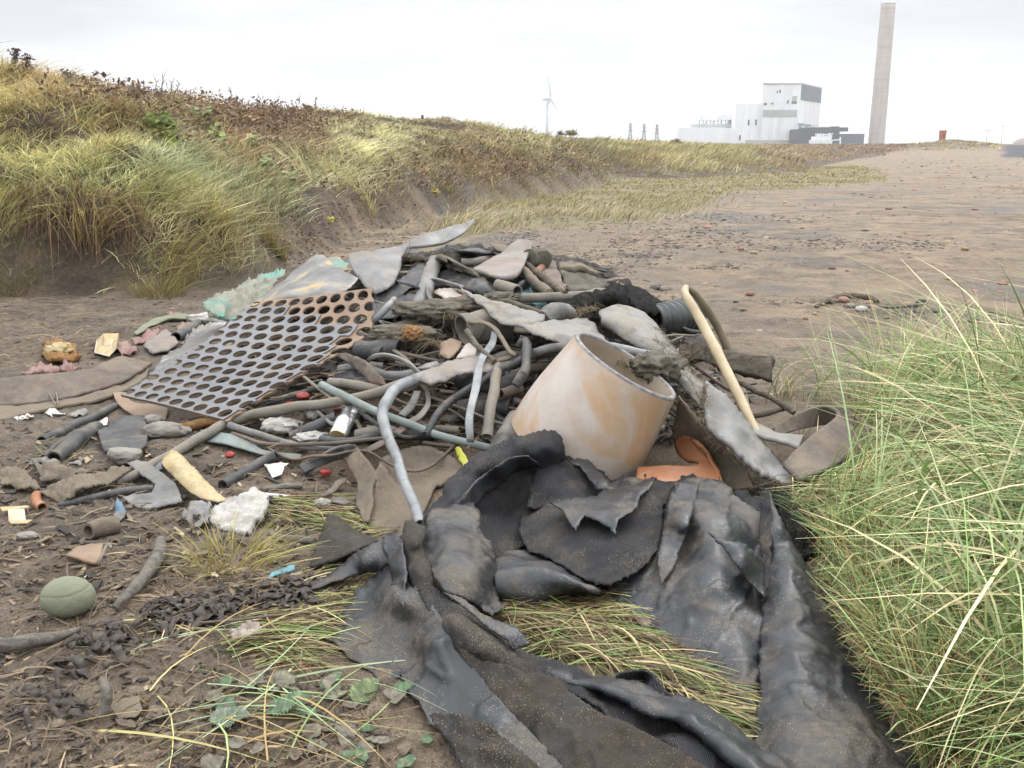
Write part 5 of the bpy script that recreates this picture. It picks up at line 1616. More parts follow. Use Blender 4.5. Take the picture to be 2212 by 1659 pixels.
    # dark sheets below
    Sh('rubber_sheet', 'dark grey rubber sheet slung under the frayed belt', Z(P, [(0, 600, 0.1), (180, 490, 0.12), (300, 400, 0.12), (430, 345, 0.1), (480, 400, 0.1), (380, 520, 0.12), (250, 570, 0.12), (150, 635, 0.1), (0, 660, 0.08)]), HOSED, res=8, cat='rubber sheet')
    Sh('rubber_sheet', 'black smooth rubber sheet below the slung dark one', Z(P, [(-30, 670, 0.06), (150, 640, 0.1), (280, 560, 0.1), (380, 520, 0.08), (380, 720, 0.06), (250, 740, 0.05), (0, 800, 0.05)]), RUB, res=8, cat='rubber sheet')
    Sh('rubber_sheet', 'broad dark rubber trough bending down the middle of the heap', Z(P, [(430, 470, 0.12), (520, 430, 0.14), (640, 420, 0.18), (760, 470, 0.2), (900, 540, 0.2), (1060, 610, 0.18), (1200, 690, 0.14), (1210, 735, 0.1), (1050, 700, 0.1), (860, 640, 0.12), (640, 560, 0.1), (500, 520, 0.08)]), HOSED, Z(P, [(800, 540, 0.26), (1000, 630, 0.24)]), res=8, cat='rubber sheet', smooth=False)
    T('flat_hose', 'flattened grey hose standing against the dark sheets', Z(P, [(340, 750, 0.1), (350, 640, 0.16), (385, 520, 0.22), (430, 400, 0.26), (460, 345, 0.26)]), 17, HOSE, flat=0.45, hollow=False, cat='hose')
    # strap loop
    Lf('strap_loop', 'thin grey strap looping round the left of the pale pointed sheet',
       [[P(650, 548, 0.28), P(560, 515, 0.3), P(440, 484, 0.28), P(385, 505, 0.26), P(385, 600, 0.24), P(440, 690, 0.2), P(520, 735, 0.16), P(620, 765, 0.12)],
        [P(655, 570, 0.22), P(560, 540, 0.24), P(450, 508, 0.22), P(408, 530, 0.2), P(410, 610, 0.18), P(462, 672, 0.15), P(540, 712, 0.12), P(630, 740, 0.08)]], PALE2, 0.008, nu=70, nv=4, noise=0.002, cat='strap')
    Sh('curled_sheet', 'beige curled sheet inside the strap loop', Z(P, [(415, 595, 0.14), (480, 570, 0.16), (560, 572, 0.18), (650, 610, 0.2), (740, 680, 0.2), (720, 715, 0.16), (600, 700, 0.14), (520, 640, 0.16), (450, 610, 0.14)]), CLAY, res=7, cat='curled sheet')
    # pale pointed sheets
    Sh('pointed_sheet', 'pale pointed rubber sheet on the heap, longest of the leaf shaped ones', Z(P, [(625, 550, 0.3), (720, 600, 0.34), (820, 640, 0.34), (900, 670, 0.34), (1040, 705, 0.32), (1180, 735, 0.3), (1245, 765, 0.26), (1240, 812, 0.26), (1170, 825, 0.3), (1080, 832, 0.32), (1000, 820, 0.34), (930, 800, 0.36), (860, 755, 0.36), (780, 690, 0.34), (700, 620, 0.32)]), PALE, Z(P, [(1000, 760, 0.30), (850, 690, 0.33)]), res=7, thick=0.008, cat='rubber sheet')
    Sh('pointed_sheet', 'second pale leaf shaped sheet reaching behind the clay pipe fitting', Z(P, [(1055, 833, 0.36), (1160, 815, 0.34), (1280, 800, 0.32), (1420, 790, 0.3), (1560, 778, 0.26), (1620, 830, 0.28), (1660, 900, 0.3), (1695, 965, 0.34), (1540, 965, 0.38), (1400, 975, 0.42), (1270, 930, 0.42), (1150, 875, 0.40)]), PALE, Z(P, [(1400, 880, 0.34)]), res=7, thick=0.008, cat='rubber sheet')
    T('rubber_roll', 'short pale roll wedged above the second leaf shaped sheet', Z(P, [(1255, 790, 0.2), (1320, 750, 0.24), (1400, 755, 0.22), (1470, 800, 0.14)]), [20, 27, 24, 14], PALE, hollow=False, rough=0.15, cat='roll')
    # rim of coarse fibre under the pointed sheet
    lump('fibre_clump', 'matted clump of muddy fibres under the pale pointed sheet', P(720, 720, 0.16), 44, ROPE, (1.5, 0.7, 0.4), 0.4, 2.6, cat='fibre')
    lump('fibre_clump', 'muddy fibre matted along the top edge of the pale pointed sheet', P(930, 655, 0.28), 24, ROPE, (1.6, 0.7, 0.5), 0.4, 2.6, cat='fibre')
    T('rope_edge', 'muddy rope lying along the top of the long pointed sheet', Z(P, [(860, 640, 0.3), (960, 650, 0.32), (1080, 690, 0.3), (1235, 748, 0.24)]), 6, ROPE, rough=0.25, hollow=False, cat='rope')
    # pipe with open end
    T('open_pipe', 'grey pipe with its open mouth facing left in the middle of the heap', Z(P, [(640, 868, 0.2), (740, 855, 0.19), (860, 850, 0.17), (960, 850, 0.12)]), [36, 34, 32, 30], HOSEB, wall=0.14, seg=22, cat='pipe')
    # right rear: carpet, cloth, sticks
    Sh('folded_carpet', 'thick brown carpet folded over at the back right of the heap', Z(P, [(1345, 385, None, 4.28), (1420, 375, None, 4.33), (1500, 380, None, 4.38), (1580, 410, None, 4.38), (1640, 450, None, 4.36), (1630, 480, None, 4.28), (1695, 515, None, 4.28), (1712, 560, None, 4.18), (1640, 590, None, 4.08), (1430, 610, None, 3.93), (1390, 530, None, 4.03), (1365, 450, None, 4.13)]), CARPET, Z(P, [(1520, 480, None, 4.13)]), thick=0.02, res=7, noise=0.015, cat='carpet')
    Lf('carpet_edge', 'rolled upper edge of the brown carpet layer', [[P(1350, 385, None, 4.20), P(1450, 400, None, 4.24), P(1520, 400, None, 4.26), P(1640, 462, None, 4.28)], [P(1360, 430, None, 4.16), P(1440, 425, None, 4.18), P(1530, 425, None, 4.20), P(1620, 475, None, 4.24)]], MUD, 0.025, nu=30, nv=5, noise=0.01, cat='carpet')
    Sh('webbing_strap', 'brown woven webbing strap hanging behind the crossed sticks', Z(P, [(1240, 335, 0.1), (1290, 350, 0.12), (1335, 370, 0.14), (1370, 470, 0.2), (1405, 605, 0.22), (1330, 590, 0.2), (1250, 560, 0.18), (1245, 440, 0.14)]), BELT, res=7, cat='strap')
    T('carpet_roll', 'dark olive roll at the crest beside the spoon shaped curl', Z(P, [(1130, 340, None, 4.20), (1200, 335, None, 4.25), (1240, 350, None, 4.20)]), [22, 26, 20], CARPET, hollow=False, rough=0.1, cat='roll')
    Sh('turquoise_cloth', 'turquoise cloth scrap showing between the crossed sticks', Z(P, [(960, 480, 0.1), (1100, 430, 0.1), (1200, 395, 0.1), (1220, 450, 0.1), (1150, 560, 0.1), (1260, 640, 0.08), (1270, 695, 0.08), (1130, 680, 0.08), (1040, 600, 0.08), (960, 540, 0.08)]), BLUEC, res=7, noise=0.015, cat='cloth')
    T('stick', 'brown stick leaning from the webbing strap down to the right', Z(P, [(1100, 375, 0.2), (1200, 450, 0.24), (1300, 530, 0.26), (1400, 605, 0.26)]), 8, WOODD, hollow=False, rough=0.1)
    T('stick', 'mud coated flat stick crossing under the brown stick', Z(P, [(1075, 415, 0.22), (1150, 490, 0.24), (1285, 600, 0.24)]), 11, MUD, hollow=False, rough=0.15)
    T('stick', 'short dark stick lying across the turquoise cloth', Z(P, [(1040, 560, 0.15), (1120, 520, 0.16), (1240, 480, 0.16)]), 9, HOSED, hollow=False, rough=0.1)
    T('stick', 'rust red stick beside the webbing strap', Z(P, [(1200, 440, 0.14), (1235, 380, 0.14), (1250, 340, 0.14)]), 8, STONER, hollow=False, rough=0.1)
    T('pale_pipe', 'long pale pipe lying level below the webbing strap', Z(P, [(1060, 628, 0.2), (1300, 622, 0.22), (1500, 615, 0.22), (1745, 585, 0.2)]), [10, 11, 11, 10], HOSEB, cat='pipe')
    T('pipe_end', 'short grey pipe with open end left of the long pale pipe', Z(P, [(900, 535, 0.3), (970, 545, 0.32), (1050, 582, 0.34)]), 13, HOSEB, cat='pipe')
    T('thin_hose', 'thin hose sliding behind the spoon shaped curl', Z(P, [(640, 370, 0.1), (760, 360, 0.12), (860, 340, 0.12)]), 9, HOSEB, cat='hose')
    Sh('grey_sheet', 'small pale scrap lying on the crest left of the carpet roll', Z(P, [(840, 232, None, 4.60), (930, 235, None, 4.65), (1000, 255, None, 4.65), (990, 300, None, 4.50), (930, 290, None, 4.50), (880, 265, None, 4.50)]), MUD, res=7, cat='rubber sheet')
    # charred felt at back right
    Sh('charred_felt', 'fuzzy black charred felt sagging at the right of the heap', Z(P, [(1270, 700, 0.2), (1400, 650, 0.26), (1560, 600, 0.3), (1700, 578, 0.3), (1740, 530, 0.34), (1800, 540, 0.36), (1860, 565, 0.34), (1910, 640, 0.3), (1990, 650, 0.26), (2040, 690, 0.2), (2060, 730, 0.14), (1900, 740, 0.16), (1760, 700, 0.2), (1560, 705, 0.24), (1400, 720, 0.22)]), FUZZ, Z(P, [(1750, 620, 0.40)]), thick=0.015, res=7, noise=0.02, nscale=16, jag=4, cat='felt')
    Sh('charred_felt', 'ragged black felt scrap nearest the ribbed duct', Z(zC, [(330, 165, 0.3), (420, 190, 0.3), (520, 230, 0.28), (585, 290, 0.26), (610, 345, 0.24), (570, 375, 0.24), (470, 350, 0.28), (400, 300, 0.3), (350, 240, 0.32)]), FUZZ, thick=0.015, res=7, noise=0.02, jag=4, cat='felt')
    # ribbed duct
    C = catmull(PTS([zC(540, 405, 0.1), zC(660, 392, 0.14), zC(800, 375, 0.18)], 0.1), 120)
    dep = ((C - CAM) @ _F).mean()
    rr = (128 / 1.7467 * 0.54) * dep / FPX * (1 + 0.10 * np.sin(np.linspace(0, 2 * np.pi * 7.5, 120)))
    rr = rr * np.linspace(0.78, 1.0, 120)
    V, F = tube_geo(C, rr, 40, 0.12, True, 1.0, 0.0)
    o = mesh_obj('ribbed_duct', np.array(V), F, DUCT); finish(o, None, 'black ribbed duct lying behind the pale shell sheet', 'duct', None, None)
    # bent cream hose
    T('bent_hose', 'cream hose bent over double, kinked at its top, right of the heap', [zC(1275, 1210) + (None, 3.02), zC(1180, 1010) + (None, 3.1), zC(1040, 720) + (None, 3.22), zC(930, 500) + (None, 3.32), zC(830, 320) + (None, 3.38), zC(770, 215) + (None, 3.42), zC(775, 175) + (None, 3.5)], [9, 11.5, 11.5, 11.5, 11, 9.5, 7], CREAM, cat='hose', rough=0.04)
    T('olive_hose', 'olive return length of the bent cream hose going down behind it', [zC(775, 172) + (None, 3.5), zC(850, 230) + (None, 3.56), zC(950, 370) + (None, 3.62), zC(1040, 540) + (None, 3.66), zC(1130, 760) + (None, 3.66), zC(1185, 950) + (None, 3.6), zC(1205, 1050) + (None, 3.55)], [7, 9, 9, 9, 9, 8, 8], OLIVE, cat='hose')
    # shell sheet and frayed flank
    Lf('shell_sheet', 'pale grey shell shaped rubber sheet with a ragged edge right of the clay fitting',
       [[zC(165, 345, 0.3), zC(290, 310, 0.34), zC(450, 345, 0.34), zC(560, 440, 0.34), zC(680, 590, 0.34), zC(800, 760, 0.34), zC(905, 850, 0.36)],
        [zC(185, 395, 0.36), zC(320, 420, 0.44), zC(450, 480, 0.46), zC(560, 560, 0.46), zC(660, 680, 0.46), zC(780, 830, 0.46), zC(890, 930, 0.44)],
        [zC(210, 440, 0.3), zC(320, 520, 0.36), zC(440, 590, 0.38), zC(560, 640, 0.4), zC(640, 720, 0.42), zC(740, 860, 0.42), zC(870, 1000, 0.42)]], PALE, 0.012, nu=60, nv=22, noise=0.007, jag=0.006, cat='rubber sheet')
    sh = bpy.data.objects['shell_sheet']
    fringe(sh, Z(zC, [(560, 470), (680, 600), (800, 770), (905, 880)]), 420, 0.06, FIBRE, 0.6, 0.36)
    fringe(sh, Z(zC, [(560, 560), (650, 680), (760, 830), (880, 960)]), 420, 0.07, FIBRE, 0.6, 0.44)
    fringe(sh, Z(zC, [(20, 380), (60, 340), (150, 335)]), 200, 0.06, FIBRE, 0.6, 0.3)
    Sh('torn_belt', 'smooth grey torn belt sloping down to the grass beside the rubber liner', [zC(915, 830) + (None, 2.98), zC(1000, 900) + (None, 3.0), zC(1100, 1000) + (None, 3.02), zC(1190, 1110) + (None, 3.02), zC(1290, 1240) + (None, 3.0), zC(1420, 1385) + (None, 2.95), zC(1600, 1500) + (None, 2.88), zC(1560, 1560) + (None, 2.78), zC(1440, 1550) + (None, 2.72), zC(1320, 1500) + (None, 2.7), zC(1220, 1420) + (None, 2.72), zC(1110, 1310) + (None, 2.74), zC(1000, 1230) + (None, 2.78), zC(930, 1150) + (None, 2.8), zC(905, 1000) + (None, 2.86)],
       PALE2, [zC(1120, 1180) + (None, 2.86), zC(1300, 1350) + (None, 2.82)], thick=0.012, res=7, noise=0.005, jag=2.0, cat='belt')
    tb = bpy.data.objects['torn_belt']
    fr = catmull(np.array([np.array(zC(910, 860)), np.array(zC(905, 1000)), np.array(zC(930, 1150)), np.array(zC(1000, 1240)), np.array(zC(1110, 1320)), np.array(zC(1220, 1430)), np.array(zC(1330, 1510)), np.array(zC(1440, 1555))]), 12)
    fringe(tb, [(a, b, None, d) for (a, b), d in zip(fr, np.linspace(2.9, 2.7, 12))], 900, 0.035, FIBRE, 0.8)
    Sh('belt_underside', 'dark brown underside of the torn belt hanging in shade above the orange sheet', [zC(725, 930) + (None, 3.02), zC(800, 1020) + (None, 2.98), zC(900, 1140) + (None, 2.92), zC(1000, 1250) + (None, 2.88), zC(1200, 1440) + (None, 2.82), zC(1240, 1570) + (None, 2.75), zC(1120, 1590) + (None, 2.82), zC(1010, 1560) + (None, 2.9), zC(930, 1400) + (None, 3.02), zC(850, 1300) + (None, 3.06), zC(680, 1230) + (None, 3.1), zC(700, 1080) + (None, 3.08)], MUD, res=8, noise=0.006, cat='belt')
    Lf('broken_plank', 'dark mossy broken plank lying level through the bend of the cream hose',
       [[zC(740, 600) + (None, 3.66), zC(880, 575) + (None, 3.6), zC(1010, 620) + (None, 3.5), zC(1180, 655) + (None, 3.45), zC(1388, 668) + (None, 3.42)],
        [zC(755, 690) + (None, 3.62), zC(900, 690) + (None, 3.55), zC(1010, 740) + (None, 3.46), zC(1180, 780) + (None, 3.42), zC(1362, 818) + (None, 3.38)]], WOODD, 0.035, nu=40, nv=10, noise=0.008, nscale=20, jag=0.004, cat='plank')
    T('stick', 'dark twig poking out to the right below the broken plank', [zC(1090, 800) + (None, 3.4), zC(1250, 890) + (None, 3.3), zC(1400, 960) + (None, 3.25), zC(1530, 1050) + (None, 3.2)], 6, WOODD, hollow=False, rough=0.15)
    T('stick', 'twig lying level between the cream hose and the belt hoop', [zC(1200, 1080) + (None, 3.2), zC(1330, 1060) + (None, 3.2), zC(1480, 1010) + (None, 3.25)], 6, WOODD, hollow=False, rough=0.15)
    # hoop of belt in the grass
    Lf('belt_hoop', 'brown belt bent into a hoop standing in the grass at the right',
       [[zC(1390, 1150) + (None, 3.1), zC(1500, 1085) + (None, 3.22), zC(1640, 1020) + (None, 3.3), zC(1760, 1000) + (None, 3.3), zC(1835, 1045) + (None, 3.2), zC(1790, 1110) + (None, 3.05), zC(1660, 1210) + (None, 2.92), zC(1530, 1330) + (None, 2.84), zC(1450, 1420) + (None, 2.8)],
        [zC(1410, 1220) + (None, 3.06), zC(1520, 1180) + (None, 3.2), zC(1650, 1150) + (None, 3.3), zC(1790, 1130) + (None, 3.32), zC(1990, 1200) + (None, 3.12), zC(1950, 1290) + (None, 2.96), zC(1850, 1400) + (None, 2.82), zC(1700, 1480) + (None, 2.74), zC(1560, 1530) + (None, 2.72)]], BELT, 0.014, nu=70, nv=14, noise=0.003, cat='belt')
    Lf('grey_strip', 'flat grey strip lying in the grass between the torn belt and the hoop',
       [[zC(1200, 1080) + (None, 3.1), zC(1320, 1150) + (None, 3.08), zC(1440, 1200) + (None, 3.02), zC(1600, 1215) + (None, 2.98)], [zC(1230, 1180) + (None, 3.0), zC(1340, 1230) + (None, 2.97), zC(1450, 1255) + (None, 2.93), zC(1560, 1300) + (None, 2.9)]], PALE, 0.01, nu=24, nv=6, cat='strip')
heap_back()
# ------------------------------------------------------------------ the heap: front
def clay_fitting():
    c0 = at_d(np.array(1242.0), np.array(957.0), np.array(3.0))
    c1 = at_d(np.array(1352.0), np.array(789.0), np.array(2.92))
    ax = c1 - c0; Lg = np.linalg.norm(ax); ax /= Lg
    e1 = at_d(np.array(1352.0 + 112), np.array(789.0 + 61), np.array(2.92)) - c1
    e1 -= ax * (e1 @ ax); e1 /= np.linalg.norm(e1)
    e2 = np.cross(ax, e1)
    if e2 @ (CAM - c1) < 0: e2 = -e2
    r1 = 128 / FPX * 2.92; r0 = 146 / FPX * 3.0
    root = empty('clay_pipe_fitting', tuple(c0 - np.array([0, 0, 0.2])))
    tag(root, 'big orange stained glazed clay pipe fitting, mouth tipped up to the right', 'clay pipe')
    n, lv = 72, 30
    an = np.linspace(0, 2 * np.pi, n, endpoint=False)
    def shell(name, rf, mat, t0, t1, flip, lab=None):
        V = []
        ts = np.linspace(t0, t1, lv)
        for t in ts:
            r = rf(t)
            for a in an: V.append(c0 + ax * Lg * t + r * (math.cos(a) * e1 + math.sin(a) * e2))
        F = []
        for k in range(lv - 1):
            for j in range(n):
                f = (k*n + j, k*n + (j+1) % n, (k+1)*n + (j+1) % n, (k+1)*n + j); F.append(f[::-1] if flip else f)
        o = mesh_obj(name, np.array(V), F, mat, root); o.matrix_parent_inverse = Matrix.Translation(-Vector(root.location))
        return o
    rad = lambda t: r0 + (r1 - r0) * t + 0.012 * math.sin(3.0 * t) * (1 - t)
    shell('body', rad, CLAY, -0.12, 0.985, False)
    shell('inner_wall', lambda t: rad(t) - 0.016, CLAYI, 0.05, 0.985, True)
    V, F = [], []
    prof = [(0.985, 0.0), (1.0, -0.001), (1.012, -0.004), (1.015, -0.008), (1.012, -0.012), (1.0, -0.015), (0.985, -0.016)]
    for t, d in prof:
        for a in an: V.append(c0 + ax * Lg * t + (rad(1.0) + d) * (math.cos(a) * e1 + math.sin(a) * e2))
    for k in range(len(prof) - 1):
        for j in range(n): F.append((k*n + j, k*n + (j+1) % n, (k+1)*n + (j+1) % n, (k+1)*n + j))
    o = mesh_obj('rim', np.array(V), F, CLAYR, root); o.matrix_parent_inverse = Matrix.Translation(-Vector(root.location))
clay_fitting()

def heap_front():
    P = zB
    T('pale_pipe', 'pale conical pipe end pushing out under the left of the clay fitting', [(1062, 1010, 0.02), (1090, 955, 0.1), (1118, 905, 0.1)], [24, 25, 22], PALE, cat='pipe', wall=0.12, seg=20)
    # orange hooked sheet
    Lf('orange_sheet', 'bright orange rubber sheet curled into a hook below the clay fitting',
       [[zC(435, 1440) + (None, 2.86), zC(600, 1425) + (None, 2.85), zC(780, 1432) + (None, 2.84), zC(862, 1420) + (None, 2.86), zC(850, 1392) + (None, 2.92), zC(770, 1385) + (None, 3.0), zC(720, 1330) + (None, 3.06), zC(690, 1220) + (None, 3.12)],
        [zC(430, 1500) + (None, 2.78), zC(600, 1500) + (None, 2.77), zC(800, 1520) + (None, 2.76), zC(930, 1510) + (None, 2.78), zC(985, 1450) + (None, 2.84), zC(930, 1350) + (None, 2.92), zC(840, 1250) + (None, 3.0), zC(740, 1195) + (None, 3.08)],
        [zC(440, 1560) + (None, 2.72), zC(620, 1580) + (None, 2.72), zC(820, 1600) + (None, 2.72), zC(960, 1610) + (None, 2.72), zC(1025, 1560) + (None, 2.74), zC(1000, 1480) + (None, 2.8), zC(940, 1370) + (None, 2.88), zC(850, 1262) + (None, 2.98)]], ORANGE, 0.01, nu=60, nv=14, noise=0.003, cat='rubber sheet')
    # rope lump in the mouth of the fitting
    lump('rope_tangle', 'tangle of muddy unravelled rope stuffed in the mouth of the clay fitting', zC(570, 790) + (0.46,), 42, ROPE, (1.3, 0.9, 0.7), 0.45, 3.0, cat='rope')
    rt = bpy.data.objects['rope_tangle']
    fringe(rt, [zC(300, 720) + (0.45,), zC(480, 740) + (0.47,), zC(600, 730) + (0.47,), zC(660, 800) + (0.47,)], 420, 0.07, FIBRE, 0.8, 0.45, name='loose_threads')
    T('hose', 'dark grey hose running along inside the rim of the clay fitting to the right', [zB(1150, 1045) + (0.26,), zB(1300, 1000) + (0.36,), zB(1430, 980) + (0.42,), zB(1560, 970) + (0.44,), zB(1720, 985) + (0.44,), zB(1900, 1030) + (0.42,), zB(2040, 1062) + (0.4,)], 9.5, HOSE)
    T('hose', 'black edged hose section behind the mouth of the clay fitting', [zC(60, 590) + (0.5,), zC(250, 590) + (0.5,), zC(450, 630) + (0.48,), zC(672, 690) + (0.46,)], 10, HOSEL)
    Lf('rubber_strip', 'flat rubber strip lying across the mouth of the clay fitting', [[zC(140, 620) + (0.46,), zC(330, 650) + (0.46,), zC(560, 690) + (0.44,)], [zC(200, 680) + (0.44,), zC(340, 700) + (0.44,), zC(520, 730) + (0.44,)]], PALE2, 0.008, nu=24, nv=6, cat='strip')

    T('hose', 'long bent grey hose crossing in front of the mud sheet, split along its length', [(962, 808, 0.16), (905, 818, 0.24), (862, 835, 0.28), (834, 870, 0.30), (828, 905, 0.30), (845, 960, 0.30), (872, 1035, 0.28), (890, 1080, 0.22), (910, 1132, 0.16)], [10, 12, 12.5, 12.5, 12, 11.5, 11.5, 12, 12], HOSEL)
    T('hose', 'long mud grey hose running from the heap down to the lower left', Z(P, [(900, 1120, 0.12), (640, 1150, 0.14), (300, 1230, 0.14), (0, 1335, 0.14)]) + [(700, 872, 0.13), (640, 880, 0.12), (560, 893, 0.10), (490, 915, 0.08), (400, 965, 0.05), (300, 1020, 0.04), (250, 1040, 0.03)], [8, 10, 11, 11, 11.5, 11.5, 11.5, 11, 10], HOSEB)
    T('green_pipe', 'straight green grey pipe slanting down to the right across the heap', Z(zE, [(778, 80, 0.14), (1000, 190, 0.16), (1250, 305, 0.17), (1500, 400, 0.15), (1700, 478, 0.13), (2150, 595, 0.08)]), [9, 9, 8.5, 8.5, 8.5, 8.5], GREEN, cat='pipe', n=30, rough=0.03)
    T('pipe', 'thin grey pipe with open end lying over the flat strip at the lower left', Z(zE, [(40, 408, 0.09), (200, 455, 0.09), (400, 520, 0.08), (640, 575, 0.07), (900, 592, 0.05)]), [8.5, 8, 7, 6, 5], HOSE)
    T('cable', 'brown cable looping across the front of the heap', Z(zE, [(60, 470, 0.06), (180, 510, 0.08), (300, 550, 0.08), (520, 558, 0.09), (800, 552, 0.10), (1050, 530, 0.12), (1270, 508, 0.14)]), 4.2, BELT, hollow=False)
    T('cable', 'second brown cable dipping from the first towards the mud sheet', Z(zE, [(320, 560, 0.06), (420, 630, 0.05), (560, 680, 0.06), (700, 655, 0.1), (870, 645, 0.12), (1000, 618, 0.12), (1150, 618, 0.12), (1330, 720, 0.10), (1480, 770, 0.08), (1650, 740, 0.08), (1850, 560, 0.08)]), 3.2, BELT, hollow=False)
    T('hose', 'curved black and grey hose arching left of the clay fitting', Z(P, [(1180, 1040, 0.26), (1080, 1085, 0.28), (980, 1130, 0.26), (860, 1200, 0.24), (700, 1300, 0.22), (560, 1390, 0.19), (460, 1490, 0.17), (375, 1640, 0.14)]), [9, 9, 9, 9, 9, 9, 9, 8.5], HOSED)
    Lf('strap', 'long narrow grey strap hanging straight down the middle front of the heap',
       [[P(860, 880, 0.24), P(840, 960, 0.26), P(770, 1060, 0.29), P(735, 1160, 0.30), P(712, 1300, 0.30), P(680, 1440, 0.29), P(665, 1560, 0.27), P(680, 1690, 0.22)],
        [P(905, 885, 0.24), P(885, 985, 0.26), P(835, 1050, 0.285), P(800, 1130, 0.29), P(775, 1290, 0.29), P(735, 1440, 0.28), P(720, 1560, 0.26), P(728, 1695, 0.21)]], HOSEL, 0.008, nu=60, nv=5, noise=0.002)
    T('pipe', 'upright pale grey pipe between the hanging strap and the clay fitting', Z(P, [(912, 1110, 0.24), (885, 1230, 0.25), (865, 1380, 0.24), (845, 1520, 0.22), (828, 1655, 0.18)]), [10, 11.5, 12, 12, 12], HOSEB, n=26)
    Lf('strap', 'twisted thin strap arching over the open pipe', [[P(690, 790, 0.3), P(800, 800, 0.34), P(900, 860, 0.36), P(960, 950, 0.36), P(1010, 1020, 0.34), P(1040, 1040, 0.32)], [P(690, 815, 0.3), P(800, 825, 0.34), P(880, 880, 0.36), P(935, 960, 0.36), P(990, 1040, 0.34), P(1030, 1060, 0.32)]], MUD, 0.006, nu=40, nv=4, noise=0.004)
    Lf('strap', 'short strap end bending back under the twisted thin strap', [[P(1040, 1040, 0.32), P(960, 1060, 0.3), P(880, 1080, 0.28)], [P(1035, 1065, 0.31), P(970, 1085, 0.29), P(890, 1105, 0.27)]], MUD, 0.006, nu=20, nv=4, noise=0.004)
    T('twisted_rope', 'twisted frayed rope leaning by the mouth of the open pipe', Z(P, [(680, 870, 0.3), (720, 940, 0.3), (780, 1010, 0.3), (880, 1095, 0.28)]), 6, ROPE, rough=0.3, hollow=False, cat='rope')
    T('hooked_pipe', 'dark pipe with a hooked top standing beside the clay fitting', Z(P, [(1060, 985, 0.26), (1080, 945, 0.3), (1115, 950, 0.31), (1118, 1050, 0.31), (1115, 1140, 0.31), (1080, 1210, 0.3), (1040, 1280, 0.26)]), [8, 10, 11, 11, 10.5, 12, 11], HOSED, cat='pipe')
    T('pipe', 'short brown pipe with its open end showing left of the clay fitting', Z(P, [(925, 1340, 0.18), (980, 1325, 0.16), (1060, 1300, 0.12)]), [12, 12, 12], BELT, wall=0.3)
    T('pipe', 'dark wide pipe lying in shade behind the upright pale pipe', Z(P, [(620, 1470, 0.06), (740, 1440, 0.08), (900, 1420, 0.08), (1010, 1440, 0.08)]), [24, 24, 24, 24], HOSED)
    T('pipe', 'shaded grey pipe sloping behind the hanging strap', Z(P, [(640, 1230, 0.1), (740, 1260, 0.12), (900, 1290, 0.12), (1040, 1240, 0.12)]), 20, HOSED)
    T('pipe', 'stubby grey pipe below the green grey pipe near the upright pale pipe', Z(zE, [(1600, 420, 0.05), (1740, 432, 0.06), (1882, 442, 0.06)]), 8, HOSEB)
    T('pipe', 'grey pipe in shade under the long mud grey hose', Z(zE, [(845, 65, 0.1), (1000, 80, 0.1), (1260, 112, 0.1)]), 11, HOSEB)
    T('pipe', 'muddy pipe lying level behind the crushed can', Z(zE, [(1060, 482, 0.06), (1160, 462, 0.07), (1280, 440, 0.07)]), 12, HOSEB)
    T('pipe', 'flattened pipe end under the green grey pipe', Z(zE, [(1600, 545, 0.05), (1700, 560, 0.05), (1850, 575, 0.04)]), 9, MUD, flat=0.5)
    # bent strip in the middle
    Sh('belt_offcut', 'grey brown kite shaped belt offcut lying over the long mud grey hose', Z(P, [(275, 1215, 0.22), (400, 1160, 0.24), (520, 1110, 0.25), (650, 1078, 0.25), (760, 1070, 0.24), (880, 1085, 0.23), (875, 1170, 0.24), (780, 1180, 0.26), (690, 1185, 0.26), (600, 1200, 0.27), (510, 1235, 0.27), (410, 1275, 0.26), (330, 1245, 0.24)]), PINK, thick=0.01, res=7, cat='belt')
    Sh('tan_sheet', 'small tan and cream curved sheet behind the kite shaped offcut', Z(P, [(600, 1085, 0.18), (660, 985, 0.18), (700, 960, 0.18), (750, 1010, 0.18), (740, 1070, 0.18)]), CLAY, thick=0.008, res=7, cat='sheet')
    Lf('pale_strip', 'pale strip arching like a hoop right of the perforated plate',
       [[zA(1575, 1115, 0.12), zA(1630, 1055, 0.18), zA(1720, 1038, 0.21), zA(1830, 1062, 0.22), zA(1920, 1110, 0.21), zA(1995, 1178, 0.18)],
        [zA(1600, 1130, 0.1), zA(1640, 1085, 0.15), zA(1720, 1062, 0.18), zA(1830, 1085, 0.19), zA(1910, 1135, 0.18), zA(1985, 1200, 0.16)]], PALE, 0.008, nu=44, nv=4, noise=0.002, cat='strip')
    Sh('bark_sheet', 'curved bark coloured sheet with frayed edge below the perforated plate corner', Z(zA, [(1370, 1040, 0.1), (1440, 1035, 0.12), (1560, 1080, 0.16), (1650, 1140, 0.17), (1720, 1230, 0.16), (1745, 1280, 0.14), (1640, 1260, 0.12), (1560, 1190, 0.1), (1470, 1110, 0.1), (1380, 1065, 0.08)]), BELT, thick=0.01, res=7, noise=0.01, cat='sheet')
    Sh('dark_sheet', 'dark rubber sheet under the right edge of the perforated plate', Z(zA, [(1240, 1120, 0.02), (1330, 1090, 0.04), (1480, 1110, 0.04), (1600, 1180, 0.05), (1690, 1270, 0.05), (1540, 1250, 0.05), (1400, 1230, 0.04), (1260, 1210, 0.02)]), RUB, thick=0.008, res=7, cat='rubber sheet')
    T('hose', 'pale thin hose rising right of the perforated plate corner', Z(zA, [(1590, 830, 0.14), (1680, 775, 0.2), (1750, 700, 0.24), (1800, 640, 0.24)]), [7, 7.5, 7.5, 7], HOSEL)
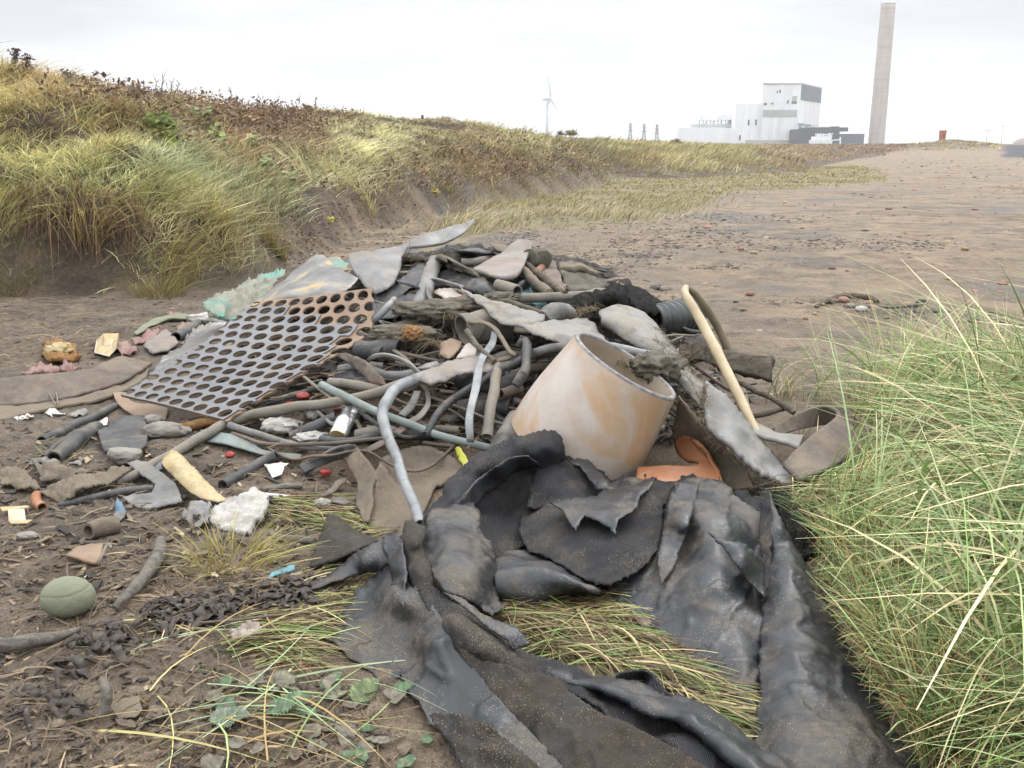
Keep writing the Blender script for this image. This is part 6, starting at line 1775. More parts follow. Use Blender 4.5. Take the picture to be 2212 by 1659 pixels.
    T('black_hose', 'black bundled hose lying on top of the perforated plate edge', Z(zA, [(735, 700, 0.18), (830, 672, 0.2), (930, 650, 0.2), (1010, 625, 0.18)]), [8, 9, 11, 12], HOSED, rough=0.15, cat='hose')
    lump('rubber_bundle', 'crumpled black rubber wad at the top edge of the perforated plate', zA(975, 630, 0.2), 14, RUB, (1.3, 0.8, 0.8), 0.35, 2.0, cat='rubber')
    for pts, w, lab in [([(1700, 985), (1600, 940), (1500, 890), (1390, 850)], 12, 'grey bent hose behind the fibre tangle'), ([(1640, 870), (1760, 860), (1860, 840), (1960, 800)], 10, 'brown hose along the back of the fibre tangle'), ([(1540, 1010), (1640, 1020), (1760, 1000), (1860, 1010)], 22, 'dark round pipe below the fibre tangle')]:
        T('hose', lab, [zA(x, y, 0.1) for x, y in pts], w, HOSEB if w < 20 else HOSED)
    lump('fibre_tangle', 'tangle of grey and rusty fibres right of the perforated plate', zB(220, 930) + (0.1,), 50, ROPE, (1.5, 0.8, 0.35), 0.35, 2.4, cat='fibre')
    ft = bpy.data.objects['fibre_tangle']
    fringe(ft, Z(zB, [(60, 960, 0.16), (200, 900, 0.18), (340, 930, 0.18), (460, 990, 0.16)]), 420, 0.09, FIBRE, 0.7, 0.18, 0.0012, 'loose_fibres')
    lump('rust_tuft', 'rusty orange tuft of fibre on the grey fibre tangle', zB(280, 920) + (0.2,), 17, weathered('rust_fibre', (0.26, 0.13, 0.05), (0.38, 0.21, 0.09), 40, 0.95, 0.1, bump=1.0, bscale=160), (1.2, 0.8, 0.9), 0.5, 3.0, cat='fibre')
    lump('fibre_tangle', 'clump of dead twigs and fibre below the grey flat hose', zB(420, 760) + (0.16,), 48, ROPE, (1.7, 0.8, 0.4), 0.4, 2.4, cat='fibre')
    ft2 = bpy.data.objects['fibre_tangle.001']
    fringe(ft2, Z(zB, [(180, 740, 0.2), (330, 720, 0.22), (470, 740, 0.22), (600, 790, 0.2)]), 360, 0.08, FIBRE, 0.7, 0.22, 0.0014, 'loose_fibres')
    Sh('flat_rubber', 'smooth tan rubber patch with a small hose below the open pipe', Z(zB, [(470, 980, 0.14), (560, 940, 0.16), (640, 950, 0.17), (620, 1030, 0.17), (540, 1080, 0.16), (480, 1040, 0.14)]), TAN, thick=0.006, res=7, noise=0.01, cat='rubber sheet')
    # pinkish split hose rings
    Lf('strap', 'dark strap loop hanging in the gap left of the hanging strap', [[zE(1520, 130, 0.1), zE(1480, 220, 0.1), (zE(1400, 320)[0], zE(1400, 320)[1], 0.08)], [zE(1575, 130, 0.1), zE(1540, 240, 0.1), zE(1450, 340, 0.08)]], HOSE, 0.006, nu=20, nv=4)
    Lf('strap', 'pale lined strap curling down inside the bent hose', [[zE(1610, 130, 0.14), zE(1615, 230, 0.15), zE(1560, 310, 0.15), zE(1480, 360, 0.13), zE(1370, 450, 0.12), zE(1190, 560, 0.08), zE(1070, 605, 0.06)], [zE(1650, 140, 0.14), zE(1650, 250, 0.15), zE(1590, 340, 0.15), zE(1500, 395, 0.13), zE(1420, 470, 0.12), zE(1220, 595, 0.08), zE(1090, 622, 0.06)]], PINK, 0.006, nu=44, nv=5)
    # mud caked sheet in front
    Sh('mud_sheet', 'broad mud caked sheet spread in the front centre of the heap', Z(zE, [(1360, 620, 0.05), (1500, 580, 0.06), (1650, 590, 0.07), (1800, 640, 0.07), (1930, 745, 0.05), (1850, 860, 0.04), (1700, 900, 0.04), (1600, 1100, 0.04), (1500, 1200, 0.05), (1410, 1305, 0.03), (1280, 1260, 0.03), (1140, 1200, 0.03), (1160, 1060, 0.08), (1200, 900, 0.14), (1200, 790, 0.17), (1250, 690, 0.08)]), MUD, Z(zE, [(1400, 850, 0.03), (1350, 1050, 0.03)]), thick=0.01, res=7, noise=0.012, cat='sheet')
    Lf('mud_sheet', 'rolled over edge of mud caked sheet standing like a lip at front centre',
       [[zE(1050, 570, 0.10), zE(1120, 650, 0.14), zE(1180, 760, 0.17), zE(1200, 860, 0.17), zE(1190, 1000, 0.13), zE(1150, 1190, 0.05)],
        [zE(900, 600, 0.08), zE(980, 700, 0.08), zE(1050, 820, 0.08), zE(1060, 920, 0.07), zE(1060, 1020, 0.05), zE(1120, 1190, 0.03)]], MUD, 0.012, nu=44, nv=12, noise=0.012, jag=0.003, cat='sheet')
    Lf('mud_sheet', 'long narrow mud sheet fold leaning to the left of the standing lip',
       [[zE(600, 735, 0.06), zE(700, 680, 0.09), zE(850, 600, 0.13), zE(1000, 560, 0.15), (zE(1060, 570)[0], zE(1060, 570)[1], 0.12)],
        [zE(640, 790, 0.05), zE(740, 745, 0.05), zE(860, 690, 0.06), zE(960, 670, 0.07), zE(1040, 700, 0.08)]], HOSED, 0.012, nu=40, nv=8, noise=0.008, cat='sheet')
    Sh('dark_flap', 'dark sandy triangular flap lying left of the black liner', [(710, 1110, 0.05), (735, 1120, 0.07), (759, 1139, 0.08), (820, 1169, 0.10), (794, 1178, 0.10), (755, 1198, 0.08), (716, 1214, 0.06), (671, 1227, 0.03), (680, 1195, 0.03), (698, 1150, 0.04)], RUBD, [(735, 1165, 0.14)], thick=0.008, res=6, noise=0.006, cat='rubber flap')
    # can
    def can():
        a = PTS([zE(1030, 285, 0.06)])[0]; b = PTS([zE(905, 495, 0.08)])[0]
        root = empty('drink_can', tuple((a + b) / 2 - np.array([0, 0, 0.02]))); tag(root, 'crushed shiny drink can lying among the hoses', 'drink can')
        C = catmull(np.array([a, (a + b) / 2 + [0, 0, 0.006], b]), 26)
        dep = ((C - CAM) @ _F).mean(); R = 21 / FPX * dep
        tt = np.linspace(0, 1, 26); rr = R * np.interp(tt, [0, 0.08, 0.25, 0.5, 0.75, 0.92, 1.0], [0.8, 1.0, 0.8, 1.02, 0.98, 1.0, 0.80])
        V, F = tube_geo(C, rr, 28, 0.06, True, 0.72, 0.10, 4.0)
        o = mesh_obj('can_body', np.array(V), F, METAL, root); o.matrix_parent_inverse = Matrix.Translation(-Vector(root.location))
        d = b - a; d /= np.linalg.norm(d)
        m = MB(); m.rod(b - d * 0.001, b + d * 0.003, R * 0.8, R * 0.78, 24); o = m.build('can_rim', weathered('gold_can_end', (0.45, 0.33, 0.14), (0.55, 0.42, 0.2), 20, 0.35, 0.1, metal=0.7), root); o.matrix_parent_inverse = Matrix.Translation(-Vector(root.location))
        for v in o.data.vertices: pass
    can()
    for c, r, lab in [(zE(628, 190, 0.06), 15, 'red plastic cap below the perforated plate'), (zE(40, 662, 0.03), 12, 'red plastic cap at the left under the flat strip'), (zE(808, 805, 0.04), 14, 'red plastic cap beside the mud caked lip'), (zE(900, 290, 0.04), 9, 'dull red cap behind the crushed can'), (zE(515, 235, 0.04), 8, 'small red fragment left of the red cap under the plate')]:
        lump('bottle_top', lab, c, r * 0.85, REDP, (1.15, 0.9, 0.75), 0.1, 1.4, facet=0.55, cat='bottle top', sub=4)
    lump('plaster_lump', 'cracked white plaster lump left of the crushed can', zE(460, 445, 0.02), 30, FOAM, (1.5, 0.9, 0.55), 0.25, 2.2, cat='plaster')
    lump('plaster_lump', 'pale plaster lump right beside the cracked one', zE(700, 520, 0.02), 26, FOAM, (1.5, 0.9, 0.4), 0.25, 2.2, cat='plaster')
    lump('plaster_lump', 'small white plaster bit under the dark hose near the can', zE(715, 345, 0.03), 14, FOAM, (1.0, 0.8, 0.8), 0.3, 2.2, cat='plaster')
    T('black_hose', 'short black hose behind the crushed can pointing up right', Z(zE, [(530, 505, 0.05), (700, 420, 0.07), (900, 335, 0.08)]), 12, HOSED, cat='hose')
    T('black_hose', 'black hose leading out of the heap to the lower left grass', Z(zE, [(-20, 885, 0.02), (150, 790, 0.03), (300, 700, 0.05), (410, 650, 0.06)]), 12, HOSED, cat='hose')
    Lf('flat_strip', 'flat grey woven strip below the thin open ended pipe', [[zD(1480, 960, 0.05), zD(1650, 985, 0.06), zD(1843, 1020, 0.06), zE(300, 600, 0.05), zE(620, 640, 0.04)], [zD(1482, 1045, 0.04), zD(1640, 1060, 0.05), zE(80, 580, 0.05), zE(300, 640, 0.04), zE(600, 690, 0.03)]], GREEN, 0.006, nu=40, nv=8, noise=0.003, cat='strip')
    Sh('yellow_scrap', 'bright yellow plastic scrap beside the foot of the hanging strap', Z(zE, [(1850, 590, 0.08), (1885, 575, 0.1), (1930, 640, 0.1), (1965, 715, 0.09), (1925, 740, 0.08), (1880, 680, 0.08)]), YEL, thick=0.004, res=5, noise=0.003, cat='plastic')
    Sh('cream_shard', 'cream plastic shard lying left of the mud sheet fold', Z(zE, [(315, 728, 0.04), (400, 715, 0.05), (515, 712, 0.06), (480, 740, 0.06), (455, 800, 0.05), (385, 825, 0.04)]), PLAS, thick=0.004, res=5, noise=0.003, cat='plastic')
    Sh('foam_sheet', 'jagged dirty white foam sheet standing in front of the heap', Z(zE, [(20, 1020, 0.03), (90, 990, 0.06), (160, 985, 0.09), (200, 935, 0.1), (290, 945, 0.1), (350, 1010, 0.09), (330, 1090, 0.08), (300, 1150, 0.06), (240, 1190, 0.05), (190, 1280, 0.03), (110, 1280, 0.03), (20, 1260, 0.02), (-70, 1230, 0.01), (-130, 1170, 0.01), (-120, 1090, 0.02), (-60, 1070, 0.03)]), FOAM, thick=0.02, res=5, noise=0.007, nscale=30, jag=3, cat='foam')
    T('stick', 'splintered white wood stick right of the foam sheet', Z(zE, [(330, 965, 0.02), (420, 975, 0.03), (515, 980, 0.03)]), 9, PLAS, hollow=False, rough=0.2, flat=0.5)
    T('stick', 'crumbling pale driftwood stick under the mud sheet fold', Z(zE, [(280, 920, 0.02), (420, 900, 0.03), (620, 895, 0.03)]), 11, BARK, hollow=False, rough=0.25, flat=0.6)
    T('stick', 'smooth grey stick left of the dark triangular flap', Z(zE, [(360, 1280, 0.02), (450, 1310, 0.03), (580, 1320, 0.03), (725, 1335, 0.03)]), [8, 8, 9, 8], BARK, hollow=False, rough=0.1)
    Sh('cyan_rag', 'pale cyan plastic strip below the dark triangular flap', Z(zE, [(345, 1640, 0.02), (370, 1590, 0.03), (450, 1560, 0.03), (555, 1530, 0.03), (560, 1560, 0.03), (450, 1600, 0.03)]), BLUEC, thick=0.004, res=5, noise=0.004, cat='plastic')
    Sh('dry_leaf', 'curled dead brown leaf in front of the standing mud lip', Z(zE, [(780, 990, 0.04), (850, 890, 0.07), (930, 820, 0.09), (990, 830, 0.08), (900, 900, 0.07), (840, 960, 0.06)]), BELT, thick=0.002, res=5, noise=0.008, cat='leaf')
    Sh('dry_leaf', 'flat grey dead leaf below the curled one', Z(zE, [(800, 990, 0.04), (860, 955, 0.05), (950, 975, 0.06), (1010, 1030, 0.05), (940, 1040, 0.04), (850, 1020, 0.04)]), BARK, thick=0.002, res=5, noise=0.008, cat='leaf')
heap_front()

# ------------------------------------------------------------------ debris on the left
def left_debris():
    Lf('conveyor_belt', 'wide brown conveyor belt strip curving along the ground at left',
       [[zD(-120, 585) + (0.36,), zD(0, 590) + (0.36,), zD(170, 570) + (0.36,), zD(330, 552) + (0.37,), zD(500, 535) + (0.36,), zD(650, 515) + (0.33,), zD(790, 460) + (0.33,), zD(900, 415) + (0.30,)],
        [zD(-120, 790) + (0.04,), zD(0, 785) + (0.04,), zD(200, 775) + (0.04,), zD(400, 748) + (0.05,), zD(600, 705) + (0.06,), zD(780, 650) + (0.08,), zD(960, 580) + (0.1,), zD(1120, 470) + (0.12,)]], BELT, 0.014, nu=70, nv=14, noise=0.006, jag=0.002, cat='belt')
    cb = bpy.data.objects['conveyor_belt']
    Lf('conveyor_belt', 'lower layer of belt lying under the wide brown strip', [[zD(-120, 800, 0.03), zD(0, 795, 0.03), zD(300, 765, 0.03), zD(600, 715, 0.04), zD(850, 640, 0.05), (zD(1100, 500)[0], zD(1100, 500)[1], 0.06)], [zD(-120, 905, 0.02), zD(0, 890, 0.02), zD(300, 830, 0.02), zD(600, 770, 0.03), zD(850, 700, 0.04), zD(1080, 580, 0.05)]], MUD, 0.014, nu=60, nv=8, noise=0.008, jag=0.003, cat='belt')  # separate brown strip laid along the belt's lower edge
    for pth in ([(328, 555), (340, 650), (380, 720), (415, 775)], [(400, 560), (410, 640), (420, 710), (428, 770)]):
        T('twine', 'dry grass twine hanging over the wide brown belt', [zD(x, y) + (0.2 - 0.13 * k / 3,) for k, (x, y) in enumerate(pth)], 1.6, HOSEB, hollow=False, group='twines on the brown belt', seg=6)
    Sh('leaf_clump', 'orange brown rotten wood chunk on the mud behind the wide belt', Z(zD, [(305, 400, 0.06), (340, 330, 0.12), (420, 285, 0.16), (480, 320, 0.16), (560, 350, 0.12), (570, 400, 0.08), (600, 430, 0.05), (500, 450, 0.05), (350, 445, 0.04)]), WOOD, Z(zD, [(430, 380, 0.2)]), thick=0.02, res=5, noise=0.02, nscale=30, cat='wood')
    lump('wood_chunk', 'pale fungus like lump under the orange rotten wood', zD(440, 400, 0.1), 22, YELC, (1.3, 0.8, 0.7), 0.3, 2.0, cat='wood')
    def tub():
        pts = [zD(718, 292), zD(832, 290), zD(808, 412), zD(702, 385)]
        Pq = PTS([p + (0.16 if k < 2 else 0.1,) for k, p in enumerate(pts)])
        root = empty('plastic_tub', tuple(Pq.mean(0) - [0, 0, 0.03])); tag(root, 'small cream plastic tub lying tipped on the belt', 'tub')
        bk = np.array([0.01, 0.055, 0.02])
        V = list(Pq) + [p + bk for p in Pq]
        F = [(0, 1, 2, 3), (0, 4, 5, 1), (1, 5, 6, 2), (2, 6, 7, 3), (3, 7, 4, 0)]
        o = mesh_obj('tub_body', np.array(V), F, YELC, root, False); o.matrix_parent_inverse = Matrix.Translation(-Vector(root.location)); thicken(o, 0.003)
        b = o.modifiers.new('soft', 'BEVEL'); b.width = 0.004; b.segments = 2
        ins = [Pq[0] * 0.97 + Pq.mean(0) * 0.03 - bk * 0.06, Pq[1] * 0.97 + Pq.mean(0) * 0.03 - bk * 0.06]
        m = MB()
        for a, c in ((0, 1), (1, 2), (2, 3), (3, 0)): m.rod(Pq[a] - bk * 0.05, Pq[c] - bk * 0.05, 0.003)
        o = m.build('tub_rim', PLAS, root); o.matrix_parent_inverse = Matrix.Translation(-Vector(root.location))
    tub()
    for ol, lab in [([(150, 555, 0.1), (220, 510, 0.16), (290, 480, 0.18), (370, 478, 0.18), (440, 505, 0.16), (430, 530, 0.13), (300, 545, 0.1)], 'faded red cloth bundle lying against the back of the wide belt'),
                    ([(440, 520, 0.1), (480, 445, 0.16), (520, 480, 0.16), (600, 512, 0.1), (500, 530, 0.08)], 'pale pink cloth corner beside the faded red bundle'),
                    ([(960, 300, 0.1), (1050, 280, 0.12), (1100, 215, 0.16), (1130, 205, 0.16), (1170, 240, 0.14), (1120, 300, 0.1), (1050, 330, 0.08)], 'pink crumpled cloth behind the end of the wide belt'),
                    ([(1200, 105, 0.06), (1260, 85, 0.08), (1340, 90, 0.08), (1300, 130, 0.06)], 'red scrap of cloth by the green slab'),
                    ([(1300, 200, 0.08), (1380, 150, 0.12), (1430, 150, 0.12), (1410, 230, 0.1), (1330, 250, 0.08)], 'muddy pink cloth left of the white foam lump'),
                    ([(830, 310, 0.1), (920, 300, 0.12), (1010, 345, 0.12), (1010, 380, 0.1), (900, 400, 0.1), (840, 360, 0.1)], 'pink brown cloth right of the cream tub')]:
        Sh('red_cloth', lab, Z(zD, ol), REDC, thick=0.006, res=5, noise=0.02, nscale=22, jag=2, cat='cloth')
    Lf('green_strip', 'mouldy green strip arching on the ground left of the turquoise rubble', [[zD(985, 245, 0.06), zD(1080, 175, 0.12), zD(1180, 125, 0.15), zD(1320, 105, 0.15), zD(1460, 120, 0.12)], [zD(1010, 260, 0.05), zD(1100, 205, 0.09), zD(1200, 155, 0.12), zD(1320, 135, 0.12), zD(1450, 145, 0.1)]], STONEG, 0.008, nu=34, nv=6, noise=0.008, cat='strip')
    Sh('pale_plate', 'dusty pinkish plate leaning behind the wide belt end', Z(zD, [(1050, 330, 0.06), (1150, 260, 0.1), (1220, 215, 0.14), (1270, 250, 0.14), (1320, 320, 0.1), (1240, 370, 0.08), (1120, 400, 0.06)]), PINK, thick=0.01, res=6, noise=0.006, cat='plate')
    Sh('pale_plate', 'flat dusty grey sheet under the left edge of the perforated plate', Z(zD, [(1100, 560, 0.04), (1200, 420, 0.06), (1330, 350, 0.06), (1480, 230, 0.06), (1620, 130, 0.07), (1690, 150, 0.06), (1560, 300, 0.03), (1350, 440, 0.02), (1200, 560, 0.02)]), PALE2, thick=0.008, res=6, noise=0.006, cat='plate')
    T('black_hose', 'black hose end poking out left of the white foam lump', Z(zD, [(1300, 280, 0.08), (1370, 235, 0.1), (1460, 180, 0.1), (1560, 110, 0.1)]), [13, 12, 10, 8], HOSED, cat='hose')
    lump('foam_lump', 'white foam lump at the back left edge of the perforated plate', zD(1540, 170, 0.06), 28, FOAM, (1.6, 0.8, 0.5), 0.2, 2.0, cat='foam')
    Sh('foil', 'torn grey foil beside the white foam lump', Z(zD, [(1330, 310, 0.06), (1420, 230, 0.1), (1470, 200, 0.12), (1560, 170, 0.12), (1600, 175, 0.1), (1480, 280, 0.08), (1400, 350, 0.06)]), PALE, thick=0.003, res=5, noise=0.02, nscale=24, cat='foil')
    T('pipe', 'thick mud grey pipe at the left lying towards the rubber square', Z(zD, [(400, 1170, 0.05), (500, 1090, 0.06), (600, 1010, 0.07), (710, 950, 0.07)]), [17, 19, 19, 17], HOSED)
    T('black_hose', 'black hose end left of the thick mud grey pipe', Z(zD, [(310, 1040, 0.03), (400, 1000, 0.04), (520, 940, 0.04), (700, 860, 0.04), (850, 785, 0.04)]), [11, 11, 10, 10, 9], HOSED, cat='hose')
    T('pipe', 'narrow dark pipe under the thick mud grey one', Z(zD, [(320, 1160, 0.02), (420, 1070, 0.03), (560, 980, 0.03)]), 6, HOSED)
    Sh('rubber_square', 'square offcut of dark rubber with ochre dust at left', Z(zD, [(712, 930, 0.1), (800, 905, 0.12), (900, 870, 0.13), (1060, 862, 0.12), (1095, 960, 0.11), (1085, 1060, 0.09), (1040, 1110, 0.08), (940, 1128, 0.08), (850, 1110, 0.08), (770, 1125, 0.07), (740, 1050, 0.08)]), HOSED, thick=0.01, res=6, noise=0.008, cat='rubber')
    Sh('white_scrap', 'bright white plastic scrap on the corner of the rubber square', Z(zD, [(725, 915, 0.14), (770, 870, 0.17), (795, 865, 0.17), (790, 920, 0.15), (740, 932, 0.14)]), PLAS, thick=0.003, res=5, noise=0.003, cat='plastic')
    T('timber', 'split orange timber lying under the lower corner of the perforated plate', Z(zD, [(1120, 975, 0.05), (1300, 945, 0.06), (1480, 905, 0.06), (1660, 885, 0.06)]), [8, 15, 17, 14], WOOD, hollow=False, rough=0.25, flat=0.7)
    lump('rubble', 'pale cracked stone under the front corner of the perforated plate', zD(1140, 915, 0.06), 18, STONE, (1.3, 0.8, 0.8), 0.25, 2, facet=0.4, cat='stone')
    lump('rubble', 'brown block between the timber and the long mud grey hose', zD(1220, 1010, 0.04), 34, STONE, (1.5, 0.8, 0.6), 0.25, 1.6, facet=0.5, cat='stone')
    lump('rubble', 'grey brown lump under the rubber square', zD(920, 1180, 0.03), 30, STONE, (1.3, 0.8, 0.6), 0.25, 1.6, facet=0.4, cat='stone')
    for ol, lab in [([(0, 1300, 0.04), (60, 1270, 0.06), (140, 1262, 0.07), (230, 1300, 0.07), (290, 1360, 0.06), (270, 1410, 0.05), (180, 1400, 0.05), (90, 1380, 0.04), (0, 1370, 0.03)], 'curled grey leathery scrap at the left edge'),
                    ([(270, 1220, 0.05), (340, 1200, 0.08), (430, 1205, 0.09), (520, 1235, 0.08), (620, 1250, 0.08), (680, 1275, 0.06), (590, 1300, 0.05), (480, 1290, 0.06), (380, 1320, 0.05), (300, 1330, 0.04)], 'crumpled leathery scrap below the thick mud grey pipe'),
                    ([(270, 1410, 0.05), (420, 1355, 0.08), (560, 1310, 0.1), (700, 1270, 0.1), (850, 1235, 0.09), (975, 1240, 0.07), (940, 1290, 0.06), (820, 1330, 0.07), (700, 1380, 0.08), (560, 1450, 0.07), (440, 1495, 0.04), (350, 1450, 0.04)], 'long bark like leather piece at left, largest of the scraps'),
                    ([(-60, 1270, 0.05), (60, 1240, 0.07), (180, 1240, 0.07), (250, 1260, 0.06), (180, 1290, 0.05), (40, 1320, 0.04), (-60, 1330, 0.03)], 'flat dark scrap at the very left edge above the curled one')]:
        Sh('leather_scrap', lab, Z(zD, ol), MUD, thick=0.007, res=5, noise=0.02, nscale=20, jag=2, cat='scrap', group='leathery scraps on the ground at left')
    for ol, lab in [([(205, 1210, 0.03), (250, 1160, 0.06), (330, 1150, 0.07), (420, 1175, 0.06), (445, 1200, 0.04), (340, 1215, 0.04)], 'clear crumpled plastic behind the leathery scraps'),
                    ([(500, 1200, 0.03), (560, 1165, 0.04), (610, 1180, 0.04), (590, 1215, 0.03)], 'small tan plastic scrap beside the clear crumpled one'),
                    ([(100, 870, 0.03), (200, 845, 0.04), (265, 840, 0.04), (230, 875, 0.03), (140, 885, 0.02)], 'cream strip of plastic in front of the lower belt layer'),
                    ([(330, 830, 0.03), (410, 815, 0.04), (480, 830, 0.04), (480, 850, 0.03), (380, 860, 0.02)], 'yellowish scrap in front of the lower belt layer'),
                    ([(500, 850, 0.03), (560, 810, 0.05), (630, 800, 0.05), (650, 830, 0.04), (560, 870, 0.03)], 'grey plastic film left of the perforated plate lip')]:
        Sh('plastic_scrap', lab, Z(zD, ol), PLAS if 'cream' in lab or 'yellow' in lab else PALE, thick=0.003, res=4, noise=0.012, nscale=30, jag=1.5, cat='plastic', group='plastic scraps at left')
    Sh('metal_strip', 'bent grey L shaped strip lying below the long mud grey hose', Z(zD, [(940, 1210, 0.06), (1010, 1190, 0.07), (1095, 1200, 0.07), (1190, 1275, 0.06), (1290, 1355, 0.06), (1325, 1420, 0.05), (1345, 1490, 0.04), (1240, 1510, 0.03), (1100, 1545, 0.02), (990, 1520, 0.02), (905, 1460, 0.02), (1000, 1435, 0.04), (1120, 1425, 0.05), (1150, 1360, 0.06), (1060, 1300, 0.06)]), HOSE, thick=0.006, res=5, noise=0.003, cat='strip')
    Sh('plastic_half_pipe', 'speckled cream half pipe of plastic, brightest piece at lower left', Z(zD, [(1188, 1205, 0.08), (1210, 1155, 0.1), (1262, 1108, 0.11), (1310, 1125, 0.11), (1400, 1210, 0.11), (1520, 1340, 0.09), (1610, 1430, 0.06), (1690, 1480, 0.03), (1600, 1490, 0.04), (1500, 1470, 0.06), (1420, 1430, 0.07), (1330, 1350, 0.08), (1250, 1270, 0.08)]), YELC, Z(zD, [(1300, 1210, 0.16), (1440, 1350, 0.13)]), thick=0.005, res=5, noise=0.003, jag=0.8, cat='plastic')
    T('black_hose', 'thin black tube lying in front of the long leather piece', Z(zD, [(440, 1515, 0.02), (600, 1480, 0.03), (770, 1440, 0.04), (950, 1405, 0.04), (1135, 1388, 0.04)]), [7, 8, 8, 8, 8], HOSED, cat='hose')
    T('bent_pipe', 'short orange bent pipe at left below the curled scraps', Z(zD, [(270, 1440, 0.02), (275, 1490, 0.03), (310, 1530, 0.03)]), 11, ORANGE, cat='pipe')
    Sh('blue_scrap', 'blue plastic scrap tucked under the speckled cream half pipe', Z(zD, [(1110, 1215, 0.03), (1190, 1190, 0.05), (1200, 1240, 0.05), (1160, 1265, 0.03)]), BLUE, thick=0.004, res=4, noise=0.005, cat='plastic')
    Sh('blue_scrap', 'blue and white plastic wrapper in front of the L shaped strip', Z(zD, [(840, 1600, 0.01), (860, 1480, 0.03), (900, 1490, 0.03), (935, 1570, 0.03), (890, 1620, 0.02)]), BLUE, thick=0.003, res=4, noise=0.012, nscale=30, cat='plastic')
    Sh('grey_rag', 'torn grey plastic rag left of the white foam sheet', Z(zD, [(1340, 1600, 0.02), (1400, 1530, 0.05), (1480, 1490, 0.06), (1560, 1510, 0.06), (1550, 1600, 0.04), (1540, 1660, 0.03), (1420, 1660, 0.02)]), PALE2, thick=0.003, res=4, noise=0.02, nscale=26, jag=3, cat='plastic')
    def box_piece():
        a = [zD(60, 1545, 0.05), zD(180, 1540, 0.05), zD(190, 1625, 0.03), zD(65, 1640, 0.02)]
        Pq = PTS(a); root = empty('broken_box', tuple(Pq.mean(0) - [0, 0, 0.02])); tag(root, 'broken corner of a cream plastic box at the left edge', 'plastic box')
        o = mesh_obj('side_panel', Pq, [(0, 1, 2, 3)], weathered('cream_box', (0.50, 0.42, 0.28), (0.58, 0.5, 0.36), 8, 0.5, 0.2, c3=(0.5, 0.28, 0.18), c3_scale=9, c3_pos=0.56), root, False); thicken(o, 0.004)
        o.matrix_parent_inverse = Matrix.Translation(-Vector(root.location))
        b = PTS([zD(70, 1630, 0.035), zD(245, 1622, 0.05), zD(200, 1650, 0.03), zD(80, 1652, 0.02)])
        o = mesh_obj('bottom_panel', b, [(0, 1, 2, 3)], YELC, root, False); thicken(o, 0.004); o.matrix_parent_inverse = Matrix.Translation(-Vector(root.location))
        c = PTS([zD(0, 1530, 0.05), zD(200, 1518, 0.06), zD(220, 1530, 0.06), zD(20, 1560, 0.04)])
        o = mesh_obj('rim_strip', c, [(0, 1, 2, 3)], YELC, root, False); thicken(o, 0.004); o.matrix_parent_inverse = Matrix.Translation(-Vector(root.location))
    box_piece()
    # lower left
    root = empty('green_ball', tuple(PTS([zF(425, 690, 0.0)])[0])); tag(root, 'worn green ball with a seam lying in the mud', 'ball')
    c = PTS([zF(420, 600, 0.10)])[0]; R = 105 / 1.5477 * 0.54 / FPX * ((c - CAM) @ _F) * 1.22
    import bmesh
    bm = bmesh.new(); bmesh.ops.create_icosphere(bm, subdivisions=5, radius=1.0); V = np.array([tuple(v.co) for v in bm.verts]); F = np.array([tuple(v.index for v in f.verts) for f in bm.faces]); bm.free()
    seam = np.abs(V[:, 2] - 0.42 - 0.22 * V[:, 0] ** 2 * np.sign(V[:, 0] + 0.2))
    rr = R * (1 + 0.012 * fbm(V * 3, 3) - 0.05 * np.exp(-(seam / 0.035) ** 2))
    o = mesh_obj('ball_body', V * rr[:, None] * [1.28, 1.05, 0.98] + c, F, STONEG, root); o.matrix_parent_inverse = Matrix.Translation(-Vector(root.location))
    T('stick', 'knobbly grey stick slanting down to the seaweed at lower left', Z(zF, [(1000, 250, 0.03), (985, 330, 0.05), (930, 430, 0.05), (850, 530, 0.05), (760, 620, 0.04), (715, 670, 0.02)]), [10, 15, 15, 14, 13, 8], BARK, hollow=False, rough=0.18)
    T('stick', 'smooth grey driftwood branch entering from the left edge', Z(zF, [(-80, 910, 0.03), (60, 895, 0.05), (200, 870, 0.05), (340, 845, 0.04), (490, 800, 0.02)]), [16, 16, 15, 12, 6], BARK, hollow=False, rough=0.1)
    T('stick', 'short muddy stub of wood standing in the mud near the bottom left', Z(zF, [(635, 1110, 0.12), (660, 1180, 0.10), (660, 1260, 0.06), (635, 1340, 0.02)]), [9, 12, 11, 10], BARK, hollow=False, rough=0.15)
    T('stick', 'long thin brown twig lying right across the seaweed', Z(zF, [(1240, 760, 0.03), (1450, 745, 0.04), (1700, 715, 0.04), (1980, 690, 0.04)]), 3, BELT, hollow=False, rough=0.15)
    T('hollow_stem', 'rotten hollow stem with dark open end near the left pile of scraps', Z(zF, [(545, 190, 0.06), (620, 175, 0.05), (730, 160, 0.04)]), [19, 21, 18], MUD, cat='stem', wall=0.3, rough=0.15)
    Sh('wood_chip', 'tan splintered wood chip above the green ball', Z(zF, [(415, 350, 0.02), (470, 300, 0.04), (560, 280, 0.05), (640, 285, 0.05), (620, 360, 0.04), (590, 400, 0.03), (520, 380, 0.03)]), TAN, thick=0.008, res=4, noise=0.005, cat='wood chip')
    T('stem', 'pale dead stem leaning over the tan wood chip', Z(zF, [(600, 400, 0.02), (640, 320, 0.05), (670, 275, 0.07), (690, 300, 0.06)]), 4, HOSEB, hollow=False, rough=0.2)
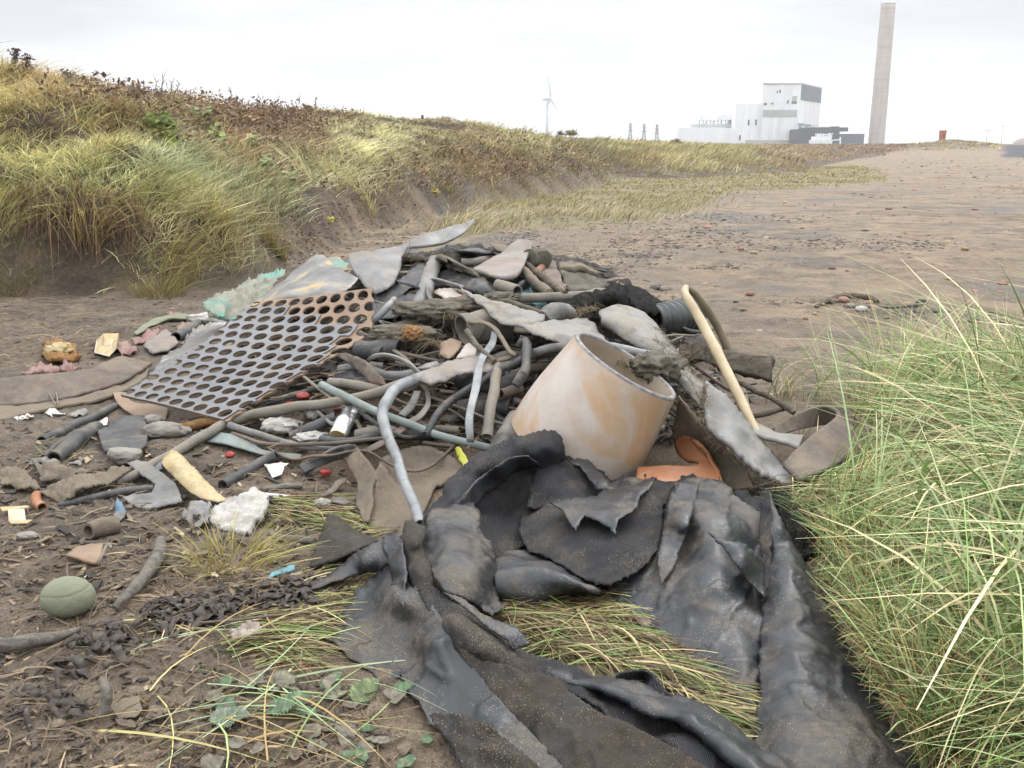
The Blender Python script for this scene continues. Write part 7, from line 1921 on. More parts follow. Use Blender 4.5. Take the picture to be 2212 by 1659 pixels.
    Sh('foam_crumb', 'crumbling pinkish foam piece among the seaweed', Z(zF, [(1420, 820, 0.02), (1500, 770, 0.04), (1600, 760, 0.05), (1640, 800, 0.04), (1580, 860, 0.02), (1460, 870, 0.01)]), weathered('pink_foam', (0.3, 0.25, 0.21), (0.4, 0.34, 0.29), 20, 0.9, 0.3, bump=0.9, bscale=120), thick=0.012, res=4, noise=0.01, nscale=40, jag=2, cat='foam')
    lump('rubble', 'small white stone by the standing mud lip', zE(790, 1050, 0.02), 14, FOAM, (1.2, 0.9, 0.7), 0.25, 2, facet=0.3, cat='stone')
    lump('rubble', 'grey flat stone at the left by the tan wood chip', zF(170, 235, 0.01), 16, STONE, (1.5, 0.9, 0.5), 0.15, 2, cat='stone')
    Sh('muddy_leaf', 'muddy flat leaf lying by itself right of the standing stub', Z(zF, [(690, 1290, 0.01), (760, 1230, 0.03), (860, 1215, 0.03), (880, 1290, 0.03), (850, 1340, 0.02), (740, 1370, 0.01)]), MUD, thick=0.002, res=4, noise=0.005, cat='leaf')
left_debris()
# ------------------------------------------------------------------ the black rubber liner in the foreground
def liner():
    random.seed(21)
    g = lambda y: 2160.0 / (y - 310)          # depth of the ground seen at photo row y
    root = empty('rubber_liner', tuple(at_d(np.array(1300.0), np.array(1350.0), np.array(2.05))))
    tag(root, 'big crumpled black rubber liner torn into folds across the foreground', 'rubber sheet')
    def D(pts): return [(x, y, None, d) for x, y, d in pts]
    def S(name, outline, mat, ctrl=(), label=None, **k):
        k.setdefault('res', 6.5); k.setdefault('jag', 2.2); k.setdefault('noise', 0.005); k.setdefault('nscale', 9.0); k.setdefault('thick', 0.004); k.setdefault('wrinkle', 0.007)
        return Sh(name, label, D(outline), mat, D(ctrl), parent=root, **k)
    # left apron
    S('apron', [(737, 1337, 2.09), (784, 1274, 2.2), (826, 1229, 2.26), (838, 1200, 2.28), (872, 1186, 2.2), (895, 1262, 2.08), (930, 1300, 1.98), (968, 1353, 1.9), (1000, 1404, 1.84), (1062, 1495, 1.74), (1124, 1565, 1.67), (1188, 1626, 1.60), (1240, 1690, 1.52), (1000, 1690, 1.55), (981, 1632, 1.62), (955, 1580, 1.69), (927, 1562, 1.71), (905, 1520, 1.77), (883, 1502, 1.79), (867, 1464, 1.86), (826, 1483, 1.83), (780, 1440, 1.90), (730, 1397, 1.97), (673, 1372, 2.03), (696, 1347, 2.08), (740, 1353, 2.07)], RUB,
      [(850, 1330, 2.02), (900, 1420, 1.90), (960, 1500, 1.77), (1080, 1610, 1.63), (800, 1370, 2.01), (850, 1260, 2.10), (868, 1300, 2.0), (930, 1395, 1.87), (885, 1345, 2.0)], wrinkle=0.010)
    S('sandy_patch_fold', [(927, 1545, 1.70), (985, 1540, 1.68), (1060, 1570, 1.635), (1130, 1630, 1.575), (1185, 1690, 1.50), (1010, 1690, 1.53), (985, 1628, 1.60), (955, 1585, 1.66)], RUBD, [(1050, 1630, 1.585)], noise=0.012, nscale=20)
    # standing dirty wall of the long fold
    S('dirty_fold', [(965, 1353, 1.885), (997, 1400, 1.84), (1040, 1428, 1.81), (1086, 1440, 1.79), (1140, 1458, 1.76), (1207, 1467, 1.74), (1229, 1493, 1.70), (1283, 1528, 1.65), (1346, 1566, 1.59), (1400, 1588, 1.555), (1455, 1610, 1.52), (1502, 1642, 1.48), (1560, 1690, 1.42), (1240, 1690, 1.53), (1210, 1655, 1.57), (1124, 1569, 1.67), (1060, 1500, 1.74), (1000, 1420, 1.83)], RUBD, [(1150, 1540, 1.68), (1300, 1620, 1.56)], noise=0.009)
    # woven roll above it that opens into a trough
    S('woven_roll', [(902, 1278, 2.03), (953, 1280, 2.02), (1000, 1310, 1.98), (1038, 1337, 1.95), (1099, 1391, 1.9), (1150, 1420, 1.88), (1235, 1442, 1.84), (1296, 1480, 1.78), (1344, 1503, 1.74), (1391, 1538, 1.69), (1486, 1560, 1.65), (1520, 1600, 1.60), (1620, 1690, 1.50), (1560, 1700, 1.45), (1455, 1622, 1.55), (1346, 1578, 1.62), (1283, 1540, 1.67), (1207, 1479, 1.76), (1140, 1470, 1.78), (1086, 1450, 1.80), (1040, 1438, 1.82), (997, 1412, 1.85), (950, 1350, 1.93), (920, 1310, 1.98)], RUBW,
      [(985, 1350, 1.86), (1060, 1405, 1.79), (1120, 1435, 1.80), (1300, 1515, 1.74), (1420, 1575, 1.66)], noise=0.009)
    S('pale_lip', [(957, 1281, 1.97), (997, 1297, 1.93), (1038, 1326, 1.9), (1076, 1342, 1.88), (1118, 1357, 1.86), (1145, 1391, 1.84), (1108, 1406, 1.83), (1099, 1385, 1.83), (1057, 1361, 1.85), (1029, 1335, 1.87), (981, 1297, 1.93)], RUB, noise=0.005, jag=1.5)
    # lit ridge strip running to the bottom edge
    Lf('ridge_strip', None, [D([(1180, 1432, 1.90), (1240, 1450, 1.86), (1296, 1466, 1.82), (1391, 1484, 1.78), (1455, 1508, 1.74), (1518, 1531, 1.70), (1613, 1597, 1.62), (1730, 1680, 1.52)]),
                             D([(1180, 1442, 1.82), (1240, 1462, 1.77), (1296, 1478, 1.73), (1370, 1505, 1.68), (1440, 1532, 1.63), (1505, 1562, 1.58), (1580, 1616, 1.51), (1680, 1690, 1.43)]),
                             D([(1170, 1455, 1.81), (1230, 1480, 1.76), (1296, 1494, 1.72), (1344, 1512, 1.69), (1391, 1545, 1.64), (1470, 1566, 1.60), (1520, 1604, 1.55), (1640, 1700, 1.44)])], RUB, 0.007, nu=70, nv=14, noise=0.010, nscale=14, jag=0.006, parent=root)
    S('scoop', [(1328, 1457, 1.78), (1360, 1447, 1.8), (1391, 1442, 1.82), (1413, 1451, 1.8), (1425, 1470, 1.77), (1440, 1492, 1.74), (1470, 1520, 1.71), (1450, 1512, 1.73), (1391, 1494, 1.78), (1340, 1480, 1.80)], RUBW, [(1390, 1475, 1.86)], noise=0.004)
    # sandy roll and central lobe
    S('sandy_roll', [(869, 1146, 2.32), (876, 1130, 2.36), (895, 1128, 2.36), (920, 1137, 2.32), (912, 1182, 2.2), (928, 1221, 2.12), (934, 1270, 2.03), (902, 1278, 2.02), (886, 1260, 2.08), (873, 1211, 2.18), (862, 1169, 2.28)], RUBD, [(897, 1175, 2.14), (908, 1235, 2.03)], noise=0.006)
    S('lobe', [(928, 1113, 2.42), (945, 1103, 2.44), (960, 1100, 2.46), (1006, 1087, 2.50), (1022, 1087, 2.5), (1034, 1110, 2.45), (1032, 1146, 2.36), (1058, 1172, 2.3), (1071, 1198, 2.25), (1068, 1243, 2.17), (1078, 1299, 2.1), (1092, 1312, 2.08), (1065, 1330, 2.02), (1048, 1322, 2.02), (1006, 1292, 2.0), (960, 1279, 2.0), (938, 1250, 2.06), (925, 1221, 2.12), (912, 1195, 2.2), (908, 1182, 2.24), (918, 1146, 2.34)], RUB, [(980, 1160, 2.22), (1000, 1230, 2.06), (970, 1120, 2.36), (1040, 1240, 2.09), (955, 1200, 2.12)], noise=0.007)
    # left wing flaps
    S('wing_flap', [(668, 1276, 2.2), (700, 1253, 2.25), (723, 1234, 2.28), (778, 1198, 2.3), (824, 1170, 2.3), (850, 1168, 2.3), (848, 1215, 2.22), (830, 1228, 2.24), (794, 1234, 2.26), (770, 1243, 2.25), (746, 1252, 2.23), (705, 1266, 2.21)], RUB, [(790, 1215, 2.22)], noise=0.006)
    S('upright_crease', [(826, 1160, 2.30), (850, 1150, 2.3), (872, 1170, 2.22), (884, 1260, 2.05), (872, 1310, 1.98), (856, 1300, 2.02), (846, 1250, 2.12), (834, 1200, 2.22)], RUB, [(862, 1230, 2.10)], noise=0.006)
    # upper ridge
    S('upper_ridge', [(898, 1138, 2.50), (918, 1110, 2.55), (957, 1071, 2.58), (970, 1030, 2.66), (990, 1017, 2.7), (1022, 990, 2.72), (1055, 975, 2.74), (1104, 952, 2.76), (1156, 936, 2.78), (1185, 930, 2.78), (1200, 929, 2.78), (1210, 940, 2.76), (1213, 960, 2.74), (1224, 990, 2.74), (1200, 1006, 2.74), (1169, 1011, 2.72), (1136, 994, 2.70), (1104, 996, 2.69), (1055, 1026, 2.64), (1029, 1060, 2.58), (1015, 1090, 2.52), (965, 1104, 2.48), (932, 1116, 2.46), (918, 1142, 2.44)], RUBW,
      [(1040, 1010, 2.60), (1120, 965, 2.70), (980, 1075, 2.49), (1190, 965, 2.68)], noise=0.008, jag=3, wrinkle=0.008)
    S('inner_fold', [(965, 1103, 2.47), (1015, 1050, 2.52), (1055, 1018, 2.58), (1104, 988, 2.64), (1140, 985, 2.66), (1165, 1000, 2.68), (1140, 1012, 2.72), (1100, 1026, 2.70), (1060, 1058, 2.64), (1030, 1090, 2.54), (1000, 1095, 2.50)], RUB, [(1080, 1012, 2.56)], noise=0.005)
    S('hollow', [(1005, 1084, 2.56), (1055, 1015, 2.68), (1104, 985, 2.74), (1150, 985, 2.78), (1180, 1000, 2.78), (1180, 1048, 2.72), (1160, 1100, 2.6), (1150, 1175, 2.44), (1071, 1205, 2.32), (1015, 1150, 2.40)], RUBW, [(1100, 1060, 2.74), (1090, 1130, 2.58)], noise=0.008)
    # upper right panel
    S('upper_panel', [(1165, 1000, 2.76), (1188, 994, 2.80), (1247, 989, 2.82), (1269, 994, 2.82), (1295, 1023, 2.78), (1318, 1040, 2.76), (1370, 1033, 2.78), (1416, 1034, 2.78), (1481, 1032, 2.78), (1514, 1040, 2.76), (1500, 1062, 2.68), (1430, 1090, 2.56), (1383, 1060, 2.62), (1318, 1074, 2.60), (1286, 1081, 2.58), (1188, 1094, 2.56), (1140, 1108, 2.55), (1150, 1050, 2.68)], RUBW, [(1230, 1040, 2.66), (1290, 1050, 2.72), (1350, 1050, 2.62), (1180, 1040, 2.66)], noise=0.009, wrinkle=0.012)
    S('rolled_edge', [(1225, 1002, 2.76), (1247, 989, 2.78), (1272, 996, 2.76), (1296, 1024, 2.70), (1320, 1044, 2.66), (1372, 1036, 2.68), (1416, 1038, 2.68), (1395, 1052, 2.62), (1330, 1066, 2.58), (1290, 1060, 2.60), (1268, 1030, 2.66), (1250, 1008, 2.72)], RUB, [(1300, 1045, 2.60)], noise=0.005)
    S('torn_flap', [(1188, 1084, 2.46), (1235, 1078, 2.5), (1286, 1071, 2.54), (1325, 1061, 2.57), (1390, 1048, 2.60), (1418, 1040, 2.62), (1400, 1060, 2.52), (1383, 1074, 2.47), (1377, 1100, 2.4), (1351, 1117, 2.36), (1336, 1126, 2.34), (1328, 1160, 2.30), (1315, 1139, 2.33), (1295, 1128, 2.35), (1263, 1118, 2.38), (1243, 1152, 2.32), (1230, 1133, 2.36), (1214, 1104, 2.41)], RUB, [(1290, 1095, 2.44)], noise=0.006, jag=2.6)
    S('shaded_panel', [(1128, 1108, 2.6), (1188, 1090, 2.58), (1230, 1095, 2.56), (1331, 1090, 2.54), (1400, 1060, 2.56), (1432, 1090, 2.52), (1428, 1152, 2.38), (1419, 1195, 2.28), (1396, 1221, 2.22), (1370, 1237, 2.19), (1345, 1250, 2.16), (1318, 1273, 2.12), (1289, 1270, 2.14), (1253, 1247, 2.19), (1220, 1225, 2.24), (1188, 1211, 2.28), (1140, 1190, 2.35), (1122, 1150, 2.46)], RUBW, [(1260, 1180, 2.30), (1350, 1180, 2.29), (1180, 1150, 2.40)], noise=0.008, jag=3)
    Lf('lower_roll', None, [D([(1062, 1200, 2.42), (1104, 1186, 2.46), (1156, 1192, 2.44), (1200, 1212, 2.38), (1255, 1245, 2.3), (1300, 1272, 2.24)]),
                            D([(1066, 1240, 2.16), (1110, 1228, 2.18), (1160, 1232, 2.17), (1205, 1244, 2.14), (1250, 1262, 2.12), (1298, 1280, 2.12)]),
                            D([(1070, 1290, 2.15), (1110, 1300, 2.14), (1169, 1299, 2.14), (1215, 1286, 2.16), (1255, 1282, 2.18), (1296, 1284, 2.18)])], RUB, 0.007, nu=44, nv=18, noise=0.008, nscale=14, parent=root)
    # large right panel
    S('broad_panel', [(1448, 1062, 2.60), (1460, 1048, 2.66), (1490, 1036, 2.70), (1510, 1036, 2.70), (1520, 1042, 2.68), (1559, 1045, 2.68), (1582, 1071, 2.6), (1615, 1095, 2.54), (1650, 1122, 2.5), (1660, 1211, 2.30), (1664, 1296, 2.16), (1662, 1410, 1.96), (1650, 1505, 1.81), (1645, 1620, 1.66), (1632, 1600, 1.68), (1626, 1534, 1.76), (1575, 1490, 1.82), (1518, 1442, 1.90), (1470, 1400, 1.97), (1423, 1366, 2.03), (1359, 1324, 2.11), (1310, 1276, 2.2), (1318, 1268, 2.22), (1370, 1232, 2.26), (1396, 1215, 2.28), (1424, 1180, 2.34), (1434, 1113, 2.48)], RUB,
      [(1475, 1100, 2.42), (1530, 1100, 2.40), (1510, 1250, 2.12), (1580, 1250, 2.13), (1540, 1350, 2.0), (1600, 1400, 1.92), (1455, 1180, 2.38), (1420, 1280, 2.16), (1570, 1190, 2.24), (1625, 1200, 2.34), (1560, 1145, 2.30), (1640, 1250, 2.26)], noise=0.005, jag=2.5, wrinkle=0.008)
    S('dusty_fold', [(1448, 1070, 2.50), (1470, 1046, 2.60), (1512, 1038, 2.64), (1500, 1090, 2.42), (1480, 1160, 2.30), (1455, 1230, 2.2), (1428, 1262, 2.16), (1420, 1215, 2.22), (1436, 1140, 2.36)], RUB, [(1470, 1130, 2.30)], noise=0.007)
    S('diagonal_crease', [(1530, 1158, 2.24), (1560, 1170, 2.20), (1620, 1190, 2.22), (1650, 1215, 2.22), (1652, 1290, 2.09), (1610, 1250, 2.11), (1575, 1200, 2.17)], RUB, [(1600, 1205, 2.12)], noise=0.006)
    # right lobe, like a draped sleeve
    S('sleeve', [(1662, 1061, 2.52), (1673, 1095, 2.48), (1686, 1126, 2.42), (1704, 1165, 2.36), (1741, 1217, 2.28), (1774, 1276, 2.18), (1792, 1318, 2.11), (1823, 1387, 1.99), (1840, 1410, 1.96), (1880, 1480, 1.85), (1931, 1575, 1.71), (1963, 1623, 1.64), (2010, 1700, 1.55), (1622, 1700, 1.56), (1630, 1600, 1.66), (1634, 1560, 1.70), (1641, 1505, 1.77), (1648, 1407, 1.93), (1645, 1302, 2.11), (1652, 1240, 2.22), (1655, 1195, 2.32), (1660, 1120, 2.44)], RUB,
      [(1705, 1240, 2.14), (1715, 1330, 2.0), (1740, 1420, 1.85), (1770, 1520, 1.71), (1800, 1640, 1.52), (1680, 1140, 2.36), (1690, 1560, 1.64), (1860, 1560, 1.66), (1720, 1650, 1.52)], noise=0.005, wrinkle=0.006)
    S('black_tatter', [(1579, 1074, 2.62), (1600, 1062, 2.64), (1637, 1072, 2.6), (1644, 1053, 2.62), (1664, 1056, 2.56), (1668, 1110, 2.5), (1662, 1150, 2.44), (1640, 1126, 2.5), (1605, 1095, 2.56)], RUBW, noise=0.015, nscale=20, jag=4)
    S('upright_tear', [(1640, 1130, 2.42), (1648, 1080, 2.5), (1660, 1058, 2.5), (1668, 1100, 2.44), (1664, 1200, 2.26), (1658, 1290, 2.10), (1648, 1300, 2.10), (1646, 1210, 2.28)], RUBW, noise=0.006, jag=2)
    # charred felt square in the grass
    Sh('felt_square', 'charred black felt square behind the right fold of the liner', D([(1668, 1062, 2.66), (1690, 1056, 2.7), (1704, 1076, 2.68), (1716, 1086, 2.66), (1750, 1112, 2.62), (1792, 1149, 2.5), (1771, 1180, 2.44), (1738, 1210, 2.36), (1709, 1175, 2.42), (1686, 1126, 2.5)]), FUZZ, D([(1730, 1140, 2.46)]), thick=0.014, res=6, noise=0.012, nscale=20, jag=3, cat='felt')
liner()
# ------------------------------------------------------------------ clutter that fills the heap
def filler():
    M_H = [HOSEB, HOSED, HOSE, MUD, HOSED, PALE2]
    zone = [(470, 700), (640, 620), (860, 545), (1050, 540), (1250, 590), (1420, 640), (1560, 760), (1600, 880), (1450, 900), (1150, 940), (1000, 980), (760, 940), (600, 900), (640, 850), (780, 780), (830, 700)]
    def rp():
        while True:
            x, y = random.uniform(470, 1600), random.uniform(560, 960)
            if in_poly(np.array([x]), np.array([y]), zone)[0] and not (x < 820 and y < 900 and y > 610 and x < 820 - (y - 620) * 1.1 + 60): return x, y
    for k in range(30):
        x, y = rp(); a = random.uniform(-0.6, 0.6) + random.choice([0, 0, 2.6]); L = random.uniform(50, 150)
        dx, dy = L * math.cos(a), 0.55 * L * math.sin(a)
        b = random.uniform(-14, 14); l0 = random.uniform(0.01, 0.07)
        T('hose_offcut', 'short muddy hose offcut half buried in the heap', [(x - dx / 2, y - dy / 2, l0), (x, y + b, l0 + 0.03), (x + dx / 2, y + dy / 2, l0)], random.uniform(5, 13), random.choice(M_H), cat='hose', group='muddy hose offcuts in the heap', n=16, rough=0.08)
    for k in range(34):
        x, y = rp(); a = random.uniform(-0.5, 0.9); L = random.uniform(140, 330); c, q = math.cos(a), 0.5 * math.sin(a); b1, b2 = random.uniform(-45, 45), random.uniform(-45, 45); l0 = random.uniform(0.03, 0.10)
        T('cable_offcut', 'thin muddy cable tangled through the heap', [(x - c * L / 2, y - q * L / 2, l0), (x - c * L / 5, y - q * L / 5 + b1 * 0.6, l0 + 0.04), (x + c * L / 5, y + q * L / 5 + b2 * 0.6, l0 + 0.05), (x + c * L / 2, y + q * L / 2, l0)], random.uniform(2.0, 4.6), random.choice([HOSED, HOSEB, HOSE, BELT]), cat='cable', group='thin cables tangled through the heap', n=40, seg=8, hollow=False)
    for k in range(40):
        x, y = rp(); a = random.uniform(0, 3.14); L = random.uniform(60, 170); w = random.uniform(6, 17)
        c, s = math.cos(a), 0.6 * math.sin(a); nx, ny = -0.8 * s, 0.7 * c + 0.2
        l0 = random.uniform(0.02, 0.08); cv = random.uniform(-0.05, 0.06)
        Lf('rubber_scrap', 'bent muddy rubber scrap half buried in the heap', [[(x - L * c / 2, y - L * s / 2, l0), (x, y, l0 + cv), (x + L * c / 2, y + L * s / 2, l0)],
            [(x - L * c / 2 + w * nx, y - L * s / 2 + w * ny, l0), (x + w * nx, y + w * ny, l0 + cv + 0.02), (x + L * c / 2 + w * nx, y + L * s / 2 + w * ny, l0)]],
           random.choice([HOSED, MUD, RUB, PALE2, BELT, CARPET, HOSEB]), 0.0035, nu=22, nv=5, noise=0.006, nscale=10, jag=0.006, cat='rubber scrap', group='bent rubber scraps in the heap')
filler()

def litter():
    """twigs, chips and crumbs, too many to count"""
    V, F, Tn = [], [], []
    def add_chip(p, s, tone, stretch):
        e = RNG.normal(size=(3, 3)); e[2, 2] = abs(e[2, 2])
        a = e[0] / np.linalg.norm(e[0]); a[2] *= 0.3; b = np.cross(a, [0, 0, 1.0] + 0.4 * e[1]); b /= np.linalg.norm(b) + 1e-9
        up = np.cross(a, b); up *= np.sign(up[2] + 1e-9)
        L, w, h = s * stretch, s * random.uniform(0.3, 0.7), s * random.uniform(0.08, 0.35)
        base = len(V)
        for i, (q, r) in enumerate(((-1, -1), (1, -0.7), (0.9, 0.8), (-0.8, 1))):
            V.append(p + a * L * q * random.uniform(0.7, 1.1) + b * w * r * random.uniform(0.6, 1.1))
        for i, (q, r) in enumerate(((-1, -1), (1, -0.7), (0.9, 0.8), (-0.8, 1))):
            V.append(p + a * L * q * 0.8 + b * w * r * 0.7 + up * h * random.uniform(0.5, 1.3))
        F.extend([(base+4, base+5, base+6, base+7), (base, base+1, base+5, base+4), (base+1, base+2, base+6, base+5), (base+2, base+3, base+7, base+6), (base+3, base, base+4, base+7)])
        t = s2l(tone) * math.exp(random.gauss(0, 0.3)); Tn.extend([t] * 8)
    def scat(n, poly, smin, smax, tones, stretch, lift=0.004):
        xs, ys = np.array([p[0] for p in poly]), np.array([p[1] for p in poly])
        x = RNG.uniform(xs.min(), xs.max(), n * 3); y = RNG.uniform(ys.min(), ys.max(), n * 3)
        k = in_poly(x, y, poly); x, y = x[k][:n], y[k][:n]
        t = surf(x, y, True); P = CAM + (t - lift)[:, None] * rays(x, y)
        for p in P: add_chip(p, random.uniform(smin, smax), random.choice(tones), random.uniform(1, stretch))
    mudt = [(92, 80, 66), (70, 62, 54), (112, 98, 80), (58, 52, 48), (130, 114, 92)]
    scat(2600, [(-60, 880), (480, 900), (760, 960), (900, 1100), (820, 1240), (700, 1400), (950, 1680), (-60, 1700)], 0.003, 0.010, mudt, 2.5)
    scat(700, [(-60, 880), (480, 900), (760, 960), (900, 1100), (700, 1300), (-60, 1300)], 0.005, 0.018, mudt + [(150, 136, 112)], 2.5, 0.008)
    scat(2200, [(450, 700), (680, 620), (900, 530), (1200, 540), (1500, 640), (1640, 860), (1500, 960), (1100, 960), (760, 960), (480, 920)], 0.006, 0.022, mudt + [(60, 60, 62), (140, 128, 110), (45, 45, 48)], 3.5, 0.02)
    scat(500, [(0, 620), (450, 640), (480, 700), (300, 780), (0, 800)], 0.004, 0.012, mudt, 3, 0.004)
    scat(800, [(560, 450), (760, 430), (900, 440), (1010, 470), (780, 560), (600, 575)], 0.006, 0.022, [(84, 66, 52), (110, 90, 70), (66, 52, 44), (134, 114, 90)], 3, 0.01)
    scat(900, [(1040, 500), (1400, 470), (1500, 540), (1350, 600), (1100, 560)], 0.006, 0.016, mudt, 3, 0.004)
    o = mesh_obj('litter', np.array(V), F, LEAF, None, False, {'tint': np.array(Tn)})
    tag(o, 'crumbs of soil and rotten chips scattered over mud and heap', 'litter', kind='stuff')
    # twigs and dry stems
    m = []
    polys = [(420, [(-60, 640), (420, 650), (300, 760), (-60, 800)], 0.12), (900, [(-60, 900), (760, 1000), (900, 1150), (700, 1420), (960, 1690), (-60, 1700)], 0.07), (500, [(300, 1250), (820, 1250), (720, 1400), (350, 1350)], 0.06), (420, [(480, 860), (1050, 700), (1100, 980), (700, 980)], 0.10)]
    R, Ls, Ws, Ln, Dr, Cb = [], [], [], [], [], []
    for n, poly, L in polys:
        xs, ys = np.array([p[0] for p in poly]), np.array([p[1] for p in poly])
        x = RNG.uniform(xs.min(), xs.max(), n * 3); y = RNG.uniform(ys.min(), ys.max(), n * 3); k = in_poly(x, y, poly); x, y = x[k][:n], y[k][:n]
        t = surf(x, y, True); P = CAM + (t - 0.006)[:, None] * rays(x, y); q = len(x)
        a = RNG.uniform(0, 6.28, q)
        R.append(P); Ls.append(L * RNG.uniform(0.3, 1.5, q)); Ws.append(RNG.uniform(0.0012, 0.0035, q)); Ln.append(np.stack([np.cos(a), np.sin(a), 0 * a], 1)); Dr.append(np.ones(q) * 0.0)
        Cb.append(s2l((112, 96, 76)) * np.exp(0.45 * RNG.normal(size=(q, 1))))
    R, Ls, Ws, Ln, Cb = np.vstack(R), np.concatenate(Ls), np.concatenate(Ws), np.vstack(Ln), np.vstack(Cb)
    n = len(R)
    up = RNG.uniform(0.02, 0.25, n)
    t = np.linspace(0, 1, 4)
    lat = np.cross(Ln, [0, 0, 1.0])
    c = R[:, None] + Ls[:, None, None] * (Ln[:, None] * t[None, :, None] + lat[:, None] * (RNG.normal(size=n)[:, None] * 0.3 * (t * (1 - t))[None])[..., None] + np.array([0, 0, 1.0]) * (up[:, None] * (4 * t * (1 - t))[None] * 0.5)[..., None])
    sidev = lat[:, None] * Ws[:, None, None] * 0.5
    A = c - sidev; B = c + sidev; Cc = c + np.array([0, 0, 1.0]) * Ws[:, None, None] * 0.9
    V = np.stack([A, Cc, B], 2).reshape(-1, 3)
    base = (np.arange(n) * 12)[:, None] + (np.arange(3) * 3)[None, :]
    F = np.concatenate([np.stack([base, base + 1, base + 4, base + 3], -1).reshape(-1, 4), np.stack([base + 1, base + 2, base + 5, base + 4], -1).reshape(-1, 4)])
    o = mesh_obj('twig_litter', V, F, LEAF, None, False, {'tint': np.repeat(Cb, 12, 0)})
    tag(o, 'dead stems and thin twigs strewn on the mud', 'litter', kind='stuff')
litter()

def lying(name, label, specs, cols, width=(0.002, 0.0042)):
    """grass blades pressed flat: specs of (count, photo polygon, length, heading degrees, spread, lift)"""
    R, Ls, An, Up = [], [], [], []
    for n, poly, L, hd, sp, up in specs:
        xs, ys = np.array([p[0] for p in poly]), np.array([p[1] for p in poly])
        x = RNG.uniform(xs.min(), xs.max(), n * 4); y = RNG.uniform(ys.min(), ys.max(), n * 4); k = in_poly(x, y, poly); x, y = x[k][:n], y[k][:n]
        t = surf(x, y, True); P = CAM + (t - 0.004)[:, None] * rays(x, y)
        R.append(P); Ls.append(L * RNG.uniform(0.5, 1.3, len(x))); An.append(np.radians(hd) + np.radians(sp) * RNG.normal(size=len(x))); Up.append(up * RNG.uniform(0.2, 1.4, len(x)))
    R, Ls, An, Up = np.vstack(R), np.concatenate(Ls), np.concatenate(An), np.concatenate(Up)
    n = len(R); t = np.linspace(0, 1, 7)
    d = np.stack([np.cos(An), np.sin(An), 0 * An], 1); lat = np.stack([-np.sin(An), np.cos(An), 0 * An], 1)
    c = R[:, None] + Ls[:, None, None] * (d[:, None] * (t[None, :, None] - 0.5) + lat[:, None] * (RNG.normal(size=n)[:, None] * 0.35 * (t * t)[None])[..., None] + np.array([0, 0, 1.0]) * (Up[:, None] * (4 * t * (1 - t))[None])[..., None])
    w = RNG.uniform(*width, n)[:, None] * (1 - 0.85 * t[None] ** 2)
    ti = 0.35 * RNG.normal(size=(n, 1))
    sv = (lat + np.array([0, 0, 1.0]) * ti)[:, None] * w[..., None] * 0.5
    V = np.stack([c - sv, c + sv], 2).reshape(-1, 3)
    base = (np.arange(n) * 14)[:, None] + (np.arange(6) * 2)[None, :]
    F = np.stack([base, base + 1, base + 3, base + 2], -1).reshape(-1, 4)
    cc = np.array([s2l(q) for q in cols]); col = cc[RNG.integers(0, len(cc), n)] * np.exp(0.2 * RNG.normal(size=(n, 1)))
    o = mesh_obj(name, V, F, GRASS, None, True, {'tint': np.repeat(col, 14, 0)})
    tag(o, label, 'grass', kind='stuff'); return o
STRAW = [(164, 146, 104), (136, 118, 84), (138, 152, 86), (110, 130, 74), (106, 84, 64), (188, 172, 128), (80, 64, 50), (96, 78, 60)]
lying('flattened_grass', 'flattened straw and green grass showing between folds of the liner',
      [(760, [(1060, 1300), (1200, 1300), (1310, 1285), (1420, 1375), (1380, 1440), (1300, 1440), (1180, 1400), (1090, 1330)], 0.20, -20, 28, 0.10),
       (760, [(1260, 1440), (1400, 1380), (1530, 1460), (1640, 1560), (1640, 1640), (1560, 1560), (1400, 1450)], 0.20, -38, 16, 0.09),
       (420, [(600, 1310), (700, 1300), (830, 1240), (800, 1290), (720, 1350), (640, 1440), (580, 1400)], 0.20, 5, 20, 0.06),
       (340, [(560, 1090), (680, 1070), (790, 1110), (790, 1150), (690, 1140), (560, 1130)], 0.20, -14, 14, 0.06),
       (90, [(780, 1120), (880, 1130), (860, 1160), (800, 1150)], 0.15, 8, 20, 0.06),
       (160, [(690, 1225), (830, 1225), (800, 1290), (690, 1290)], 0.18, 20, 25, 0.07)], STRAW)
lying('loose_blades', 'single grass blades lying loose on the lower left mud',
      [(46, [(200, 1330), (720, 1280), (960, 1660), (300, 1660)], 0.30, 15, 45, 0.08), (22, [(480, 1380), (760, 1400), (760, 1660), (520, 1660)], 0.28, -50, 30, 0.12)],
      [(150, 170, 110), (190, 180, 120), (172, 190, 150), (176, 150, 100)])
def grass_tufts():
    tussock('grass_tuft', 'small sprawling green and straw tuft below the jagged foam sheet', (500, 1215), 240, 0.14, (0.25, -0.1), 1.0, (150, 156, 92), (180, 164, 104), 0.003, 0.35, None, rad=0.10)
    tussock('grass_tuft', 'thin green wisps by the thick mud grey pipe at left', (130, 985), 50, 0.08, (0.1, 0), 1.0, (120, 136, 84), (150, 150, 100), 0.003, 0.35, None, rad=0.06)
    tussock('grass_tuft', 'sparse wisps growing in front of the belt hoop', (1700, 960), 34, 0.26, (-0.1, 0), 0.7, (164, 184, 140), (206, 196, 146), 0.0035, 0.45, None, rad=0.08)
grass_tufts()

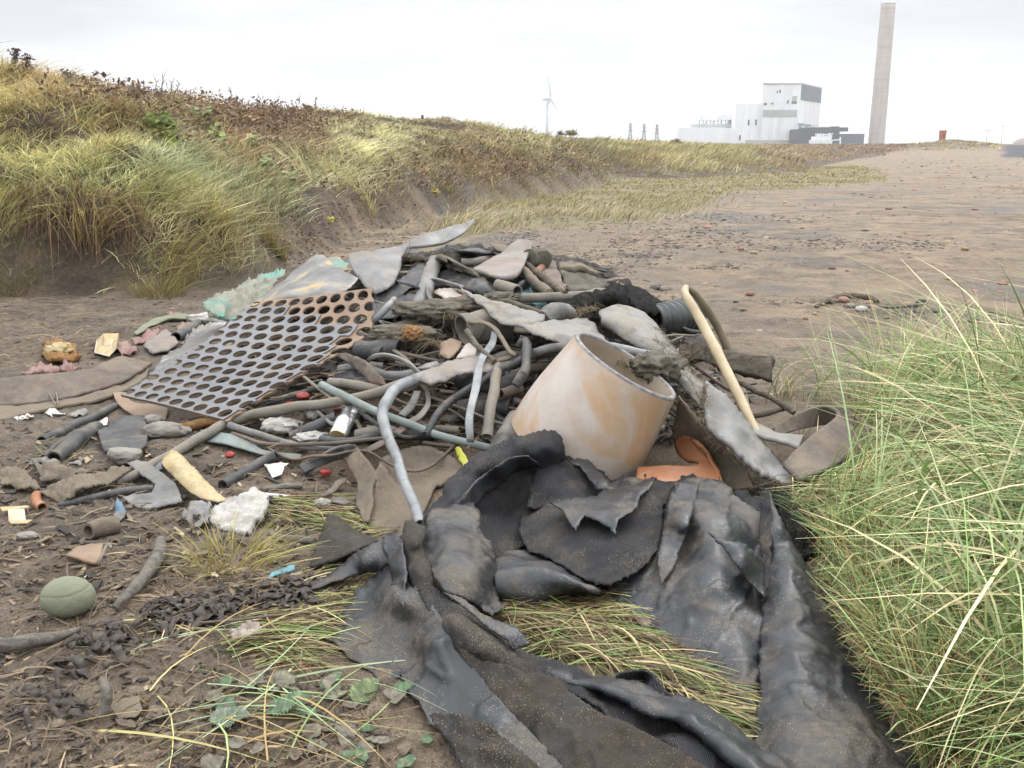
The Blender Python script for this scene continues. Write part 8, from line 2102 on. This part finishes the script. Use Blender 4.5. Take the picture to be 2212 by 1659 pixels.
def seaweed():
    """dark dried wrack: lobed strips in heaps"""
    V, F, Tn = [], [], []
    def frond(p, L, a, lift):
        n = 6; w = L * random.uniform(0.12, 0.24); b = len(V); ph = random.uniform(0, 6)
        d = np.array([math.cos(a), math.sin(a), 0]); s = np.array([-d[1], d[0], 0])
        for k in range(n + 1):
            t = k / n; c = p + d * L * t + s * L * 0.25 * math.sin(2.2 * t + ph) * t + np.array([0, 0, lift * math.sin(3.1 * t + ph * 0.2) + random.uniform(0, 0.006)])
            ww = w * (0.4 + random.uniform(0.2, 1.0)) * (1 - 0.5 * t)
            tw = np.array([0, 0, 1]) * random.uniform(-0.5, 0.5)
            V.append(c - (s + tw) * ww); V.append(c + (s + tw) * ww)
            Tn.extend([s2l((66, 58, 52)) * math.exp(random.gauss(0, 0.3))] * 2)
        F.extend([(b + 2*k, b + 2*k + 1, b + 2*k + 3, b + 2*k + 2) for k in range(n)])
    for n, cx, cy, rx, ry, L in [(80, 590, 1296, 90, 26, 0.05), (64, 430, 1322, 70, 22, 0.05), (24, 330, 1345, 50, 18, 0.05), (26, 240, 1392, 50, 30, 0.06), (30, 680, 1268, 50, 20, 0.05), (14, 150, 1440, 60, 30, 0.05), (14, 80, 1530, 60, 30, 0.05), (22, 620, 1130, 60, 30, 0.04), (20, 420, 1110, 40, 20, 0.04)]:
        x = cx + rx * RNG.normal(size=n) * 0.6; y = cy + ry * RNG.normal(size=n) * 0.6
        t = surf(x, y, True); P = CAM + (t - 0.006)[:, None] * rays(x, y)
        for p in P: frond(p, L * random.uniform(0.5, 1.3), random.uniform(0, 6.28), random.uniform(0.003, 0.018))
    m = attr_mat('dried_wrack', rough=0.6, var=0.35, vscale=90, spec=0.3)
    o = mesh_obj('seaweed', np.array(V), F, m, None, True, {'tint': np.array(Tn)})
    thicken(o, 0.0015)
    tag(o, 'dark dried seaweed strewn over the mud at lower left', 'seaweed', kind='stuff')
seaweed()

LEAFM = attr_mat('muddy_leaf', rough=0.65, var=0.4, vscale=70, spec=0.3)
def bramble(x, y, r, a, tilt, tone):
    """serrated oval leaf with a folded midrib"""
    P = PTS([(x, y)], 0.02)[0]; R = r / FPX * ((P - CAM) @ _F)
    V = [(-1.0, 0, 0)]; n = 26; F = []
    pts = []
    for k in range(n + 1):
        t = k / n; w = 0.62 * math.sin(math.pi * t ** 0.72) ** 0.9 * (1 + 0.15 * ((k % 2) * 2 - 1))
        pts.append((2 * t - 1, w))
    V = []; 
    for (u, w) in pts:
        V += [(u, -w, 0.20 * w + 0.1 * u * u), (u, 0, 0.1 * u * u - 0.02), (u, w, 0.20 * w + 0.1 * u * u)]
    for k in range(n): F += [(3*k, 3*k+1, 3*k+4, 3*k+3), (3*k+1, 3*k+2, 3*k+5, 3*k+4)]
    V = np.array(V) * R; V[:, 2] += R * 0.18 * fbm(V / R * 1.5 + x, 2)
    Mx = np.array(Matrix.Rotation(a, 3, 'Z') @ Matrix.Rotation(tilt, 3, 'X') @ Matrix.Rotation(random.uniform(-0.3, 0.3), 3, 'Y'))
    V = V @ Mx.T; V[:, 2] -= V[:, 2].min()
    t = s2l(tone) * np.exp(0.15 * RNG.normal(size=(len(V), 1))); mid = np.arange(len(V)) % 3 == 1; t[mid] *= 0.8
    o = mesh_obj('bramble_leaf', V, F, LEAFM, None, True, {'tint': t}); o.location = P
    thicken(o, 0.001)
    return o
GREYL, GRNL, BRNL = (112, 106, 92), (90, 108, 80), (104, 92, 78)
def leaves():
    named = [((498, 1555), 44, 0.3, 0.25, (104, 112, 96), 'broad grey green bramble leaf at bottom left, nearest the short stub'), ((625, 1535), 50, 0.2, 0.2, (92, 110, 84), 'largest bramble leaf, dull green with pale midrib'),
             ((612, 1475), 34, -0.4, 0.35, (112, 110, 90), 'bramble leaf standing up just above the largest one'), ((790, 1500), 42, 1.0, 0.5, (104, 116, 80), 'bramble leaf half tucked under the edge of the liner'),
             ((725, 1505), 28, 0.3, 0.2, (110, 108, 92), 'small bramble leaf between the largest leaf and the liner')]
    for (x, y), r, a, t, c, lab in named:
        tag(bramble(x, y, r, a, t, c), lab, 'leaf')
    for k in range(46):
        x, y = random.uniform(430, 960), random.uniform(1470, 1655)
        if x > 860 + (y - 1470) * 0.55 or x < 420 + max(0, 1540 - y) * 1.0: continue
        tag(bramble(x, y, random.uniform(16, 36), random.uniform(0, 6.28), random.uniform(-0.4, 0.5), random.choice([GREYL, GREYL, BRNL, GRNL])), 'small muddy bramble leaf in the carpet of leaves at bottom left', 'leaf', 'small muddy bramble leaves at bottom left')
    for k in range(9):
        x, y = random.uniform(30, 460), random.uniform(1480, 1640)
        tag(bramble(x, y, random.uniform(14, 26), random.uniform(0, 6.28), random.uniform(-0.2, 0.3), BRNL), 'mud coated leaf pressed flat on the bare mud at bottom left', 'leaf', 'leaves pressed flat on the mud')
    tag(bramble(1398, 1352, 26, -0.4, 0.1, (150, 138, 118)), 'pale dry leaf lying on the lower edge of the liner', 'leaf')
leaves()

# ------------------------------------------------------------------ the beach
def beach():
    tones = [(STONE, 'grey'), (STONER, 'red'), (STONEY, 'ochre'), (STONEK, 'black'), (STONE, 'grey')]
    for x, y, r, mt, lab in [(1620, 638, 9, STONER, 'flat red stone alone on the sand beyond the bent hose'), (1504, 646, 7, STONEY, 'ochre stone on the sand right of the charred felt'), (1590, 654, 6, STONEK, 'dark stone beside the upright grass tuft'), (1606, 673, 7, STONEK, 'black stone left of the wrack heap'),
            (1550, 621, 6, BELT, 'small brown stone on the sand above the ochre one'), (1800, 654, 11, BELT, 'brown stone at the left end of the wrack heap'), (1822, 652, 13, STONER, 'orange red flat stone in the wrack heap'), (1775, 660, 7, STONEY, 'ochre pebble at the left of the wrack heap'),
            (1838, 664, 10, STONE, 'grey brown stone in front of the wrack heap'), (1860, 672, 13, FOAM, 'pale stone in front of the wrack heap'), (1878, 656, 8, STONER, 'round red stone in the wrack heap'), (1960, 660, 9, STONEY, 'pale ochre stone right of the wrack heap'),
            (1990, 655, 11, STONEK, 'black lump of coal right of the wrack heap'), (2020, 676, 8, STONEK, 'round black stone among the grass tips'), (2050, 605, 8, STONEY, 'orange flat stone farther out on the beach'), (2085, 540, 8, STONEY, 'bright pebble by the dark weed patch far right'),
            (1797, 582, 8, BELT, 'brown block stone alone on the sand above the wrack heap'), (1830, 588, 5, STONEK, 'dark pebble beside the brown block stone'), (1600, 540, 7, STONER, 'red stone in the weed patches'), (1628, 548, 7, STONEY, 'yellow stone in the weed patches'),
            (1560, 545, 6, STONE, 'pale stone in the weed patches'), (1990, 612, 6, STONEY, 'flat ochre stone by the grass tips'), (1740, 690, 6, STONER, 'red pebble in front of the wrack heap'), (1760, 680, 6, STONEY, 'yellow pebble in front of the wrack heap')]:
        lump('beach_stone', lab, (x, y), r * 0.8, mt, (1.35, 1.0, 0.7), 0.16, 1.3, cat='stone', sub=3, facet=0.25, sink=0.4)
    T('driftwood', 'dark curved driftwood stick lying on the wrack heap', [(1762, 662, 0.05), (1790, 650, 0.08), (1830, 640, 0.1), (1880, 643, 0.08), (1895, 652, 0.06)], [3, 6, 8, 7, 4], WOODD, hollow=False, rough=0.15)
    T('driftwood', 'thin pale stick at the right of the wrack heap', [(1900, 664, 0.05), (1950, 662, 0.06), (2000, 655, 0.05)], 3, BARK, hollow=False, rough=0.15)
    import bmesh
    bm = bmesh.new(); bmesh.ops.create_icosphere(bm, subdivisions=2, radius=1.0); SV = np.array([tuple(v.co) for v in bm.verts]); SF = np.array([tuple(v.index for v in f.verts) for f in bm.faces]); bm.free()
    n = 2600
    yy = np.exp(RNG.uniform(np.log(5.5), np.log(75), n)); pxr = RNG.uniform(1180, 2300, n); x = (pxr - CX) / FPX * yy
    z0 = in_poly(x, yy, DUNE1) | in_poly(x, yy, DUNE2) | in_poly(x, yy, YFLAT)
    dens = 0.12 + 0.75 * fbm2(x, yy, 0.3, 3, 61.0) + 0.5 * sstep(1880, 2050, pxr) * sstep(14, 22, yy)
    k = ~z0 & (RNG.random(n) < dens) & (pxr > 1340 - 30 * (yy - 6)); x, yy = x[k], yy[k]; n = len(x)
    z = H(x, yy, True)
    r = np.exp(RNG.normal(size=n) * 0.5) * 0.0095 * (1 + yy / 16)
    r = np.minimum(r, 0.05)
    sc = np.stack([r * RNG.uniform(0.8, 1.5, n), r * RNG.uniform(0.8, 1.4, n), r * RNG.uniform(0.4, 0.8, n)], 1)
    V = np.stack([x, yy, z], 1)[:, None] + SV[None] * sc[:, None] * (1 + 0.12 * RNG.normal(size=(n, len(SV), 1)))
    F = (SF[None] + (np.arange(n) * len(SV))[:, None, None]).reshape(-1, 3)
    pal = np.array([s2l(c) for c in [(140, 126, 110), (160, 136, 104), (132, 92, 76), (70, 66, 64), (176, 160, 134), (120, 108, 96), (60, 56, 56), (150, 112, 84)]])
    c = pal[RNG.integers(0, len(pal), n)] * np.exp(0.2 * RNG.normal(size=(n, 1)))
    o = mesh_obj('pebbles', V.reshape(-1, 3), F, LEAF, None, True, {'tint': np.repeat(c, len(SV), 0)})
    tag(o, 'pebbles scattered over the dark beach sand', 'pebbles', kind='stuff')
    # strandline wrack
    V, F, Tn = [], [], []
    for px0, py0, w, h, q in [(1386, 552, 70, 9, 260), (1500, 500, 120, 20, 420), (1570, 520, 110, 16, 380), (1640, 540, 60, 8, 160), (1800, 525, 120, 12, 420), (1960, 530, 110, 14, 420), (1560, 577, 90, 6, 200), (1260, 556, 50, 10, 160), (1450, 530, 60, 8, 160), (1840, 655, 70, 10, 200), (1960, 685, 60, 14, 140), (1700, 470, 140, 10, 300), (1890, 425, 40, 4, 60), (1300, 585, 40, 6, 80), (1500, 470, 100, 8, 200), (2120, 690, 60, 10, 120), (1700, 655, 50, 4, 60), (1340, 530, 40, 12, 160), (1200, 480, 90, 10, 220), (1130, 510, 60, 14, 200)]:
        q = int(q * 0.5)
        x = px0 + w * 0.55 * RNG.normal(size=q); y = py0 + h * 0.6 * RNG.normal(size=q)
        y = np.maximum(y, 400)
        t = surf(x, y, True); P = CAM + t[:, None] * rays(x, y); dep = t
        for p, d in zip(P, dep):
            s = random.uniform(0.008, 0.032) * (0.6 + d / 13); a = random.uniform(0, 6.28); e1 = np.array([math.cos(a), math.sin(a), random.uniform(-0.2, 0.2)]) * s; e2 = np.array([-math.sin(a), math.cos(a), random.uniform(-0.3, 0.3)]) * s * random.uniform(0.2, 0.6)
            u = np.array([0, 0, random.uniform(0.06, 0.3) * s]); b = len(V)
            V += [p - e1, p - e2, p + e1 * 0.9, p + e2, p + u]
            F += [(b, b+1, b+4), (b+1, b+2, b+4), (b+2, b+3, b+4), (b+3, b, b+4)]
            Tn += [s2l(random.choice([(62, 56, 52), (48, 44, 44), (84, 74, 62), (70, 62, 58)])) * math.exp(random.gauss(0, 0.25))] * 5
    o = mesh_obj('strandline_wrack', np.array(V), F, LEAF, None, False, {'tint': np.array(Tn)})
    tag(o, 'dark broken weed and coal strewn along the strandlines', 'seaweed', kind='stuff')
beach()

# brown dead plants that patch the dune face
def heath():
    n = 9500
    yy = np.exp(RNG.uniform(np.log(7), np.log(30), n)); pxr = RNG.uniform(80, 1320, n); x = (pxr - CX) / FPX * yy
    s = np.where(in_poly(x, yy, DUNE1), dist_poly(x, yy, FOOT1 + BACK1), -1)
    z = H(x, yy, False); pxp, pyp = to_px(np.stack([x, yy, z], 1))
    d = np.exp(-((pxp - 600) / 130) ** 2 - ((pyp - 275) / 55) ** 2) + np.exp(-((pxp - 1120) / 170) ** 2 - ((pyp - 355) / 50) ** 2) + 0.6 * np.exp(-((pxp - 330) / 110) ** 2 - ((pyp - 240) / 40) ** 2) + 0.6 * np.exp(-((pxp - 640) / 60) ** 2 - ((pyp - 360) / 50) ** 2)
    d = d * 0.9 + 0.7 * np.exp(-((pxp - 470) / 130) ** 2 - ((pyp - 285) / 40) ** 2) + 0.5 * np.exp(-((pxp - 230) / 120) ** 2 - ((pyp - 250) / 40) ** 2) + 0.8 * np.exp(-((pxp - 1130) / 190) ** 2 - ((pyp - 415) / 28) ** 2) + 0.5 * np.exp(-((pxp - 860) / 120) ** 2 - ((pyp - 420) / 40) ** 2)
    k = (s > 0.2) & (RNG.random(n) < d) & (pyp > 205 + 0.08 * pxp); x, yy, z = x[k], yy[k], z[k]
    V, Tn = [], []
    for a, b, c in zip(x, yy, z):
        h = random.uniform(0.12, 0.34); q = 16; p = np.array([a, b, c]) + RNG.normal(size=(q, 3)) * [0.06, 0.06, 0.0]; p[:, 2] += RNG.uniform(0.05, h, q)
        e1 = RNG.normal(size=(q, 3)) * 0.014; e2 = RNG.normal(size=(q, 3)) * 0.010
        V.append(np.stack([p - e1, p + e2, p + e1, p - e2], 1).reshape(-1, 3))
        Tn.append(np.repeat(s2l(random.choice([(112, 90, 72), (128, 104, 82), (92, 76, 64), (142, 118, 88)])) * np.exp(0.25 * RNG.normal(size=(q, 1))), 4, 0))
    V = np.vstack(V); o = mesh_obj('dead_undergrowth', V, np.arange(len(V)).reshape(-1, 4), LEAF, None, False, {'tint': np.vstack(Tn)})
    tag(o, 'brown dead undergrowth patching the dune face', 'undergrowth', kind='stuff')
heath()
def flowers():
    for x, y, tone, lab in [(684, 410, (200, 192, 176), 'white paper scrap caught on the dune face'), (712, 478, (170, 162, 84), 'yellow scrap on the bare earth scarp')]:
        c = PTS([(x, y)], 0.05)[0]
        o = leaf_cloud('paper_scrap', c, (0.05, 0.05, 0.05), 14, 0.035, tone, lab, 'scrap')
flowers()
# ------------------------------------------------------------------ sea mist over the whole scene
def haze():
    m = MB(); m.box(-7600, 7600, -7600, 7600, -3.0, 160.0)
    mat = bpy.data.materials.new('sea_mist'); mat.use_nodes = True
    n, l = mat.node_tree.nodes, mat.node_tree.links
    n.clear()
    out = n.new('ShaderNodeOutputMaterial'); v = n.new('ShaderNodeVolumePrincipled')
    v.inputs['Color'].default_value = (0.97, 0.98, 1.0, 1)
    v.inputs['Density'].default_value = HAZE_D
    v.inputs['Anisotropy'].default_value = 0.0
    l.new(v.outputs[0], out.inputs['Volume'])
    o = m.build('haze', mat)
    tag(o, 'thin pale sea mist over dunes and beach', 'haze', kind='stuff')
HAZE_D = 0.00032
haze()
